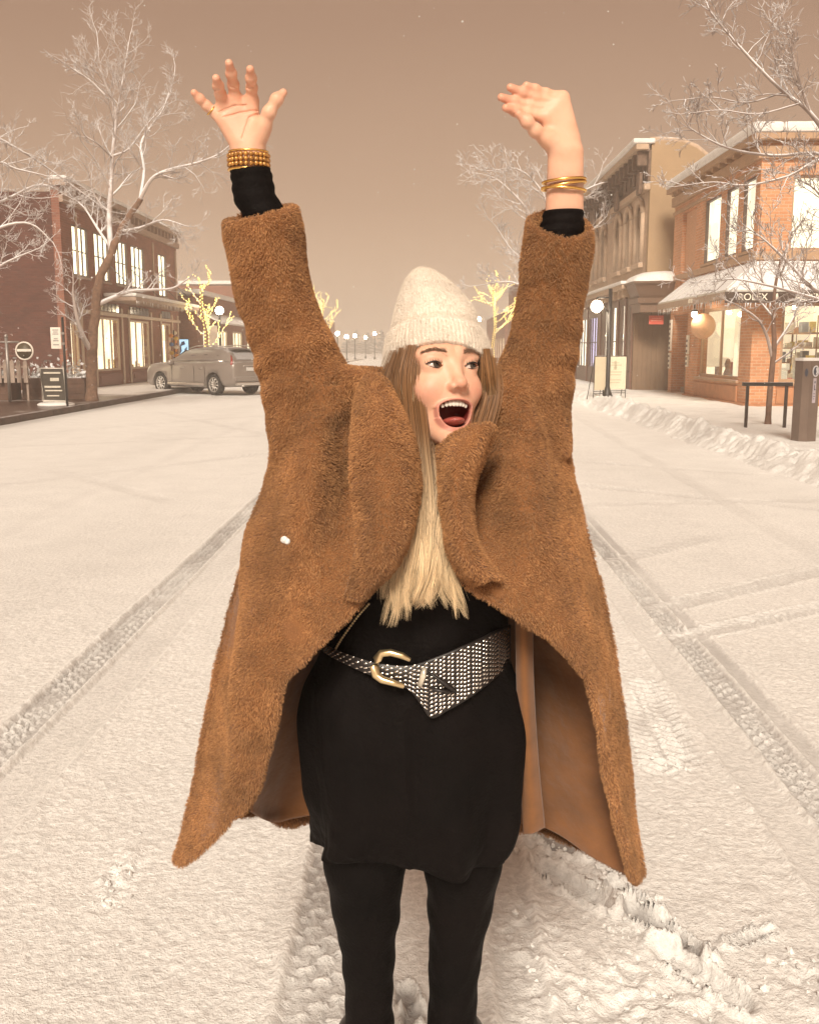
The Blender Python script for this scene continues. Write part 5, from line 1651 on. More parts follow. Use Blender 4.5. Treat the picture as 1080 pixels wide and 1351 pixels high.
for u in (36.12, 37.3, 38.75, 40.75, 42.6, 45.95, 49.2):
    fb.box(mb, u, u + 0.24, -0.04, -0.003, 0.14, 3.40, 0, 0.012); fb.box(mb, u - 0.05, u + 0.29, -0.08, -0.002, 3.0 + 0.42, 3.56, 0, 0.02)
mb.build_split('pilaster', pmat('maroon_paint', (0.20, 0.10, 0.07), 0.5, var=0.2), b_)
mb = MB()
fb.box(mb, YT_ - 0.1, YT2_, -0.50, 0.38, 3.72, 3.88, 0, 0.03); fb.box(mb, YT_ - 0.14, YT2_, -0.55, 0.38, 3.883, 4.0, 1, 0.04)
fb.box(mb, YT_ - 0.02, YT2_, -0.12, 0.37, 3.565, 3.717, 0, 0.02)
for k in range(16): fb.box(mb, YT_ + 0.2 + k * 0.85, YT_ + 0.36 + k * 0.85, -0.40, -0.123, 3.45, 3.716, 0, 0.03)
mb.build('shop_cornice', [M_STONE, M_ROOF], b_)
mb = MB()
for k in range(8):
    mb.box(XS + 0.0 + k * 0.165, XS + 0.16 + k * 0.165, YT_ - 0.045, YT_ + 0.055 if k < 2 else YT_ - 0.003, 0.12, 2.85)
mb.build('boarded_panel', M_BOARD, b_)
mb = MB().tube([(9.0, YT_ - 0.03, 4.47), (11.0, YT_ - 0.03, 4.47)], 0.05, 6); mb.build('flashing', M_ROOF, b_)

b_.location.x -= 0.25
# entrance canopy with a snow cap
t_ = tag(empty('porch_canopy', (8.6, 35.4, 3.2)), 'brown hopper shaped porch canopy under a thick cap of snow, on the tan building', 'canopy')
def frus(mb, z0, z1, a, b, m=0):
    mb.add([(a[0], a[2], z0), (a[1], a[2], z0), (a[1], a[3], z0), (a[0], a[3], z0), (b[0], b[2], z1), (b[1], b[2], z1), (b[1], b[3], z1), (b[0], b[3], z1)],
           [(0, 3, 2, 1), (4, 5, 6, 7), (0, 1, 5, 4), (1, 2, 6, 5), (2, 3, 7, 6), (3, 0, 4, 7)], m)
mb = MB()
frus(mb, 2.86, 3.16, (7.68, 9.32, 34.6, 35.95), (7.66, 9.34, 34.58, 35.95))
frus(mb, 3.163, 3.34, (7.58, 9.42, 34.50, 35.95), (7.55, 9.45, 34.46, 35.95))
frus(mb, 3.343, 3.80, (7.64, 9.36, 34.56, 35.95), (7.40, 9.70, 34.28, 35.95))
frus(mb, 3.803, 3.88, (7.36, 9.74, 34.24, 35.95), (7.34, 9.76, 34.22, 35.95))
mb.build('canopy_body', pmat('canopy_brown', (0.17, 0.105, 0.072), 0.5, var=0.12, scale=3), t_)
gx_ = np.linspace(0, 1, 26); gy_ = np.linspace(0, 1, 16)
A_, B_ = np.meshgrid(gx_, gy_, indexing='ij')
zz = 3.885 + 0.36 * (np.clip(1 - np.abs(2 * A_ - 1) ** 3.2, 0, 1) * np.clip(1 - np.clip(1 - B_ * 2.4, 0, 1) ** 2.6, 0, 1)) ** 0.6 + 0.015 * fbm(A_ * 6, B_ * 6, 3, 3)
Vt = np.stack([7.36 + 2.38 * A_, 34.24 + 1.7 * B_, zz], -1).reshape(-1, 3); nb_ = len(Vt)
me = np_mesh('snow_cap', Vt, grid_faces(26, 16)[:, ::-1].copy(), True)
me.flip_normals() if me.polygons[100].normal.z < 0 else None
rebase(link('snow_cap', me, M_SNOW2), t_)
t_.location.x -= 0.3
# red flag sign under it
t_ = tag(empty('red_sign', (8.55, 34.9, 2.6)), 'small red sign hanging under the porch canopy', 'sign')
MB().box(8.38, 8.88, 34.98, 35.02, 2.46, 2.76, 0, 0.006).build('plate', pmat('red_sign', (0.62, 0.10, 0.065), 0.5, var=0.06), t_)
MB().box(8.44, 8.82, 34.972, 34.979, 2.57, 2.60).box(8.47, 8.79, 34.972, 34.979, 2.65, 2.675).build('marking', pmat('red_sign_mark', (0.75, 0.3, 0.22), 0.5), t_)
MB().tube([(8.45, 35.0, 2.76), (8.45, 35.0, 2.86)], 0.008, 5).tube([(8.8, 35.0, 2.76), (8.8, 35.0, 2.86)], 0.008, 5).build('hanger', M_METAL_D, t_)
t_.location.x -= 0.6

# flakes still falling, far too many to count
g = np.random.default_rng(303)
fk = MB()
for k in range(650):
    Y = g.uniform(2.6, 16) ; p = at(g.uniform(-60, 1140), g.uniform(-40, 760), Y)
    if p.z < 0.1: continue
    r = g.uniform(0.0016, 0.0040)
    fk.add([(p.x + r, p.y, p.z), (p.x - r, p.y, p.z), (p.x, p.y + r, p.z), (p.x, p.y - r, p.z), (p.x, p.y, p.z + r * 0.9), (p.x, p.y, p.z - r * 0.9)],
           [(0, 2, 4), (2, 1, 4), (1, 3, 4), (3, 0, 4), (2, 0, 5), (1, 2, 5), (3, 1, 5), (0, 3, 5)])
tag(fk.build('falling_snow', M_SNOW2), kind='stuff')

far_block('-X', 52, 74, 8.3, 6.6, 15, 'warm lit two storey block between the white hat and the raised sleeve')
far_block('-X', 77, 100, 8.3, 7.5, 16, 'hazy taller block behind the yellow lit tree on the right')
far_block('-X', 104, 135, 8.3, 5.4, 17, 'faintest low block at the far right end of the street')

# ---- pavement boards
for i, (x, y, lab, rz) in enumerate(((5.62, 29.5, 'cream pavement board with faded print on a wire stand beside the lamp post', 0.12), (5.16, 29.0, 'plain narrow cream pavement board standing left of the printed one', 0.35))):
    t_ = tag(empty('pavement_board', (x, y, 0.15), rz), lab, 'sign')
    wd = 0.66 if i == 0 else 0.5
    mb = MB().box(-wd / 2, wd / 2, -0.015, 0.015, 0.28, 1.24, 0, 0.008)
    mb.build('panel', pmat('cream_board_%d' % i, ((0.66, 0.60, 0.46), (0.60, 0.50, 0.36))[i], 0.6, var=0.06, scale=3), t_, False)
    mb = MB()
    for s in (-1, 1):
        mb.tube([(s * wd * 0.52, 0.02, 1.26), (s * wd * 0.52, 0.03, 0.0)], 0.012, 5); mb.tube([(s * wd * 0.5, 0.03, 1.24), (s * wd * 0.5, 0.42, 0.0)], 0.012, 5)
    mb.tube([(-wd * 0.52, 0.02, 1.255), (wd * 0.52, 0.02, 1.255)], 0.014, 5); mb.tube([(-wd * 0.52, 0.025, 0.18), (wd * 0.52, 0.025, 0.18)], 0.010, 5); mb.tube([(-wd * 0.52, 0.025, 0.24), (wd * 0.52, 0.025, 0.24)], 0.010, 5)
    mb.build('wire_stand', M_METAL_D, t_, False)
    if i == 0:
        mb = MB()
        for zz, w_ in ((1.05, 0.22), (0.98, 0.38), (0.90, 0.10), (0.78, 0.40), (0.70, 0.34), (0.55, 0.36), (0.47, 0.3)):
            mb.box(-w_ / 2, w_ / 2, -0.0195, -0.0155, zz, zz + 0.026)
        mb.box(-0.035, 0.035, -0.0195, -0.0155, 0.86, 1.12)
        mb.build('print', pmat('faded_ink', (0.48, 0.42, 0.30), 0.7), t_, False)

# ---- pay station
X, Y = 6.10, 15.95
t_ = tag(empty('pay_station', (X, Y, 0.15), R(14)), 'tall grey parking pay station with a round badge, standing at the right edge', 'parking meter'); t_.scale = (0.76, 0.76, 1.0)
ws, hs_ = 0.19, 1.28
mb = MB().prism([(-0.19, -0.10), (-0.075, -0.20), (0.19, -0.145), (0.19, 0.17), (-0.19, 0.17)], -0.02, hs_, 'Z')
mb.build('cabinet', pmat('meter_grey', (0.175, 0.125, 0.10), 0.4, 0.3, var=0.10, scale=3), t_, False)
mb = MB().prism([(-0.20, -0.105), (-0.077, -0.215), (0.20, -0.155), (0.20, 0.18), (-0.20, 0.18)], hs_ + 0.002, hs_ + 0.05, 'Z')
mb.build('snowy_top', M_ROOF, t_, False)
mb = MB().prism([(-0.195, -0.103), (-0.076, -0.208), (0.195, -0.152), (0.195, 0.176), (-0.195, 0.176)], -0.08, -0.022, 'Z'); mb.build('plinth', M_FASCIA, t_, False)
dv = Vector((0.265, 0.055, 0)).normalized(); nv = Vector((dv.y, -dv.x, 0))
Mp = Matrix(((dv.x, 0, nv.x, 0.06), (dv.y, 0, nv.y, -0.172), (0, 1, 0, 0), (0, 0, 0, 1)))
def onface(mb, name, m):
    for i, v in enumerate(mb.v): mb.v[i] = tuple(Mp @ Vector(v))
    return mb.build(name, m, t_, False)
onface(MB().lathe([(0.088, 0.003), (0.09, 0.012), (0.07, 0.014), (0.069, 0.004)], (0, 1.12, 0), 24), 'badge_ring', pmat('badge_pale', (0.62, 0.60, 0.62), 0.35, var=0.05))
onface(MB().lathe([(0.068, 0.003), (0.068, 0.009)], (0, 1.12, 0), 24), 'badge', pmat('badge_blue', (0.045, 0.05, 0.075), 0.35))
mb = MB(); mb.prism([(0.0, 1.06), (0.03, 1.075), (0.058, 1.10), (0.05, 1.16), (0.01, 1.18), (0.0, 1.14), (0.022, 1.12)], 0.0095, 0.013, 'Z')
onface(mb, 'badge_mark', MATS['badge_pale'])
onface(MB().box(-0.052, 0.036, 0.62, 1.01, 0.003, 0.008), 'label_strip', pmat('strip_lilac', (0.42, 0.36, 0.40), 0.5, var=0.1, scale=8))
mb = MB()
for (x0, x1, z0, z1) in ((-0.02, 0.012, 0.93, 0.965), (-0.02, -0.002, 0.83, 0.905), (-0.02, 0.02, 0.82, 0.84), (-0.03, 0.01, 0.76, 0.77), (-0.03, 0.015, 0.72, 0.73), (-0.03, 0.005, 0.68, 0.69)):
    mb.box(x0, x1, z0, z1, 0.0085, 0.011)
onface(mb, 'strip_print', MATS['badge_blue'])
mb = MB(); a, b = Vector((-0.19, -0.10, 0)), Vector((-0.075, -0.20, 0)); c = (a + b) / 2; n_ = Vector((-0.1, -0.115, 0)).normalized(); d_ = (b - a).normalized()
V_ = []
for k in range(16):
    q = 2 * math.pi * k / 16
    p = c + d_ * 0.032 * math.cos(q); V_.append((p.x + n_.x * 0.004, p.y + n_.y * 0.004, 1.10 + 0.065 * math.sin(q)))
V_ += [(x + n_.x * 0.012, y + n_.y * 0.012, z) for x, y, z in V_[:16]]
mb.add(V_, [tuple(range(16, 32))] + [(k, (k + 1) % 16, 16 + (k + 1) % 16, 16 + k) for k in range(16)]); mb.build('coin_slot', MATS['badge_blue'], t_, False)

# ---- hitching rail round the young tree
t_ = tag(empty('bike_rail', (6.25, 18.7, 0.15)), 'low dark metal rail on two posts in front of the young bare tree', 'rail')
yb = 18.75
x0, x1 = at(983, 565, yb).x, at(1034, 565, yb).x
mb = MB().box(x0 - 0.10, x1 + 0.10, yb - 0.05, yb + 0.05, 0.93, 1.0, 0, 0.01)
mb.build('top_rail', M_METAL_D, t_)
for x in (x0, x1): MB().box(x - 0.025, x + 0.025, yb - 0.025, yb + 0.025, 0.10, 0.928).build('post', pmat('post_metal', (0.045, 0.03, 0.024), 0.5, 0.4), t_)

# ---- young street tree
M_BARK2 = pmat('young_bark', (0.16, 0.09, 0.06), 0.8, var=0.3, scale=9, snow=0.85, snow_thr=0.45)
M_TWIG2 = pmat('snowy_twig', (0.20, 0.115, 0.075), 0.8, var=0.2, scale=5, snow=0.92, snow_thr=0.18, dust=0.18)
YN = 19.6
t_ = tag(empty('young_tree', (6.8, YN, 0.15)), 'young bare street tree with a thin forked trunk behind the low rail', 'tree')
g = np.random.default_rng(41)
tr = Tubes(); P = crom(np.array([tuple(at(*p)) for p in ((1012, 568, YN), (1015, 520, YN), (1019, 478, YN), (1021, 455, YN), (1020, 420, YN), (1022, 380, YN), (1030, 340, YN))]), 5)
tr.add(P, np.interp(np.linspace(0, 1, len(P)), [0, 0.06, 0.5, 1], [0.085, 0.06, 0.05, 0.02]), 10); rebase(link('trunk', tr.mesh('trunk'), M_BARK2), t_)
tb = Tubes(); kw = dict(kids=(3, 5), up=0.10, wig=0.16, twig=0.0034, spread=0.75)
path_limb(g, tb, PP((1018, 470, YN), (1010, 440, YN), (998, 420, YN - .2), (975, 404, YN - .3), (955, 395, YN - .4)), 0.035, 0.008, n=7, bl=0.28, **kw)
path_limb(g, tb, PP((1021, 458, YN), (1040, 430, YN), (1052, 405, YN + .1), (1062, 380, YN + .2)), 0.032, 0.008, n=7, bl=0.36, **kw)
path_limb(g, tb, PP((1019, 480, YN), (1045, 462, YN - .2), (1065, 445, YN - .3)), 0.022, 0.006, n=5, bl=0.3, **kw)
path_limb(g, tb, PP((1021, 420, YN), (1000, 395, YN + .2), (980, 372, YN + .4), (962, 362, YN + .5)), 0.026, 0.006, n=7, bl=0.3, **kw)
path_limb(g, tb, PP((1030, 345, YN), (1042, 315, YN), (1060, 290, YN)), 0.02, 0.006, n=5, bl=0.4, **kw)
rebase(link('crown', tb.mesh('crown'), M_TWIG2), t_)

# ---- near tree, its trunk right of the picture, boughs reaching in
YB = 14.6
t_ = tag(empty('street_tree', tuple(at(1185, 600, YB))), 'snow lined tree whose dark boughs reach in from the upper right edge', 'tree')
t_.location.z = 0.15
g = np.random.default_rng(57)
tr = Tubes(); P = crom(np.array([tuple(at(*p)) for p in ((1180, 610, YB), (1178, 500, YB), (1165, 400, YB), (1150, 300, YB), (1135, 220, YB))]), 5)
tr.add(P, np.linspace(0.17, 0.07, len(P)), 12); rebase(link('trunk', tr.mesh('trunk'), M_BARK2), t_)
tb = Tubes(); kw = dict(kids=(4, 7), up=0.08, wig=0.16, twig=0.0040, spread=0.75)
path_limb(g, tb, PP((1165, 400, YB), (1110, 395, YB), (1072, 380, YB), (1045, 352, YB + .1), (1010, 318, YB + .2), (985, 300, YB + .3)), 0.045, 0.007, n=22, bl=0.30, **kw)
path_limb(g, tb, PP((1165, 410, YB), (1115, 405, YB - .2), (1070, 392, YB - .3), (1020, 378, YB - .4), (968, 368, YB - .5), (940, 372, YB - .5)), 0.036, 0.006, n=20, bl=0.28, **kw)
path_limb(g, tb, PP((1142, 250, YB), (1105, 200, YB), (1068, 148, YB), (1030, 118, YB + .2), (985, 72, YB + .4), (942, 22, YB + .6), (930, 0, YB + .7)), 0.042, 0.008, n=22, bl=0.30, **kw)
path_limb(g, tb, PP((1068, 148, YB), (1055, 110, YB), (1045, 70, YB), (1036, 36, YB)), 0.022, 0.007, n=7, bl=0.4, **kw)
path_limb(g, tb, PP((1142, 260, YB), (1090, 205, YB + .4), (1020, 205, YB + .5), (960, 195, YB + .6), (915, 172, YB + .7), (903, 160, YB + .7)), 0.032, 0.006, n=18, bl=0.25, **kw)
path_limb(g, tb, PP((1150, 290, YB), (1095, 212, YB - .3), (1040, 232, YB - .3), (985, 244, YB - .4), (940, 240, YB - .4), (890, 246, YB - .5)), 0.026, 0.005, n=10, bl=0.16, **kw)
path_limb(g, tb, PP((1038, 120, YB + .2), (985, 135, YB + .2), (940, 128, YB + .2), (892, 132, YB + .2)), 0.015, 0.005, n=7, bl=0.26, **kw)
path_limb(g, tb, PP((1055, 136, YB), (1000, 150, YB), (950, 145, YB), (902, 150, YB)), 0.015, 0.005, n=7, bl=0.22, **kw)
path_limb(g, tb, PP((1165, 390, YB), (1120, 330, YB), (1095, 280, YB), (1075, 250, YB), (1050, 235, YB)), 0.035, 0.006, n=16, bl=0.36, **kw)
rebase(link('crown', tb.mesh('crown'), M_TWIG2), t_)

# ---- big frosted tree behind the raised arm
YF_ = 42.0
xb = at(735, 500, YF_).x
t_ = tag(empty('street_tree', (xb, YF_, 0.15)), 'tall bare white frosted tree rising behind the raised arm on the right', 'tree')
g = np.random.default_rng(77)
tr = Tubes(); P = crom(np.array([tuple(at(*p)) for p in ((735, 512, YF_), (734, 460, YF_), (733, 410, YF_), (730, 360, YF_), (728, 320, YF_))]), 5)
tr.add(P, np.linspace(0.24, 0.12, len(P)), 10); rebase(link('trunk', tr.mesh('trunk'), M_BARK), t_)
tb = Tubes(); kw = dict(kids=(4, 7), up=0.11, wig=0.17, twig=0.0085, spread=0.8)
path_limb(g, tb, PP((733, 420, YF_), (705, 390, YF_), (675, 372, YF_), (640, 375, YF_)), 0.09, 0.02, n=11, bl=0.42, **kw)
path_limb(g, tb, PP((732, 390, YF_), (700, 350, YF_ + .4), (675, 330, YF_ + .6), (655, 300, YF_ + .8)), 0.09, 0.02, n=12, bl=0.42, **kw)
path_limb(g, tb, PP((730, 350, YF_), (705, 300, YF_ - .3), (690, 270, YF_ - .5), (660, 240, YF_ - .7), (645, 232, YF_ - .7)), 0.08, 0.02, n=13, bl=0.40, **kw)
path_limb(g, tb, PP((728, 320, YF_), (722, 270, YF_), (705, 240, YF_), (680, 222, YF_), (648, 225, YF_)), 0.07, 0.018, n=12, bl=0.36, **kw)
path_limb(g, tb, PP((728, 320, YF_), (745, 280, YF_), (765, 255, YF_), (800, 240, YF_), (820, 250, YF_)), 0.07, 0.018, n=10, bl=0.4, **kw)
path_limb(g, tb, PP((730, 350, YF_), (760, 320, YF_ + .3), (785, 300, YF_ + .4), (800, 285, YF_ + .4)), 0.06, 0.018, n=9, bl=0.4, **kw)
path_limb(g, tb, PP((728, 310, YF_), (730, 250, YF_ + .6), (735, 205, YF_ + 1), (738, 185, YF_ + 1)), 0.06, 0.015, n=9, bl=0.36, **kw)
rebase(link('crown', tb.mesh('crown'), M_TWIG), t_)
# ================================================================== the woman in the middle of the street
def A(px, py, Y): return np.array(tuple(at(px, py, Y)))


M_SKIN, t, b, out = nt('skin')
at1 = N(t, 'ShaderNodeAttribute', attribute_name='lip'); at2 = N(t, 'ShaderNodeAttribute', attribute_name='mouth'); at3 = N(t, 'ShaderNodeAttribute', attribute_name='blush')
tc = N(t, 'ShaderNodeTexCoord'); n1 = N(t, 'ShaderNodeTexNoise', i_Scale=26.0, i_Detail=4.0); L(t, tc.outputs['Object'], n1.inputs['Vector'])
r0 = N(t, 'ShaderNodeValToRGB'); r0.color_ramp.elements[0].color = (0.66, 0.365, 0.245, 1); r0.color_ramp.elements[1].color = (0.75, 0.445, 0.315, 1)
r0.color_ramp.elements[0].position = 0.3; r0.color_ramp.elements[1].position = 0.7
L(t, n1.outputs['Fac'], r0.inputs['Fac'])
src = r0.outputs['Color']
for at_, col_ in ((at3, (0.60, 0.235, 0.165, 1)), (at1, (0.57, 0.25, 0.19, 1)), (at2, (0.16, 0.02, 0.018, 1))):
    mx = N(t, 'ShaderNodeMix', data_type='RGBA'); L(t, at_.outputs['Fac'], mx.inputs['Factor']); L(t, src, mx.inputs['A']); mx.inputs['B'].default_value = col_
    src = mx.outputs['Result']
L(t, src, b.inputs['Base Color'])
b.inputs['Roughness'].default_value = 0.48; b.inputs['Specular IOR Level'].default_value = 0.4
b.inputs['Subsurface Weight'].default_value = 0.25; b.inputs['Subsurface Radius'].default_value = (0.008, 0.003, 0.0015); b.inputs['Subsurface Scale'].default_value = 1.0
n2 = N(t, 'ShaderNodeTexNoise', i_Scale=420.0, i_Detail=2.0); L(t, tc.outputs['Object'], n2.inputs['Vector'])
bu = N(t, 'ShaderNodeBump', i_Strength=0.15, i_Distance=0.002); L(t, n2.outputs['Fac'], bu.inputs['Height']); L(t, bu.outputs['Normal'], b.inputs['Normal'])

# ---- head: local frame, eyes at z = 0, face towards -y
HR = (Matrix.Rotation(R(-4), 3, 'Y') @ Matrix.Rotation(R(-13), 3, 'X') @ Matrix.Rotation(R(25), 3, 'Z'))
HRn = np.array(HR)
HO = A(598, 482, 1.560) - HRn @ np.array([0, -0.082, 0.0])       # origin of the head frame in the world


def to_head(P): return (P - HO) @ HRn
def from_head(P): return np.asarray(P, float) @ HRn.T + HO


MC, MW, MHU, MH = -0.0665, 0.0290, 0.0115, 0.0320        # mouth centre height, half width, upper and lower half heights


def mouth_rho(x, z):
    return (np.abs(x / MW) ** 2.3 + np.abs((z - MC) / np.where(z > MC, MHU, MH)) ** 2.0) ** 0.48


def lip_y(x, z): return -0.0875 + 12.0 * x * x + 0.42 * np.maximum(0, MC - z)


def head_local(p):
    q = p.copy(); q[:, 0] = np.abs(q[:, 0])
    x, y, z = p[:, 0], p[:, 1], p[:, 2]
    d = s_ell(p, (0, 0.010, 0.030), (0.0685, 0.092, 0.092))
    d = smin(d, s_ell(p, (0, -0.030, -0.030), (0.0545, 0.060, 0.080)), 0.03)
    d = smin(d, s_cone(q, (0.0425, 0.000, -0.053), (0.009, -0.064, -0.112), 0.020, 0.0155), 0.025)
    d = smin(d, s_ell(q, (0.0345, -0.058, -0.034), (0.0215, 0.0225, 0.022)), 0.018)
    d = smin(d, s_ell(p, (0, -0.076, -0.121), (0.018, 0.014, 0.013)), 0.018)
    d = smin(d, s_cone(q, (0.010, -0.081, 0.021), (0.046, -0.066, 0.019), 0.009, 0.008), 0.014)
    d = smax(d, -s_ell(q, (0.0315, -0.101, 0.002), (0.017, 0.018, 0.011)), 0.012)
    d = smin(d, s_ell(q, (0.0315, -0.0705, 0.0005), (0.0165, 0.0155, 0.0142)), 0.006)
    d = smin(d, s_cone(p, (0, -0.081, 0.010), (0, -0.1015, -0.030), 0.0070, 0.0088), 0.012)
    d = smin(d, s_ell(p, (0, -0.1030, -0.0325), (0.0088, 0.0092, 0.0080)), 0.007)
    d = smin(d, s_ell(q, (0.0118, -0.0945, -0.0365), (0.0074, 0.0095, 0.0066)), 0.005)
    d = smax(d, -s_ell(q, (0.0064, -0.1020, -0.0430), (0.0034, 0.0048, 0.0040)), 0.002)
    # smile folds running from the nose to the mouth corners
    d = smax(d, -s_cone(q, (0.0205, -0.0965, -0.040), (0.0405, -0.0790, -0.078), 0.0036, 0.0024), 0.010)
    rho = mouth_rho(x, z)
    yy = lip_y(x, z)
    rm_ = (rho - 1) * np.where(z > MC, 0.020, 0.031)
    ring = np.sqrt(rm_ ** 2 + (y - yy) ** 2 * 0.8) - (0.0028 + 0.0016 * (z < MC - 0.015))
    d = smin(d, ring, 0.006)
    cav = np.maximum((rho - 0.95) * np.where(z > MC, 0.018, 0.028), np.abs(y + 0.078) - 0.045)
    d = smax(d, -cav, 0.003)
    # eye openings
    w_, h_ = 0.0136, 0.0041; rr = (w_ * w_ + h_ * h_) / (2 * h_)
    ex, ez = q[:, 0] - 0.0318, z - 0.0002 - 0.10 * (q[:, 0] - 0.0318)
    hole = np.maximum(np.sqrt(ex ** 2 + (ez + rr - h_) ** 2) - rr, np.sqrt(ex ** 2 + (ez - rr + h_) ** 2) - rr)
    hole = np.maximum(hole, np.maximum(y + 0.066, -y - 0.11))
    d = smax(d, -hole, 0.0012)
    d = smin(d, s_cone(p, (0, 0.015, -0.075), (0, 0.050, -0.22), 0.050, 0.056), 0.03)
    return d


HV, HF = surface_nets(head_local, (-0.095, -0.128, -0.19), (0.095, 0.125, 0.14), 0.00135)
HV = from_head(HV)


# ---- hands
def fingers(p, spec, palm, k=0.007):
    d = None
    for pts, ra in spec:
        f = None
        for i in range(len(pts) - 1):
            c = s_cone(p, pts[i], pts[i + 1], ra[i], ra[i + 1])
            f = c if f is None else smin(f, c, 0.004)
        for q_ in pts[1:-1]: f = smin(f, np.linalg.norm(p - q_, axis=1) - ra[1] * 1.06, 0.004)
        d = f if d is None else smin(d, f, 0.0045)
    for (a, b_, ra, rb) in palm:
        d = smin(d, s_cone(p, a, b_, ra, rb), k)
    return d


def finger(base, tip, Yb, Yt, bend=0.006, up=0.0, r=(0.0092, 0.0082, 0.0076, 0.0062)):
    a, b_ = A(*base, Yb), A(*tip, Yt)
    n = np.array([0, -1, 0.15])
    pts = [a, a + (b_ - a) * 0.45 + n * -bend, a + (b_ - a) * 0.75 + n * (-bend * 0.7), b_]
    return (pts, r)


YH = 1.66
W1 = A(328, 208, YH)
L_sp = [finger((284, 150), (256, 122), YH - .004, YH - .026, 0.004, r=(0.0082, 0.0072, 0.0066, 0.0055)),
        finger((293, 136), (285, 103), YH - .008, YH - .052, 0.006),
        finger((310, 129), (302, 83), YH - .008, YH - .056, 0.007),
        finger((332, 131), (330, 91), YH - .006, YH - .050, 0.006),
        ([A(343, 176, YH - .006), A(355, 148, YH - .020), A(365, 131, YH - .022), A(373.5, 122, YH - .018)], (0.0135, 0.0100, 0.0086, 0.0064))]
L_pm = [(A(318, 190, YH), A(290, 149, YH - .004), 0.0165, 0.0110), (A(324, 190, YH), A(298, 139, YH - .006), 0.016, 0.0115), (A(329, 190, YH), A(312, 133, YH - .006), 0.0165, 0.0115),
        (A(334, 190, YH), A(331, 134, YH - .004), 0.0160, 0.0115), (A(334, 192, YH - .004), A(346, 168, YH - .010), 0.0165, 0.0135), (A(314, 186, YH - .006), A(296, 158, YH - .008), 0.0130, 0.0110),
        (A(317.5, 205, YH), A(321, 232, YH + .004), 0.0170, 0.0165), (A(337, 205, YH), A(337, 232, YH + .004), 0.0170, 0.0165), (A(327, 205, YH - .002), A(329, 236, YH + .004), 0.0180, 0.0175)]
lo = np.min([q for s_, _ in L_sp for q in s_] + [m_[1] for m_ in L_pm], 0) - 0.03; hi = np.max([q for s_, _ in L_sp for q in s_] + [m_[1] for m_ in L_pm], 0) + 0.03
CRS = [((345, 150), (331, 158), (322, 186), .0016), ((340, 148), (318, 152), (297, 158), .0015), ((291, 151), (310, 143), (327, 141), .0014), ((309, 120), (311, 121), (316, 121), .0012), ((289, 126), (293, 127), (297, 126), .0012), ((329, 121), (333, 122), (338, 121), .0012)]
def hand_l(p):
    d = fingers(p, L_sp, L_pm, 0.009)
    for a, m_, b_, r_ in CRS:
        q = np.minimum(s_cone(p[:, [0, 2]], A(*a, YH)[[0, 2]], A(*m_, YH)[[0, 2]], r_, r_), s_cone(p[:, [0, 2]], A(*m_, YH)[[0, 2]], A(*b_, YH)[[0, 2]], r_, r_ * 0.6))
        q = np.maximum(q, p[:, 1] - (YH - 0.006)); d = smax(d, -np.maximum(q, -d - 0.0016), 0.0012)
    return d
AV, AF = surface_nets(hand_l, lo, hi, 0.0013)
YR = 1.65
R_sp = [finger((741, 128), (694, 112), YR, YR - .020, 0.005, r=(0.0082, 0.0072, 0.0066, 0.0055)),
        finger((735, 135), (673, 115), YR - .004, YR - .026, 0.006),
        finger((728, 144), (661, 128), YR - .006, YR - .028, 0.007),
        finger((719, 153), (667, 142), YR - .008, YR - .030, 0.006),
        ([A(724, 186, YR - .008), A(706, 172, YR - .022), A(695, 160, YR - .032), A(684, 150, YR - .036)], (0.0130, 0.0100, 0.0086, 0.0066))]
R_pm = [(A(752, 182, YR), A(742, 130, YR), 0.0155, 0.0112), (A(748, 184, YR), A(735, 138, YR - .002), 0.0160, 0.0115), (A(742, 186, YR), A(728, 147, YR - .004), 0.0160, 0.0118),
        (A(738, 188, YR), A(721, 156, YR - .006), 0.0155, 0.0115), (A(738, 194, YR - .004), A(724, 183, YR - .010), 0.0160, 0.0135),
        (A(755, 200, YR), A(753, 290, YR + .01), 0.0175, 0.0200), (A(737, 203, YR), A(735, 290, YR + .01), 0.0175, 0.0200), (A(746, 200, YR), A(744, 290, YR + .01), 0.0185, 0.0210)]
lo = np.min([q for s_, _ in R_sp for q in s_] + [m_[1] for m_ in R_pm], 0) - 0.03; hi = np.max([q for s_, _ in R_sp for q in s_] + [m_[1] for m_ in R_pm], 0) + 0.03
BV, BF = surface_nets(lambda p: fingers(p, R_sp, R_pm, 0.009), lo, hi, 0.0016)

# ---- body under the clothes
YB0 = 1.70
J = dict(neck=A(575, 600, 1.66), chest=A(562, 690, YB0), waist=A(552, 850, YB0), hip=A(548, 1010, YB0),
         shL=A(455, 575, 1.69), shR=A(675, 575, 1.69), elL=A(374, 440, 1.73), elR=A(722, 430, 1.73), wrL=A(329, 235, YH + .003), wrR=A(744, 270, YR + .008),
         hpL=A(492, 1060, YB0), hpR=A(604, 1060, YB0), knL=A(486, 1335, YB0 + .012), knR=A(597, 1335, YB0 + .012))
KX = {}
for s_, k in (('L', 'knL'), ('R', 'knR')):
    KX[s_] = J[k]
anL = np.array([KX['L'][0] - 0.01, YB0 + 0.03, 0.09]); anR = np.array([KX['R'][0] + 0.01, YB0 + 0.03, 0.09])
ftL = anL + np.array([-0.03, -0.15, -0.062]); ftR = anR + np.array([0.03, -0.15, -0.062])


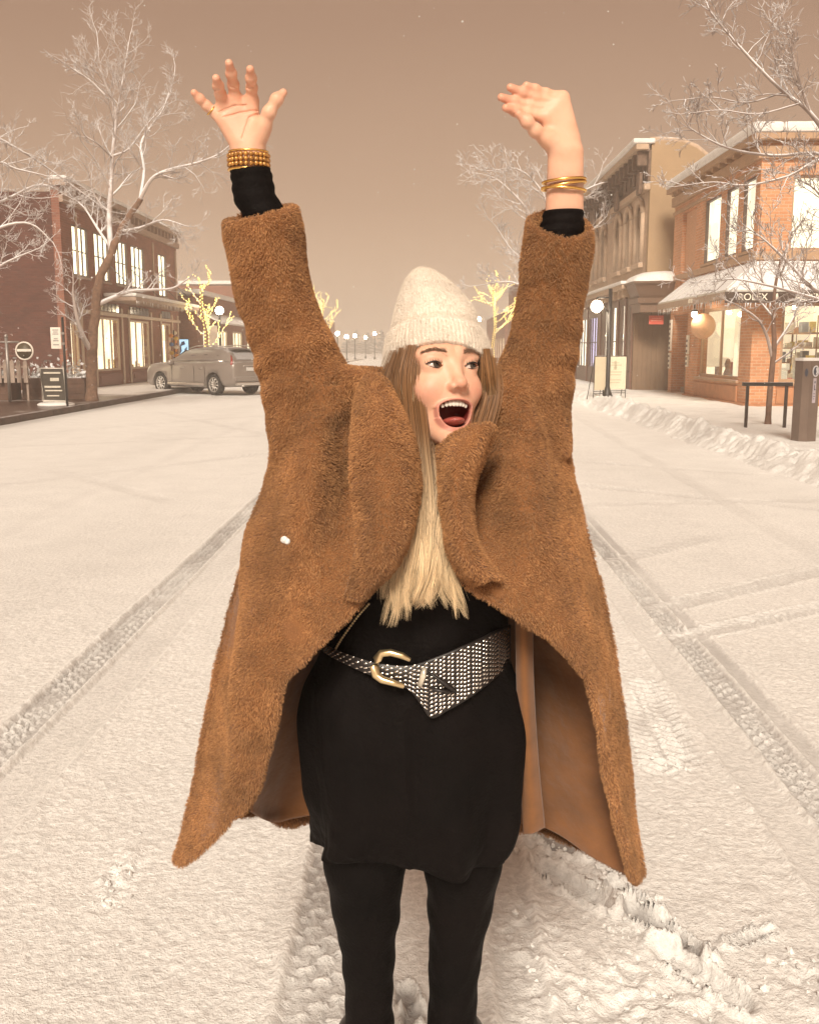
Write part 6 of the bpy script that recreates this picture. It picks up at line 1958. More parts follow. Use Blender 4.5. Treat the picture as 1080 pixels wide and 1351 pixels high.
def body_w(p):
    d = s_cone(p, J['neck'], J['chest'], 0.052, 0.085)
    d = smin(d, s_ell(p, J['chest'], (0.150, 0.098, 0.155)), 0.05)
    d = smin(d, s_ell(p, J['waist'], (0.118, 0.088, 0.16)), 0.06)
    d = smin(d, s_ell(p, J['hip'], (0.150, 0.105, 0.13)), 0.06)
    for s_ in 'LR':
        d = smin(d, s_cone(p, J['chest'] + (J['sh' + s_] - J['chest']) * 0.4 + np.array([0, 0, .02]), J['sh' + s_], 0.060, 0.050), 0.04)
        d = smin(d, s_cone(p, J['sh' + s_], J['el' + s_], 0.047, 0.037), 0.03)
        d = smin(d, s_cone(p, J['el' + s_], J['wr' + s_], 0.033, 0.0200), 0.015)
        kn, an, ft = (J['knL'], anL, ftL) if s_ == 'L' else (J['knR'], anR, ftR)
        d = smin(d, s_cone(p, J['hp' + s_], kn, 0.058, 0.028), 0.03)
        cf = kn * 0.62 + an * 0.38 + np.array([0, 0.02, 0])
        d = smin(d, s_cone(p, kn, cf, 0.028, 0.034), 0.02); d = smin(d, s_cone(p, cf, an, 0.036, 0.026), 0.02)
        d = smin(d, s_cone(p, an + np.array([0, 0.03, -0.05]), ft, 0.032, 0.026), 0.02)
    return d


OV, OF = surface_nets(body_w, (-0.42, 1.40, -0.02), (0.42, 1.98, 1.95), 0.009)


def join_bool(parts):
    obs = []
    for V_, F_ in parts:
        me = np_mesh('piece', V_, F_); o = bpy.data.objects.new('piece', me); COL.objects.link(o); obs.append(o)
    base = obs[0]
    for o in obs[1:]:
        md = base.modifiers.new('union', 'BOOLEAN'); md.operation = 'UNION'; md.object = o
        md.solver = 'EXACT'
    dg = bpy.context.evaluated_depsgraph_get()
    me = bpy.data.meshes.new_from_object(base.evaluated_get(dg))
    n0 = sum(len(v) for v, _ in parts)
    for o in obs: bpy.data.objects.remove(o)
    print('BODY UNION', n0, len(me.vertices))
    if len(me.vertices) < 0.5 * n0:
        off = 0; Vs, Fs = [], []
        for v, f in parts: Vs.append(v); Fs.append(f + off); off += len(v)
        me = np_mesh('person', np.vstack(Vs), np.vstack(Fs))
    return me


me = join_bool([(OV, OF), (HV, HF), (AV, AF), (BV, BF)])
me.name = 'person'
PBASE = np.array([-0.01, YB0, 0.0])
me.transform(Matrix.Translation(-Vector(PBASE)))
me.polygons.foreach_set('use_smooth', np.ones(len(me.polygons), bool))
me.materials.clear(); me.materials.append(M_SKIN)
person = bpy.data.objects.new('person', me); COL.objects.link(person); person.location = PBASE
tag(person, 'woman with both arms raised and mouth wide open in a brown fur coat', 'person')
co_ = np.empty(len(me.vertices) * 3, np.float32); me.vertices.foreach_get('co', co_); co_ = co_.reshape(-1, 3).astype(float) + PBASE
h = to_head(co_)
inh = (h[:, 2] > -0.15) & (h[:, 2] < 0.15) & (np.abs(h[:, 0]) < 0.1) & (np.abs(h[:, 1]) < 0.13)
rho = mouth_rho(h[:, 0], h[:, 2])
lip = sstep(0.0052, 0.0028, np.abs((rho - 1.03) * 0.028) - 0.0014 * (h[:, 2] < MC - 0.015)) * (h[:, 1] < -0.06) * inh
mouth = sstep(0.93, 0.80, rho) * (h[:, 1] < 0) * inh + (inh & (rho < 0.97) & (h[:, 1] > lip_y(h[:, 0], h[:, 2]) + 0.006) & (h[:, 1] < 0.0))
ah_ = np.abs(h[:, 0])
bl = np.exp(-(((ah_ - 0.040) / 0.020) ** 2 + ((h[:, 2] + 0.040) / 0.018) ** 2)) * 0.55 + np.exp(-((ah_ / 0.012) ** 2 + ((h[:, 2] + 0.034) / 0.012) ** 2)) * 0.4
wl = lambda c, r: np.exp(-(np.linalg.norm(co_ - c, axis=1) / r) ** 2)
bl = bl * inh
for sp_, _ in L_sp + R_sp: bl = bl + 0.30 * wl(sp_[-1], 0.016)
bl = bl + 0.28 * wl(A(308, 150, YH - .02), 0.03)
for nm, a_ in (('lip', lip), ('mouth', np.clip(mouth, 0, 1)), ('blush', np.clip(bl, 0, 0.8))):
    q = me.attributes.new(nm, 'FLOAT', 'POINT'); q.data.foreach_set('value', a_.astype(np.float32))


def head_part(mb, name, m):
    for i, v in enumerate(mb.v): mb.v[i] = tuple(from_head(np.array(v)[None])[0])
    return mb.build(name, m, person)


# ---- eyes, lashes, brows, teeth, tongue
GAZE = np.array([0.30, -1.0, 0.04]); GAZE /= np.linalg.norm(GAZE)
for s in (-1, 1):
    c = np.array([s * 0.0318, -0.0705, 0.0004])
    eye = head_part(MB().ball(c, 0.0128, 0, 28), 'eye', pmat('eye_white', (0.52, 0.45, 0.41), 0.15, var=0.03, coat=0.5))
    mb = MB(); u = np.cross(GAZE, [0, 0, 1]); u /= np.linalg.norm(u); v_ = np.cross(u, GAZE)
    def cap(mb, r, off, m):
        n_ = 20; rings = [0, 0.5, 1.0]; V_ = []
        for f in rings:
            for k in range(n_):
                a = 2 * math.pi * k / n_; rr = max(r * f, 1e-5)
                V_.append(c + GAZE * (math.sqrt(0.0128 ** 2 - rr ** 2) + off) + u * rr * math.cos(a) + v_ * rr * math.sin(a))
        F_ = [(i * n_ + k, i * n_ + (k + 1) % n_, (i + 1) * n_ + (k + 1) % n_, (i + 1) * n_ + k) for i in range(2) for k in range(n_)]
        mb.add(V_, F_, m, True)
    cap(mb, 0.0068, 0.0002, 0); io = head_part(mb, 'iris', pmat('iris', (0.06, 0.045, 0.035), 0.12, var=0.4, scale=300, coat=0.6))
    mb = MB(); cap(mb, 0.0028, 0.0004, 0); head_part(mb, 'pupil', pmat('pupil', (0.004, 0.004, 0.004), 0.08, coat=0.6))
    # lash line and lashes
    w_, h_ = 0.0140, 0.0043
    pts = []
    for k in range(13):
        f = -1 + 2 * k / 12; ex = f * w_; ez = h_ * (1 - f * f) + 0.0002 + 0.10 * ex * 1
        xx = 0.0318 + ex
        y_ = -0.0705 - math.sqrt(max(0.0153 ** 2 - ex ** 2 - ez ** 2, 1e-6)) - 0.0006
        pts.append((s * xx, y_, ez + 0.0004))
    mb = MB().tube(pts, [0.0003 + 0.0010 * math.sin(math.pi * k / 12) ** 0.6 for k in range(13)], 6)
    for k in range(2, 13):
        p_ = np.array(pts[k]); o_ = np.array([s * (k - 4) * 0.00035, -0.0042, 0.0036])
        mb.tube([p_, p_ + o_ * 0.6 + np.array([0, -0.001, 0]), p_ + o_ + np.array([0, 0, 0.002])], [0.0005, 0.0004, 0.0001], 4)
    lo_ = [(x, y, 2 * (0.0002 + 0.10 * (abs(x) - 0.0318)) - z - 0.0006) for x, y, z in pts]
    mb.tube(lo_, [0.0002 + 0.0004 * math.sin(math.pi * k / 12) for k in range(13)], 5)
    head_part(mb, 'eyelashes', pmat('lash_black', (0.012, 0.008, 0.007), 0.6))
    # brow strands
    g = np.random.default_rng(5 + s); n_ = 260
    f = g.random(n_); bx_ = 0.013 + 0.036 * f; bz = 0.0185 + 0.0075 * np.sin(np.clip(f * 1.25, 0, 1.25) * 1.9) - 0.003 * f + g.normal(0, 0.0019, n_) * (1.1 - f * 0.75)
    by = -0.0895 + 9.0 * np.maximum(0, bx_ - 0.015) ** 2 + 0.0
    base = np.stack([s * bx_, by, bz], 1)
    # drop each root on the skin
    d0 = head_local(base)
    for it in range(6):
        base[:, 1] += 0.8 * -np.sign(-d0) * np.minimum(np.abs(d0), 0.006); d0 = head_local(base)
    dirs = np.stack([s * (0.85 + 0.3 * f), np.full(n_, -0.22), 0.55 - 0.85 * f], 1) + g.normal(0, 0.12, (n_, 3))
    dirs /= np.linalg.norm(dirs, axis=1)[:, None]; ln = g.uniform(0.004, 0.0075, n_)[:, None]
    S_ = np.stack([base, base + dirs * ln * 0.55 + np.array([0, -0.0006, 0]), base + dirs * ln], 1)
    hair_obj('eyebrow', from_head(S_.reshape(-1, 3)).reshape(S_.shape), np.array([0.00021, 0.00019, 0.00006]), pmat('brow_brown', (0.20, 0.115, 0.07), 0.7, var=0.2), person)
mb = MB()
for k in range(8):
    f = (k - 3.5) / 3.5; x = f * 0.0200
    big = 1.0 - 0.32 * abs(f)
    mb.ball((x, -0.0800 + 24 * x * x * 0.6, MC + MHU * 0.92 - 0.0036 * big - 0.0040 * f * f), 0.0056, 0, 14, (0.66 * big + 0.10, 0.42, 1.0 * big))
head_part(mb, 'teeth', pmat('tooth_white', (0.72, 0.67, 0.60), 0.2, var=0.03, coat=0.4))
head_part(MB().ball((0, -0.066, MC - MH * 0.62), 0.02, 0, 20, (0.90, 1.2, 0.36)), 'tongue', pmat('tongue', (0.36, 0.075, 0.06), 0.35, var=0.15, scale=60, coat=0.4, bump=0.3, bscale=300))

# ---- knit hat
rows_ = [(578, 497, 66, 1.668, 0.106, 0.060), (577, 480, 66, 1.668, 0.106, 0.053), (575.5, 448, 60, 1.668, 0.103, 0.034), (573, 412, 51, 1.670, 0.090, 0.018),
         (568.5, 391, 40.5, 1.674, 0.072, 0.009), (563, 371, 27, 1.680, 0.049, 0.004), (559, 358, 13.5, 1.684, 0.025, 0.0), (557.5, 352.5, 2, 1.686, 0.004, 0.0)]
C_ = np.array([(*A(r_[0], r_[1], r_[3]), r_[2] / 788.0 * r_[3] / 1.65, r_[4], r_[5]) for r_ in rows_])
C_ = crom(C_, 26); nr, ncol = len(C_), 420
th_ = np.arange(ncol) * 2 * math.pi / ncol
T_ = np.linspace(0, 1, nr)[:, None]
arc = np.concatenate([[0], np.cumsum(np.linalg.norm(np.diff(C_[:, :3], axis=0), axis=1))])[:, None]
cuff = sstep(0.070, 0.058, arc)
rib = (0.0016 * np.abs(np.sin(th_ * 40))[None] ** 0.8 - 0.0008) * (0.45 + 0.75 * cuff) * sstep(1.0, 0.8, T_)
wrk = 0.0014 * fbm(th_[None] * 1.9 + 0 * T_, arc * 26 + 0 * th_[None], 41, 3) * sstep(0.05, 0.10, arc)
rad = 1.0 + (rib + wrk + 0.0055 * cuff - 0.002 * np.exp(-((arc - 0.068) / 0.006) ** 2)) / np.maximum(C_[:, 3:4], 0.004) * sstep(0.0, 0.03, C_[:, 3:4])
HX = C_[:, 0:1] + C_[:, 3:4] * rad * np.sin(th_)[None]
HY = C_[:, 1:2] - C_[:, 4:5] * rad * np.cos(th_)[None]
HZ_ = C_[:, 2:3] + C_[:, 5:6] * (np.cos(th_)[None]) - 0.010 * np.sin(th_)[None] ** 2 * (1 - T_) ** 2 * 0 + 0.0012 * np.sin(th_ * 3)[None] * (1 - T_)
O_ = np.stack([HX, HY, HZ_], -1)
inner = C_[0, :3] + (O_[0] - C_[0, :3]) * 0.90 + np.array([0, 0, 0.012])
roll = C_[0, :3] + (O_[0] - C_[0, :3]) * 0.965 + np.array([0, 0, -0.003])
deep = C_[3, :3] + (O_[3] - C_[3, :3]) * 0.90
allr = np.vstack([deep, inner, roll, O_.reshape(-1, 3)])
me = np_mesh('knit_hat', allr, grid_faces(nr + 3, ncol, True), True)
M_KNIT = pmat('cream_wool', (0.80, 0.71, 0.61), 0.9, var=0.10, scale=30, bump=0.35, bscale=520, sheen=0.4)
hat = rebase(link('knit_hat', me, M_KNIT), person)
g = np.random.default_rng(91)
P_, N_ = tri_sample(me, 60000, 3)
tv = N_ + g.normal(0, 0.75, N_.shape); tv /= np.linalg.norm(tv, axis=1)[:, None]
ln = g.uniform(0.0012, 0.0042, len(P_))[:, None]
S_ = np.stack([P_ - N_ * 0.0004, P_ + tv * ln * 0.6, P_ + tv * ln + g.normal(0, 0.0010, P_.shape)], 1)
hair_obj('hat_fuzz', S_, np.array([0.00015, 0.00012, 0.00005]), M_KNIT, hat)

# ---- hair
def hairmat(name, root, tip):
    m, t, b, out = nt(name)
    hi = N(t, 'ShaderNodeHairInfo'); rm = N(t, 'ShaderNodeValToRGB')
    rm.color_ramp.elements[0].color = c4(root); rm.color_ramp.elements[1].color = c4(tip)
    rm.color_ramp.elements[0].position = 0.34; rm.color_ramp.elements[1].position = 0.80
    L(t, hi.outputs['Intercept'], rm.inputs['Fac'])
    mr = N(t, 'ShaderNodeMapRange'); mr.inputs['To Min'].default_value = 0.45; mr.inputs['To Max'].default_value = 1.25; L(t, hi.outputs['Random'], mr.inputs['Value'])
    mx = N(t, 'ShaderNodeMix', data_type='RGBA', blend_type='MULTIPLY'); mx.inputs['Factor'].default_value = 1
    L(t, rm.outputs['Color'], mx.inputs['A']); L(t, mr.outputs[0], mx.inputs['B']); L(t, mx.outputs['Result'], b.inputs['Base Color'])
    b.inputs['Roughness'].default_value = 0.42; b.inputs['Specular IOR Level'].default_value = 0.55
    return m


M_HAIR = hairmat('blonde_hair', (0.26, 0.125, 0.048), (0.88, 0.67, 0.42))
locks = [  # guide points, lock radius, number of strands
    ([(533, 462, 1.600), (523, 505, 1.590), (527, 560, 1.570), (538, 625, 1.540), (538, 700, 1.520), (524, 765, 1.510), (512, 826, 1.515)], 0.016, 520),
    ([(540, 458, 1.585), (533, 505, 1.575), (540, 570, 1.560), (548, 640, 1.535), (543, 715, 1.512), (530, 780, 1.505), (527, 818, 1.512)], 0.014, 480),
    ([(549, 455, 1.574), (544, 500, 1.562), (551, 570, 1.552), (556, 650, 1.532), (552, 730, 1.508), (546, 785, 1.503), (541, 806, 1.51)], 0.012, 420),
    ([(545, 470, 1.60), (545, 540, 1.585), (556, 610, 1.560), (563, 680, 1.532), (564, 745, 1.510), (558, 785, 1.506), (556, 800, 1.512)], 0.013, 420),
    ([(640, 472, 1.625), (640, 520, 1.615), (618, 585, 1.580), (585, 640, 1.545), (576, 700, 1.522), (568, 760, 1.508), (565, 802, 1.512)], 0.013, 420),
    ([(642, 470, 1.625), (643, 530, 1.615), (620, 600, 1.575), (590, 660, 1.548), (586, 720, 1.522), (596, 775, 1.512), (609, 815, 1.518)], 0.010, 420),
    ([(640, 460, 1.600), (644, 500, 1.600), (647, 530, 1.620), (645, 560, 1.64), (640, 600, 1.66)], 0.007, 200),
    ([(528, 478, 1.625), (517, 520, 1.615), (517, 570, 1.600), (526, 630, 1.570), (530, 690, 1.545), (520, 740, 1.525), (508, 790, 1.52)], 0.014, 420),
    ([(552, 600, 1.570), (566, 650, 1.545), (573, 705, 1.522), (584, 755, 1.510), (603, 800, 1.515)], 0.010, 260),
    ([(520, 486, 1.650), (514, 525, 1.640), (518, 575, 1.625), (528, 625, 1.600), (534, 690, 1.560)], 0.017, 420),
    ([(526, 478, 1.630), (520, 515, 1.618), (524, 560, 1.600), (533, 615, 1.575), (540, 680, 1.540)], 0.014, 420),
    ([(541, 456, 1.572), (536, 480, 1.566), (536, 520, 1.560), (541, 560, 1.556)], 0.003, 50),
]
g = np.random.default_rng(33)
SS = []; K_ = 22
for pts, r_, n_ in locks:
    G_ = crom(np.array([A(*p) for p in pts]), 8)
    s_ = np.linspace(0, 1, len(G_)); u_ = np.linspace(0, 1, K_)
    G_ = np.stack([np.interp(u_, s_, G_[:, k]) for k in range(3)], 1)
    cen = g.normal(0, 1, (9, 2)) * np.array([0.55, 0.40]); cph = g.uniform(0, 6.28, 9)      # small strands within the lock
    for k in range(int(n_ * 1.35)):
        c_ = int(g.integers(0, 9))
        q2 = cen[c_] * r_ * 1.15
        sp = g.normal(0, 1, 2) * r_ * 0.30
        cut = 1 - 0.22 * g.random() ** 1.6 - 0.10 * (c_ % 3) / 2
        uu = u_ * cut
        L_ = np.stack([np.interp(uu, u_, G_[:, j]) for j in range(3)], 1)
        env = 0.75 + 0.75 * np.sin(np.pi * np.clip(uu, 0, 1)) ** 1.2
        tight = 1 - 0.80 * np.clip((np.linspace(0, 1, K_) - 0.45) / 0.55, 0, 1) ** 1.5
        off = np.stack([q2[0] * env + sp[0] * tight, q2[1] * env * 0.7 + sp[1] * 0.6 * tight - 0.004 * env, 0 * env], 1)
        amp = 0.0075 * uu ** 1.3
        wv_ = np.stack([amp * np.sin(uu * 11 + cph[c_]), 0.7 * amp * np.cos(uu * 11 + cph[c_] * 1.7), 0 * uu], 1)
        fly = g.normal(0, 1, 3) * (0.0022 if g.random() < 0.93 else 0.010) * (uu ** 1.5)[:, None]
        SS.append(L_ + off + wv_ + fly * np.array([1, 0.6, 0.15]) + g.normal(0, 0.0004, 3))
SS = np.array(SS)
tb = Tubes()
for pts, r_, n_ in locks[:9]:
    G_ = crom(np.array([A(*p) for p in pts]), 5); G_ = G_[:int(len(G_) * 0.78)]
    tb.add(G_ + np.array([0, 0.006, 0]), r_ * 0.48 * np.sin(np.linspace(0.5, np.pi - 0.15, len(G_))), 8)
HC = [(A(527, 478, 1.655), A(521, 560, 1.640), 0.024, 0.020), (A(521, 560, 1.640), A(534, 640, 1.60), 0.020, 0.016), (A(638, 480, 1.690), A(636, 560, 1.690), 0.016, 0.014),
      (A(570, 500, 1.725), A(572, 640, 1.735), 0.062, 0.050), (A(545, 490, 1.70), A(535, 560, 1.70), 0.036, 0.034)]
def hair_w(p):
    d = None
    for a, b_, ra, rb in HC:
        c = s_cone(p, a, b_, ra, rb); d = c if d is None else smin(d, c, 0.018)
    return d
hv_, hf_ = surface_nets(hair_w, (-0.15, 1.55, 1.33), (0.18, 1.83, 1.70), 0.005)
tb.V.append(hv_); tb.F.append(hf_ + tb.n); tb.n += len(hv_)
hm = tb.mesh('hair')
hair = rebase(link('hair', hm, pmat('hair_mass', (0.30, 0.185, 0.085), 0.6, var=0.3, scale=40)), person)
hair_obj('hair_strands', SS, np.interp(np.linspace(0, 1, K_), [0, 0.1, 0.75, 1], [0.0002, 0.00030, 0.00028, 0.00006]), M_HAIR, hair)
# ================================================================== clothes
M_BLACK = pmat('black_cloth', (0.0026, 0.0014, 0.0013), 0.75, var=0.5, scale=7, bump=0.2, bscale=160, spec=0.12)

# ---- black tunic: loose, with soft folds
tun = [(590, 566, 60, 1.69, 0.085), (640, 563, 88, 1.69, 0.100), (710, 560, 104, 1.70, 0.112), (790, 556, 112, 1.70, 0.118), (860, 548, 122, 1.70, 0.122), (905, 544, 141, 1.70, 0.130),
       (960, 544, 147, 1.70, 0.136), (1030, 548, 141, 1.70, 0.138), (1075, 550, 137, 1.70, 0.134), (1105, 548, 133, 1.70, 0.128), (1124, 546, 129, 1.70, 0.122)]


def tun_at(py):
    a = np.array(tun, float)
    return [np.interp(py, a[:, 0], a[:, k]) for k in (1, 2, 3, 4)]


def tun_Y(px, py, off=0.0):
    cx, hw, yc, hd = tun_at(py)
    f = np.clip((px - cx) / hw, -0.985, 0.985)
    return yc - hd * math.sqrt(1 - abs(f) ** 2.4) - off


C_ = []
for py, cx, hw, yc, hd in tun:
    c = A(cx, py, yc); e = A(cx + hw, py, yc); C_.append((*c, e[0] - c[0], hd))
C_ = crom(np.array(C_), 12); nr, nc_ = len(C_), 240
th_ = np.arange(nc_) * 2 * math.pi / nc_
T_ = np.linspace(0, 1, nr)[:, None]
sq = lambda v, e: np.sign(v) * np.abs(v) ** e
fold = 0.010 * T_ ** 1.6 * 1.3 * np.sin(th_[None] * 7 + 2.5 * fbm(T_ * 2 + 0 * th_[None], th_[None] * 0.8 + 0 * T_, 61, 2)) + 0.012 * fbm(th_[None] * 2.2 + 3 * T_, T_ * 5 - th_[None] * 1.2, 62, 3) * T_ ** 0.5
TX = C_[:, 0:1] + (C_[:, 3:4] + fold) * sq(np.sin(th_), 0.88)[None]
TY = C_[:, 1:2] - (C_[:, 4:5] + fold) * sq(np.cos(th_), 0.88)[None]
TZ = C_[:, 2:3] + 0 * th_[None] + (T_ ** 6) * 0.034 * np.cos(th_)[None] - (T_ ** 8) * 0.014 * (np.sin(th_ * 2 + 0.6)[None] + 0.5 * np.sin(th_ * 5)[None])
O_ = np.stack([TX, TY, TZ], -1)
hem = C_[-1, :3] + (O_[-1] - C_[-1, :3]) * np.array([0.965, 0.965, 1]) + np.array([0, 0, 0.004])
up_ = C_[-1, :3] + (O_[-1] - C_[-1, :3]) * np.array([0.93, 0.93, 1]) + np.array([0, 0, 0.16])
allr = np.vstack([O_.reshape(-1, 3), hem, up_])
me = np_mesh('tunic', allr, grid_faces(nr + 2, nc_, True), True)
tunic = rebase(link('tunic', me, M_BLACK), person)

# ---- black leggings and boots
legs = {'L': [(482, 1085, .078), (481, 1140, .0745), (483, 1200, .062), (486, 1270, .0475), (487, 1351, .0445)], 'R': [(608, 1085, .078), (610, 1140, .071), (606, 1200, .058), (599, 1270, .047), (596, 1351, .0455)]}
def leg_w(p):
    d = None
    for s_, pts in legs.items():
        Q = [(A(x, y, YB0), r_) for x, y, r_ in pts]
        kn = Q[-1][0]; an = anL if s_ == 'L' else anR
        Q += [(kn * 0.6 + an * 0.4 + np.array([0, 0.02, 0]), 0.047), (an + np.array([0, 0, 0.02]), 0.036)]
        for (a, ra), (b_, rb) in zip(Q[:-1], Q[1:]):
            c = s_cone(p, a, b_, ra, rb)
            d = c if d is None else smin(d, c, 0.012 if d is not None else 0)
    d = smin(d, s_ell(p, A(546, 1060, YB0), (0.135, 0.1, 0.09)), 0.03)
    return d + 0.0012 * np.sin(p[:, 2] * 90 + 8 * np.sin(p[:, 0] * 30))
V_, F_ = surface_nets(leg_w, (-0.26, 1.5, 0.06), (0.24, 1.9, 0.93), 0.006)
rebase(link('leggings', np_mesh('leggings', V_, F_, True), M_BLACK), person)
for an, ft, sg in ((anL, ftL, -1), (anR, ftR, 1)):
    def boot_w(p):
        d = s_cone(p, an + np.array([0, 0, 0.20]), an + np.array([0, 0.005, -0.02]), 0.056, 0.044)
        d = smin(d, s_cone(p, an + np.array([0, 0.025, -0.045]), ft + np.array([0, 0, 0.012]), 0.043, 0.036), 0.03)
        return smax(d, (0.004 - p[:, 2]), 0.004)
    V_, F_ = surface_nets(boot_w, np.minimum(an, ft) - np.array([0.09, 0.09, 0.11]), np.maximum(an, ft) + np.array([0.09, 0.12, 0.30]), 0.005)
    bo = rebase(link('boot', np_mesh('boot', V_, F_, True), pmat('black_leather', (0.012, 0.009, 0.008), 0.4, var=0.2)), person)

# ---- black under-sleeves at the wrists
for nm, P_ in (('L', [(360, 330, 1.67, 30), (353, 290, 1.665, 29), (337, 262, YH + .004, 27.5), (333, 240, YH + .004, 26.5), (330, 224, YH + .003, 26)]),
               ('R', [(734, 345, 1.67, 32), (739, 310, 1.665, 31), (742, 292, YR + .01, 27), (743, 278, YR + .008, 25.5)])):
    C_ = crom(np.array([(*A(x, y, Y), hw / 788.0) for x, y, Y, hw in P_]), 6)
    C_ = np.vstack([C_, C_[-1] * np.array([1, 1, 1, 0.90]) + np.array([0, 0, -0.002, 0]), C_[-4] * np.array([1, 1, 1, 0.88])])
    th_ = np.arange(40) * 2 * math.pi / 40
    wr_ = 1 + 0.03 * np.sin(np.arange(len(C_))[:, None] * 1.3 + 2 * np.sin(th_)[None])
    R_ = np.stack([C_[:, 0:1] + C_[:, 3:4] * wr_ * np.cos(th_), C_[:, 1:2] + C_[:, 3:4] * 0.9 * wr_ * np.sin(th_), C_[:, 2:3] + 0.10 * C_[:, 3:4] * np.cos(th_) * (1 if nm == 'L' else 0.2)], -1)
    rebase(link('sweater_cuff', np_mesh('sweater_cuff', R_.reshape(-1, 3), grid_faces(len(C_), 40, True), True), M_BLACK), person)

# ---- bracelets and ring
M_GOLD = pmat('gold', (0.85, 0.52, 0.16), 0.25, 0.95, var=0.12, scale=40)
M_AMBER = pmat('amber_bead', (0.50, 0.24, 0.06), 0.25, 0.5, var=0.45, scale=120, coat=0.4)
def ringpts(c, ax, r1, r2, n=40, tilt=0.0):
    return [c + np.array([r1 * math.cos(2 * math.pi * k / n), r2 * math.sin(2 * math.pi * k / n), tilt * math.cos(2 * math.pi * k / n)]) for k in range(n + 1)]
c = A(328, 212, YH + .002)
mb = MB()
for row in range(3):
    for k, p in enumerate(ringpts(c + np.array([0, 0, (row - 1) * 0.0072]), 0, 0.0315, 0.0245, 24)[:-1]):
        mb.ball(p, 0.0042, 0, 8, (1, 1, 0.9))
bo = mb.build('beaded_bracelet', M_AMBER, person)
mb = MB().tube(ringpts(c + np.array([0, 0, 0.0135]), 0, 0.0312, 0.0245), 0.0016, 6).tube(ringpts(c + np.array([0, 0, -0.0145]), 0, 0.0325, 0.0255), 0.0022, 6)
for o in mb.build_split('bangle', M_GOLD, person): pass
c = A(743.5, 245, YR + .004)
mb = MB()
for dz, r_, tl in ((0.0, 0.0345, 0.006), (-0.006, 0.035, -0.002), (0.0075, 0.034, 0.003)):
    mb.tube(ringpts(c + np.array([0, 0, dz]), 0, r_, 0.027, 40, tl), 0.0023, 8)
mb.build_split('bangle', M_GOLD, person)
pk = L_sp[0][0]; q = pk[0] * 0.55 + pk[1] * 0.45; d = pk[1] - pk[0]; d /= np.linalg.norm(d)
s_ = np.cross(d, [0, 1, 0]); s_ /= np.linalg.norm(s_); u_ = np.cross(s_, d)
MB().tube([q + s_ * 0.0092 * math.cos(a) + u_ * 0.0092 * math.sin(a) for a in np.linspace(0, 6.2832, 25)], 0.0013, 6).build('finger_ring', M_GOLD, person)

# ---- studded western belt
cols_ = [(428, 850, 860), (440, 856, 867), (466, 866, 880), (492, 874, 891), (520, 878, 902), (540, 878, 910), (556, 874, 930), (569, 869, 947), (590, 861, 937), (613, 851, 924), (634, 842, 909), (650, 834, 896), (664, 828, 884), (672, 824, 876)]
G_ = []
for f in np.linspace(0, 1, 5):
    G_.append([A(x, y0 + (y1 - y0) * f, tun_Y(x, 0.5 * (y0 + y1), 0.016 + 0.004 * math.sin(math.pi * f))) for x, y0, y1 in cols_])
D_ = crom_grid(np.array(G_), 6, 14)
nrm = np.cross(np.gradient(D_, axis=1), np.gradient(D_, axis=0)); nrm /= np.linalg.norm(nrm, axis=2)[..., None]
if nrm[..., 1].mean() > 0: nrm = -nrm
def slab(D, n, t, name, m, parent, smooth=True):
    r, c = D.shape[:2]
    V = np.concatenate([(D + n * t / 2).reshape(-1, 3), (D - n * t / 2).reshape(-1, 3)])
    F1 = grid_faces(r, c); F2 = F1[:, ::-1] + r * c
    ed = [i * c for i in range(r)] ; rim = list(range(c)) + [i * c + c - 1 for i in range(1, r)] + [(r - 1) * c + j for j in range(c - 2, -1, -1)] + [i * c for i in range(r - 2, 0, -1)]
    rim = np.array(rim); nx = np.roll(rim, -1)
    F3 = np.stack([rim, rim + r * c, nx + r * c, nx], 1)
    me = np_mesh(name, V, np.vstack([F1, F2, F3]), smooth)
    bm = bmesh.new(); bm.from_mesh(me); bmesh.ops.recalc_face_normals(bm, faces=bm.faces[:]); bm.to_mesh(me); bm.free()
    if m is None: return me
    return rebase(link(name, me, m), parent)
belt = slab(D_, nrm, 0.005, 'belt', pmat('belt_leather', (0.013, 0.009, 0.008), 0.45, var=0.2), person)
mb = MB()
r, c = D_.shape[:2]
def bilerp(fu, fv, X):
    i = min(int(fu * (r - 1)), r - 2); j = min(int(fv * (c - 1)), c - 2); a, b_ = fu * (r - 1) - i, fv * (c - 1) - j
    return X[i, j] * (1 - a) * (1 - b_) + X[i + 1, j] * a * (1 - b_) + X[i, j + 1] * (1 - a) * b_ + X[i + 1, j + 1] * a * b_
seg = np.linalg.norm(D_[r // 2, 1:] - D_[r // 2, :-1], axis=1); cum = np.concatenate([[0], np.cumsum(seg)])
s_ = 0.004
row = 0
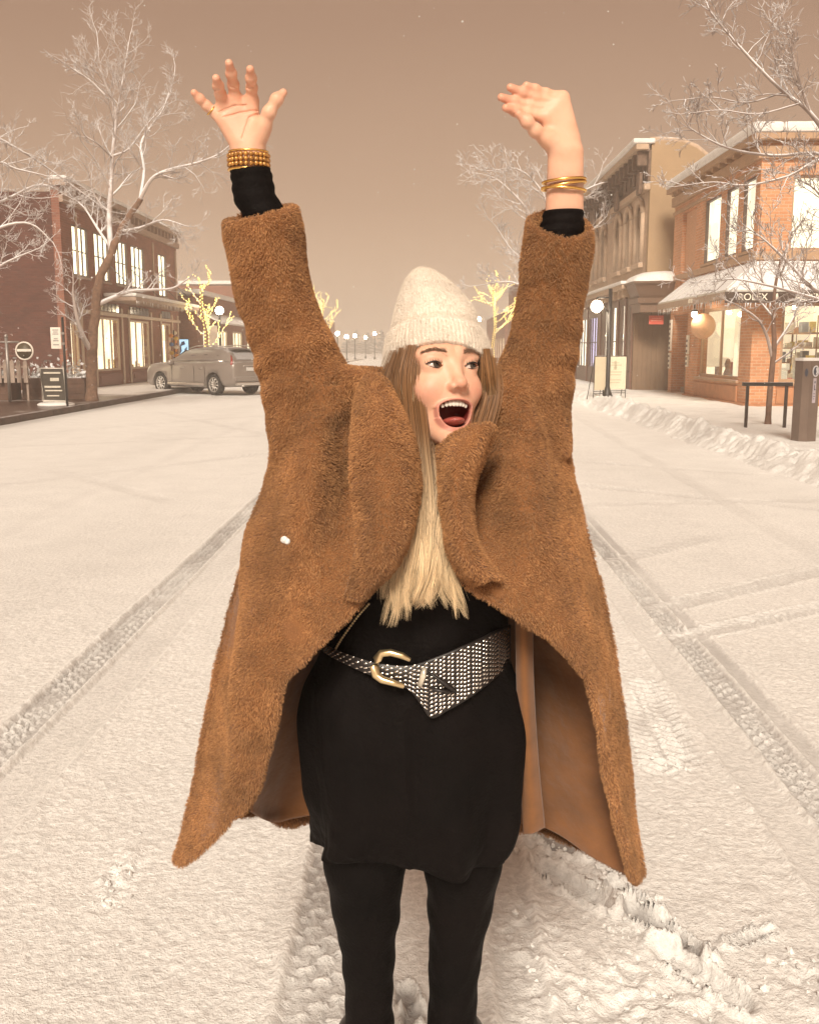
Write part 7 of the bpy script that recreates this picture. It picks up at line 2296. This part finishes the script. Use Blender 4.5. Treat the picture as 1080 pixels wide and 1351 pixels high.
while s_ < cum[-1] - 0.003:
    j = int(np.searchsorted(cum, s_)); fv = min(j / (c - 1), 1)
    hgt = np.linalg.norm(bilerp(0, fv, D_) - bilerp(1, fv, D_)); n_ = max(2, int(hgt / 0.0068))
    for k in range(n_):
        fu = (k + 0.5 + (0.25 if row % 2 else -0.25)) / n_
        if not 0.03 < fu < 0.97: continue
        p = bilerp(fu, fv, D_); nn = bilerp(fu, fv, nrm); j2 = min(j + 2, c - 1)
        al = bilerp(fu, min(fv + 0.02, 1), D_) - p
        al = al / (np.linalg.norm(al) + 1e-9) + np.array([0, 0, 0.35]); al /= np.linalg.norm(al); sd = np.cross(nn, al)
        L0, W0, H0 = 0.0036, 0.0017, 0.0020
        V8 = []
        for f_, w_ in ((-1, 0.25), (-0.55, 0.85), (0.55, 0.85), (1, 0.25)):
            for a in (0.0, 0.5, 1.0):
                V8.append(p + nn * (0.0024 + H0 * math.sin(math.pi * a) * w_) + al * L0 * f_ + sd * W0 * w_ * math.cos(math.pi * a))
        mb.add(V8, [(i * 3 + q, i * 3 + q + 1, i * 3 + q + 4, i * 3 + q + 3) for i in range(3) for q in range(2)], 0, True)
    s_ += 0.0078; row += 1
st = mb.build('studs', pmat('silver_stud', (0.78, 0.72, 0.66), 0.22, 0.95, var=0.08), person)
st['kind'] = 'stuff'
rebase(st, belt)
st.matrix_parent_inverse = parent_world(belt).inverted()
# buckle, keeper, leather tip
def on_belt(px, py, off): return A(px, py, tun_Y(px, py, off))
M_BRASS = pmat('pale_brass', (0.80, 0.62, 0.36), 0.28, 0.9, var=0.12, scale=60)
mb = MB().tube([on_belt(x, y, 0.030) for x, y in ((541, 871), (530, 865), (515, 861), (503, 862), (497, 870), (494, 880), (496, 891), (504, 897), (518, 901), (533, 906))], [0.0035, 0.0055, 0.006, 0.0065, 0.0075, 0.0085, 0.0075, 0.0065, 0.0055, 0.004], 10)
bk = rebase(mb.build('buckle', M_BRASS), belt)
mb = MB().tube([on_belt(x, y, 0.029) for x, y in ((560, 881), (558, 892), (553, 905))], [0.0065, 0.007, 0.006], 8, flat=0.6)
rebase(mb.build('keeper', pmat('white_metal', (0.85, 0.78, 0.66), 0.3, 0.6, var=0.05)), belt)
mb = MB().tube([on_belt(x, y, 0.026) for x, y in ((562, 884), (574, 893), (588, 903), (598, 910), (602, 913))], [0.004, 0.007, 0.013, 0.011, 0.004], 10, flat=0.4)
mb.tube([on_belt(x, y, 0.025) for x, y in ((566, 908), (580, 911), (596, 912))], [0.003, 0.009, 0.007], 8, flat=0.4)
rebase(mb.build('strap_tip', MATS['belt_leather']), belt)
mb = MB()
cp = crom(np.array([on_belt(x, y, 0.010) for x, y in ((438, 866), (446, 850), (458, 832), (472, 813), (486, 797))]), 6)
for k in range(len(cp)): mb.ball(cp[k], 0.0024, 0, 6)
rebase(mb.build('chain', M_BRASS), belt)

# ================================================================== coat
def thick(rows, t, nu=8, nv=8):
    """Control rows of (px, py, Y) -> closed slab mesh data."""
    D = crom_grid(pxgrid(rows), nu, nv)
    n = np.cross(np.gradient(D, axis=1), np.gradient(D, axis=0)); n /= np.linalg.norm(n, axis=2)[..., None] + 1e-9
    r, c = D.shape[:2]
    V = np.concatenate([(D + n * t / 2).reshape(-1, 3), (D - n * t / 2).reshape(-1, 3)])
    F1 = grid_faces(r, c)
    rim = np.array(list(range(c)) + [i * c + c - 1 for i in range(1, r)] + [(r - 1) * c + j for j in range(c - 2, -1, -1)] + [i * c for i in range(r - 2, 0, -1)])
    nx = np.roll(rim, -1)
    return V, np.vstack([F1[:, ::-1], F1 + r * c, np.stack([nx, nx + r * c, rim + r * c, rim], 1)])


def sleeve(P, n=48, wall=0.80, dip=0.25):
    """(px, py, Y, half width px, depth ratio) from cuff to shoulder, hollow at the cuff."""
    C = crom(np.array([(*A(x, y, Y), hw / F * Y, dr, tl) for x, y, Y, hw, dr, tl in P]), 8)
    inn = []
    for k, f in ((8, wall * 0.94), (4, wall * 0.97), (0, wall)):
        q = C[k].copy(); q[3] *= f; inn.append(q)
    rimc = C[0].copy(); rimc[3] *= 0.93; rimc[:3] += (C[0, :3] - C[2, :3]) * 0.22
    C = np.vstack([np.array(inn), rimc, C])
    a = np.arange(n) * 2 * math.pi / n
    R_ = []
    for k in range(len(C)):
        cx, cy, cz, hw, dr, tl = C[k]
        R_.append(np.stack([cx + hw * np.cos(a), cy + hw * dr * np.sin(a), cz + tl * hw * np.cos(a) + dip * hw * np.sin(a) * max(0, 1 - (k - 3) / 12)], -1))
    V = np.vstack([np.vstack(R_), C[0, :3][None], C[-1, :3][None]])
    F_ = [tuple(f) for f in grid_faces(len(C), n, True)]
    b0, e0 = len(V) - 2, len(V) - 1; l0 = (len(C) - 1) * n
    F_ += [(b0, (k + 1) % n, k) for k in range(n)] + [(e0, l0 + k, l0 + (k + 1) % n) for k in range(n)]
    return V, F_


PATCH = []
# image-left sleeve, image-right sleeve
SL_L = [(342, 281, 1.660, 48, 0.92, 0.17), (346, 310, 1.662, 49, 0.92, 0.12), (353, 345, 1.668, 48.5, 0.9, 0.08), (365, 398, 1.678, 50, 0.9, 0.0), (384, 448, 1.685, 56, 0.85, -0.1), (405, 500, 1.690, 65, 0.8, -0.2), (424, 550, 1.690, 72, 0.75, -0.2), (440, 600, 1.690, 82, 0.75, 0)]
SL_R = [(738, 294, 1.655, 41, 0.92, -0.12), (736, 325, 1.658, 42, 0.92, 0), (733, 350, 1.662, 43, 0.9, 0), (727, 400, 1.672, 41, 0.92, 0), (716, 450, 1.680, 44.5, 0.9, 0.05), (703, 500, 1.688, 52, 0.85, 0.12), (690, 550, 1.690, 60, 0.8, 0.15), (680, 600, 1.690, 72, 0.75, 0)]
SLV = [sleeve(SL_L, dip=0.22), sleeve(SL_R, wall=0.84, dip=0.55)]
T0 = 0.012
# image-left front panel: outer seam -> front edge
PATCH.append(thick([
    [(372, 545, 1.720), (392, 530, 1.655), (428, 512, 1.625), (470, 503, 1.625), (508, 508, 1.645)],
    [(361, 590, 1.730), (382, 585, 1.635), (415, 575, 1.590), (462, 570, 1.640), (518, 565, 1.650)],
    [(353, 640, 1.735), (374, 640, 1.620), (410, 635, 1.560), (460, 630, 1.625), (528, 632, 1.620)],
    [(330, 705, 1.740), (354, 706, 1.640), (393, 705, 1.545), (452, 700, 1.580), (514, 694, 1.565)],
    [(307, 790, 1.745), (328, 794, 1.675), (368, 796, 1.545), (430, 792, 1.508), (480, 789, 1.498)],
    [(294, 850, 1.752), (310, 856, 1.700), (336, 858, 1.580), (380, 856, 1.520), (418, 850, 1.496)],
    [(283, 895, 1.760), (298, 902, 1.690), (318, 905, 1.610), (345, 902, 1.545), (371, 894, 1.520)],
    [(270, 965, 1.768), (284, 972, 1.705), (300, 975, 1.640), (325, 972, 1.575), (357, 960, 1.548)],
    [(256, 1040, 1.775), (268, 1046, 1.722), (282, 1050, 1.668), (304, 1046, 1.612), (336, 1034, 1.590)],
    [(240, 1108, 1.780), (250, 1114, 1.742), (262, 1116, 1.705), (280, 1104, 1.660), (312, 1078, 1.630)],
    [(227, 1142, 1.780), (233, 1146, 1.766), (241, 1146, 1.752), (253, 1136, 1.725), (274, 1112, 1.690)],
], T0))
# image-right front panel
PATCH.append(thick([
    [(648, 522, 1.650), (665, 508, 1.630), (690, 515, 1.625), (715, 535, 1.655), (738, 560, 1.720)],
    [(625, 575, 1.640), (658, 572, 1.615), (698, 578, 1.590), (724, 590, 1.640), (746, 600, 1.730)],
    [(602, 640, 1.610), (640, 640, 1.600), (697, 640, 1.555), (734, 645, 1.620), (757, 650, 1.735)],
    [(600, 705, 1.560), (642, 705, 1.560), (704, 705, 1.528), (746, 708, 1.610), (773, 712, 1.740)],
    [(614, 763, 1.500), (660, 768, 1.500), (720, 772, 1.535), (764, 776, 1.620), (793, 778, 1.745)],
    [(684, 812, 1.500), (722, 818, 1.510), (758, 820, 1.555), (784, 822, 1.640), (802, 822, 1.752)],
    [(742, 844, 1.528), (764, 848, 1.548), (784, 850, 1.600), (798, 850, 1.675), (808, 850, 1.758)],
    [(777, 886, 1.560), (787, 890, 1.590), (798, 892, 1.640), (808, 892, 1.700), (814, 892, 1.764)],
    [(790, 950, 1.588), (798, 952, 1.625), (807, 954, 1.670), (815, 954, 1.715), (821, 954, 1.768)],
    [(802, 1022, 1.620), (808, 1024, 1.655), (816, 1026, 1.695), (824, 1026, 1.735), (830, 1026, 1.775)],
    [(818, 1095, 1.655), (824, 1097, 1.685), (830, 1099, 1.715), (836, 1100, 1.748), (841, 1100, 1.780)],
    [(834, 1160, 1.700), (838, 1166, 1.722), (841, 1168, 1.742), (844, 1166, 1.762), (847, 1158, 1.782)],
], T0))
# back, from one side seam round to the other
PATCH.append(thick([
    [(372, 545, 1.720), (410, 520, 1.770), (480, 500, 1.800), (575, 498, 1.810), (660, 500, 1.800), (712, 525, 1.770), (740, 560, 1.720)],
    [(352, 640, 1.735), (390, 640, 1.810), (470, 640, 1.850), (560, 640, 1.860), (650, 640, 1.850), (722, 640, 1.810), (757, 650, 1.735)],
    [(305, 790, 1.745), (360, 800, 1.840), (460, 800, 1.890), (560, 800, 1.900), (660, 800, 1.890), (750, 800, 1.840), (793, 778, 1.745)],
    [(283, 895, 1.760), (345, 905, 1.850), (450, 920, 1.905), (556, 920, 1.915), (670, 920, 1.905), (765, 905, 1.850), (814, 892, 1.764)],
    [(256, 1040, 1.775), (322, 1020, 1.860), (440, 1010, 1.920), (556, 1010, 1.930), (684, 1020, 1.915), (790, 1030, 1.855), (830, 1026, 1.775)],
    [(236, 1115, 1.782), (312, 1072, 1.862), (440, 1072, 1.925), (556, 1075, 1.935), (690, 1085, 1.915), (795, 1110, 1.850), (841, 1105, 1.782)],
    [(228, 1140, 1.782), (296, 1080, 1.862), (440, 1080, 1.928), (556, 1082, 1.938), (694, 1094, 1.915), (795, 1138, 1.845), (846, 1160, 1.782)],
], 0.016))
# lapels
PATCH.append(thick([
    [(474, 512, 1.600), (480, 498, 1.575), (491, 492, 1.560), (503, 496, 1.570), (514, 512, 1.600)],
    [(468, 560, 1.555), (474, 550, 1.500), (498, 546, 1.470), (522, 550, 1.500), (536, 562, 1.550)],
    [(465, 620, 1.505), (479, 616, 1.470), (504, 615, 1.446), (533, 618, 1.464), (550, 628, 1.520)],
    [(470, 685, 1.490), (484, 684, 1.452), (504, 685, 1.432), (527, 687, 1.448), (541, 690, 1.495)],
    [(468, 740, 1.485), (479, 744, 1.452), (493, 746, 1.436), (506, 745, 1.448), (516, 742, 1.482)],
    [(455, 790, 1.488), (464, 793, 1.470), (473, 793, 1.462), (480, 789, 1.468), (485, 783, 1.480)],
], 0.013))
PATCH.append(thick([
    [(578, 586, 1.570), (598, 574, 1.530), (622, 563, 1.500), (642, 557, 1.490), (651, 562, 1.530)],
    [(582, 612, 1.540), (594, 602, 1.485), (610, 594, 1.462), (628, 590, 1.478), (640, 592, 1.530)],
    [(582, 645, 1.520), (590, 640, 1.462), (602, 637, 1.444), (614, 640, 1.466), (622, 648, 1.520)],
    [(588, 690, 1.500), (595, 688, 1.450), (605, 687, 1.434), (616, 690, 1.456), (623, 696, 1.505)],
    [(600, 736, 1.490), (608, 734, 1.446), (618, 732, 1.434), (630, 734, 1.456), (640, 738, 1.500)],
    [(628, 774, 1.484), (636, 770, 1.456), (647, 766, 1.450), (660, 768, 1.470), (672, 774, 1.500)],
], 0.013))
# rolled front edges
def roll(P, r0, r1, n=16):
    C = crom(np.array([A(x, y, Y) for x, y, Y in P]), 8); rr = np.linspace(r0, r1, len(C)); rr[0] *= 0.5; rr[-1] *= 0.5
    q = MB().tube(C, rr, n); return np.array(q.v), q.f
ROLLS = [roll([(528, 640, 1.590), (512, 698, 1.548), (492, 760, 1.505), (470, 796, 1.494), (430, 836, 1.494), (396, 872, 1.503), (371, 893, 1.520), (360, 930, 1.535), (354, 975, 1.555), (338, 1035, 1.588), (314, 1078, 1.628)], 0.011, 0.010),
         roll([(602, 645, 1.605), (600, 705, 1.555), (618, 762, 1.505), (650, 792, 1.494), (690, 815, 1.500), (736, 842, 1.522), (766, 870, 1.545), (780, 900, 1.565), (790, 950, 1.585), (803, 1022, 1.618), (820, 1100, 1.655), (836, 1164, 1.702)], 0.012, 0.010)]
ROLLS.append(roll([(500, 505, 1.640), (520, 500, 1.70), (565, 515, 1.745), (620, 512, 1.74), (655, 512, 1.71), (675, 512, 1.68)], 0.024, 0.018))      # collar round the back of the neck
ROLLS.append(roll([(505, 503, 1.60), (480, 503, 1.62), (455, 500, 1.66), (440, 500, 1.70)], 0.024, 0.02))       # shoulder seams
ROLLS.append(roll([(656, 540, 1.63), (664, 520, 1.635), (680, 505, 1.66), (690, 500, 1.70)], 0.024, 0.02))
Vs, Fs, off = [], [], 0
for V_, F_ in PATCH + SLV + ROLLS:
    Vs.append(np.asarray(V_)); Fs += [tuple(int(i) + off for i in f) for f in F_]; off += len(V_)
raw = bpy.data.meshes.new('coat_raw'); raw.from_pydata([tuple(map(float, v)) for v in np.vstack(Vs)], [], Fs); raw.update()
bm = bmesh.new(); bm.from_mesh(raw); bmesh.ops.recalc_face_normals(bm, faces=bm.faces[:]); bm.to_mesh(raw); bm.free()
ob = bpy.data.objects.new('coat_raw', raw); COL.objects.link(ob)
md = ob.modifiers.new('r', 'REMESH'); md.mode = 'VOXEL'; md.voxel_size = 0.0048
sm_ = ob.modifiers.new('s', 'SMOOTH'); sm_.factor = 0.5; sm_.iterations = 7
dg = bpy.context.evaluated_depsgraph_get()
me = bpy.data.meshes.new_from_object(ob.evaluated_get(dg)); bpy.data.objects.remove(ob)
print('COAT', len(me.vertices))
nv_ = len(me.vertices)
co_ = np.empty(nv_ * 3, np.float32); me.vertices.foreach_get('co', co_); co_ = co_.reshape(-1, 3).astype(float)
no_ = np.empty(nv_ * 3, np.float32); me.vertices.foreach_get('normal', no_); no_ = no_.reshape(-1, 3).astype(float)
bump_ = 0.0055 * fbm(co_[:, 0] * 13 + co_[:, 1] * 5, co_[:, 2] * 7 + co_[:, 1] * 5, 71, 3) + 0.0012 * fbm(co_[:, 0] * 60 + co_[:, 1] * 40, co_[:, 2] * 60, 72, 2)
fx = co_[:, 0] + 0.18 * np.maximum(0, 1.5 - co_[:, 2]) * np.sign(-co_[:, 0])
low = sstep(1.55, 1.15, co_[:, 2]); frontv = sstep(0.2, -0.5, no_[:, 1])
bump_ = bump_ + 0.018 * low * frontv * vnoise(co_[:, 0] * 15 + 0.6 * np.sin(co_[:, 2] * 4), co_[:, 2] * 1.7 + 3, 74)
sh_ = np.exp(-((co_[:, 2] - 1.58) / 0.09) ** 2) * sstep(0.10, 0.16, np.abs(co_[:, 0] - 0.0))
bump_ = bump_ + 0.0045 * sh_ * np.sin((co_[:, 2] + 0.55 * np.abs(co_[:, 0])) * 95 + 2 * vnoise(co_[:, 0] * 12, co_[:, 2] * 9, 75)) * frontv
slv_ = sstep(1.60, 1.66, co_[:, 2])
bump_ = bump_ + 0.0028 * slv_ * vnoise(co_[:, 0] * 8, co_[:, 2] * 17 + co_[:, 0] * 9, 76)
me.vertices.foreach_set('co', (co_ + no_ * bump_[:, None]).astype(np.float32).ravel()); me.update()
me.polygons.foreach_set('use_smooth', np.ones(len(me.polygons), bool))
M_COAT = pmat('coat_base', (0.20, 0.082, 0.026), 0.95, var=0.15, scale=22, sheen=0.2)
me.materials.clear(); me.materials.append(M_COAT)
coat = rebase(bpy.data.objects.new('coat', me), person); COL.objects.link(coat)

# short curly pile
m, t, b, out = nt('coat_pile')
hi = N(t, 'ShaderNodeHairInfo'); rm = N(t, 'ShaderNodeValToRGB')
rm.color_ramp.elements[0].color = (0.165, 0.064, 0.019, 1); rm.color_ramp.elements[1].color = (0.54, 0.270, 0.106, 1)
L(t, hi.outputs['Random'], rm.inputs['Fac'])
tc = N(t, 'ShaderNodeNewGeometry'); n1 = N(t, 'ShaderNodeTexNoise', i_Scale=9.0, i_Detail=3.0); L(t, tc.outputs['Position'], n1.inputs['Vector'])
mr = N(t, 'ShaderNodeMapRange'); mr.inputs['From Min'].default_value = 0.32; mr.inputs['From Max'].default_value = 0.68; mr.inputs['To Min'].default_value = 0.68; mr.inputs['To Max'].default_value = 1.25  # light and dark of the brushed plush painted into the colour by noise
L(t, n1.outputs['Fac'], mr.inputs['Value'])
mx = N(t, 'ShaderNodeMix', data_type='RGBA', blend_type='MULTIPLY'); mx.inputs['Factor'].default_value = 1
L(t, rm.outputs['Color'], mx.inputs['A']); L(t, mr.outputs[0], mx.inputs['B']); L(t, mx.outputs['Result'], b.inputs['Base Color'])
b.inputs['Roughness'].default_value = 0.6; b.inputs['Specular IOR Level'].default_value = 0.35; b.inputs['Sheen Weight'].default_value = 0.6; b.inputs['Sheen Tint'].default_value = (1.0, 0.72, 0.5, 1)
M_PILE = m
eye_ = np.array(tuple(EYE))
def facing(c, n): # more hairs where the front half of the garment is
    v = eye_ - c; return np.where((n * v).sum(1) > -0.25 * np.linalg.norm(n, axis=1) * np.linalg.norm(v, axis=1), 1.0, 0.25)
NP = 620000
P_, N_ = tri_sample(me, NP, 12, facing)
g = np.random.default_rng(13)
cl1 = np.stack([fbm(P_[:, 0] * 55 + P_[:, 1] * 37, P_[:, 2] * 55 + P_[:, 1] * 21, s_, 2) for s_ in (81, 82, 83)], 1)
dv = N_ * 0.95 + np.array([0, -0.02, -0.22]) + cl1 * 0.75 + g.normal(0, 0.30, P_.shape)
dv /= np.linalg.norm(dv, axis=1)[:, None]
ln = (0.0036 + 0.0016 * np.clip(fbm(P_[:, 0] * 30, P_[:, 2] * 30 + P_[:, 1] * 30, 86, 2), -0.6, 1) + g.uniform(0, 0.0018, NP))[:, None]
curl = np.cross(dv, N_) * 0.0016 * g.choice([-1, 1], (NP, 1))
S_ = np.stack([P_ - N_ * 0.001, P_ + dv * ln * 0.55 + curl, P_ + dv * ln + np.array([0, 0, -0.0012])], 1)
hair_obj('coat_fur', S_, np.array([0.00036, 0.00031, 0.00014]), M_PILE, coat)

# satin lining inside the skirts
M_LIN = pmat('satin_lining', (0.20, 0.078, 0.022), 0.6, var=0.25, scale=9, bump=0.3, bscale=22, sheen=0.3)
def lining(rows):
    D = crom_grid(pxgrid(rows), 8, 10)
    wr = 0.004 * fbm(D[..., 0] * 14, D[..., 2] * 9, 88, 3)
    D[..., 1] += wr
    n = np.cross(np.gradient(D, axis=1), np.gradient(D, axis=0)); n /= np.linalg.norm(n, axis=2)[..., None] + 1e-9
    o = slab(D, n, 0.003, 'coat_lining', M_LIN, coat)
    return o
lining([
    [(400, 840, 1.700), (420, 850, 1.740), (450, 850, 1.790), (556, 850, 1.850)],
    [(366, 905, 1.680), (385, 905, 1.745), (425, 905, 1.800), (556, 920, 1.880)],
    [(350, 985, 1.690), (372, 985, 1.765), (415, 985, 1.820), (556, 1000, 1.890)],
    [(334, 1050, 1.700), (355, 1058, 1.780), (402, 1056, 1.840), (556, 1060, 1.895)],
    [(330, 1072, 1.705), (362, 1085, 1.790), (412, 1076, 1.845), (556, 1072, 1.897)],
])
lining([
    [(640, 800, 1.830), (690, 810, 1.770), (740, 815, 1.690), (768, 830, 1.650)],
    [(640, 880, 1.870), (700, 880, 1.800), (755, 885, 1.715), (790, 890, 1.680)],
    [(640, 960, 1.885), (704, 960, 1.815), (762, 965, 1.735), (803, 965, 1.705)],
    [(640, 1030, 1.890), (712, 1040, 1.825), (775, 1050, 1.755), (816, 1050, 1.735)],
    [(640, 1070, 1.892), (717, 1086, 1.830), (785, 1126, 1.768), (829, 1136, 1.752)],
    [(640, 1078, 1.892), (719, 1092, 1.830), (790, 1136, 1.768), (834, 1158, 1.757)],
])
# loose facing strip hanging beside the tunic
D = crom_grid(pxgrid([[(682, 806, 1.615), (690, 804, 1.600), (700, 808, 1.615)], [(683, 900, 1.640), (692, 900, 1.625), (702, 902, 1.642)], [(687, 1000, 1.668), (697, 1000, 1.655), (708, 1002, 1.672)], [(690, 1075, 1.690), (702, 1078, 1.682), (716, 1082, 1.700)], [(691, 1100, 1.70), (703, 1098, 1.692), (717, 1090, 1.71)]]), 8, 8)
n = np.cross(np.gradient(D, axis=1), np.gradient(D, axis=0)); n /= np.linalg.norm(n, axis=2)[..., None]
slab(D, n, 0.008, 'coat_facing', M_COAT, coat)

# one drifting flake caught in front of the coat
p = A(375, 712, 1.20)
sf = MB().ball((0, 0, 0), 0.0050, 0, 12, (1, 0.8, 0.9)).ball((0.0035, 0, -0.002), 0.0040, 0, 10)
so_ = sf.build('snowflake', M_SNOW2); so_.location = tuple(p)
tag(so_, 'single pale snowflake drifting in front of the brown coat', 'snowflake')
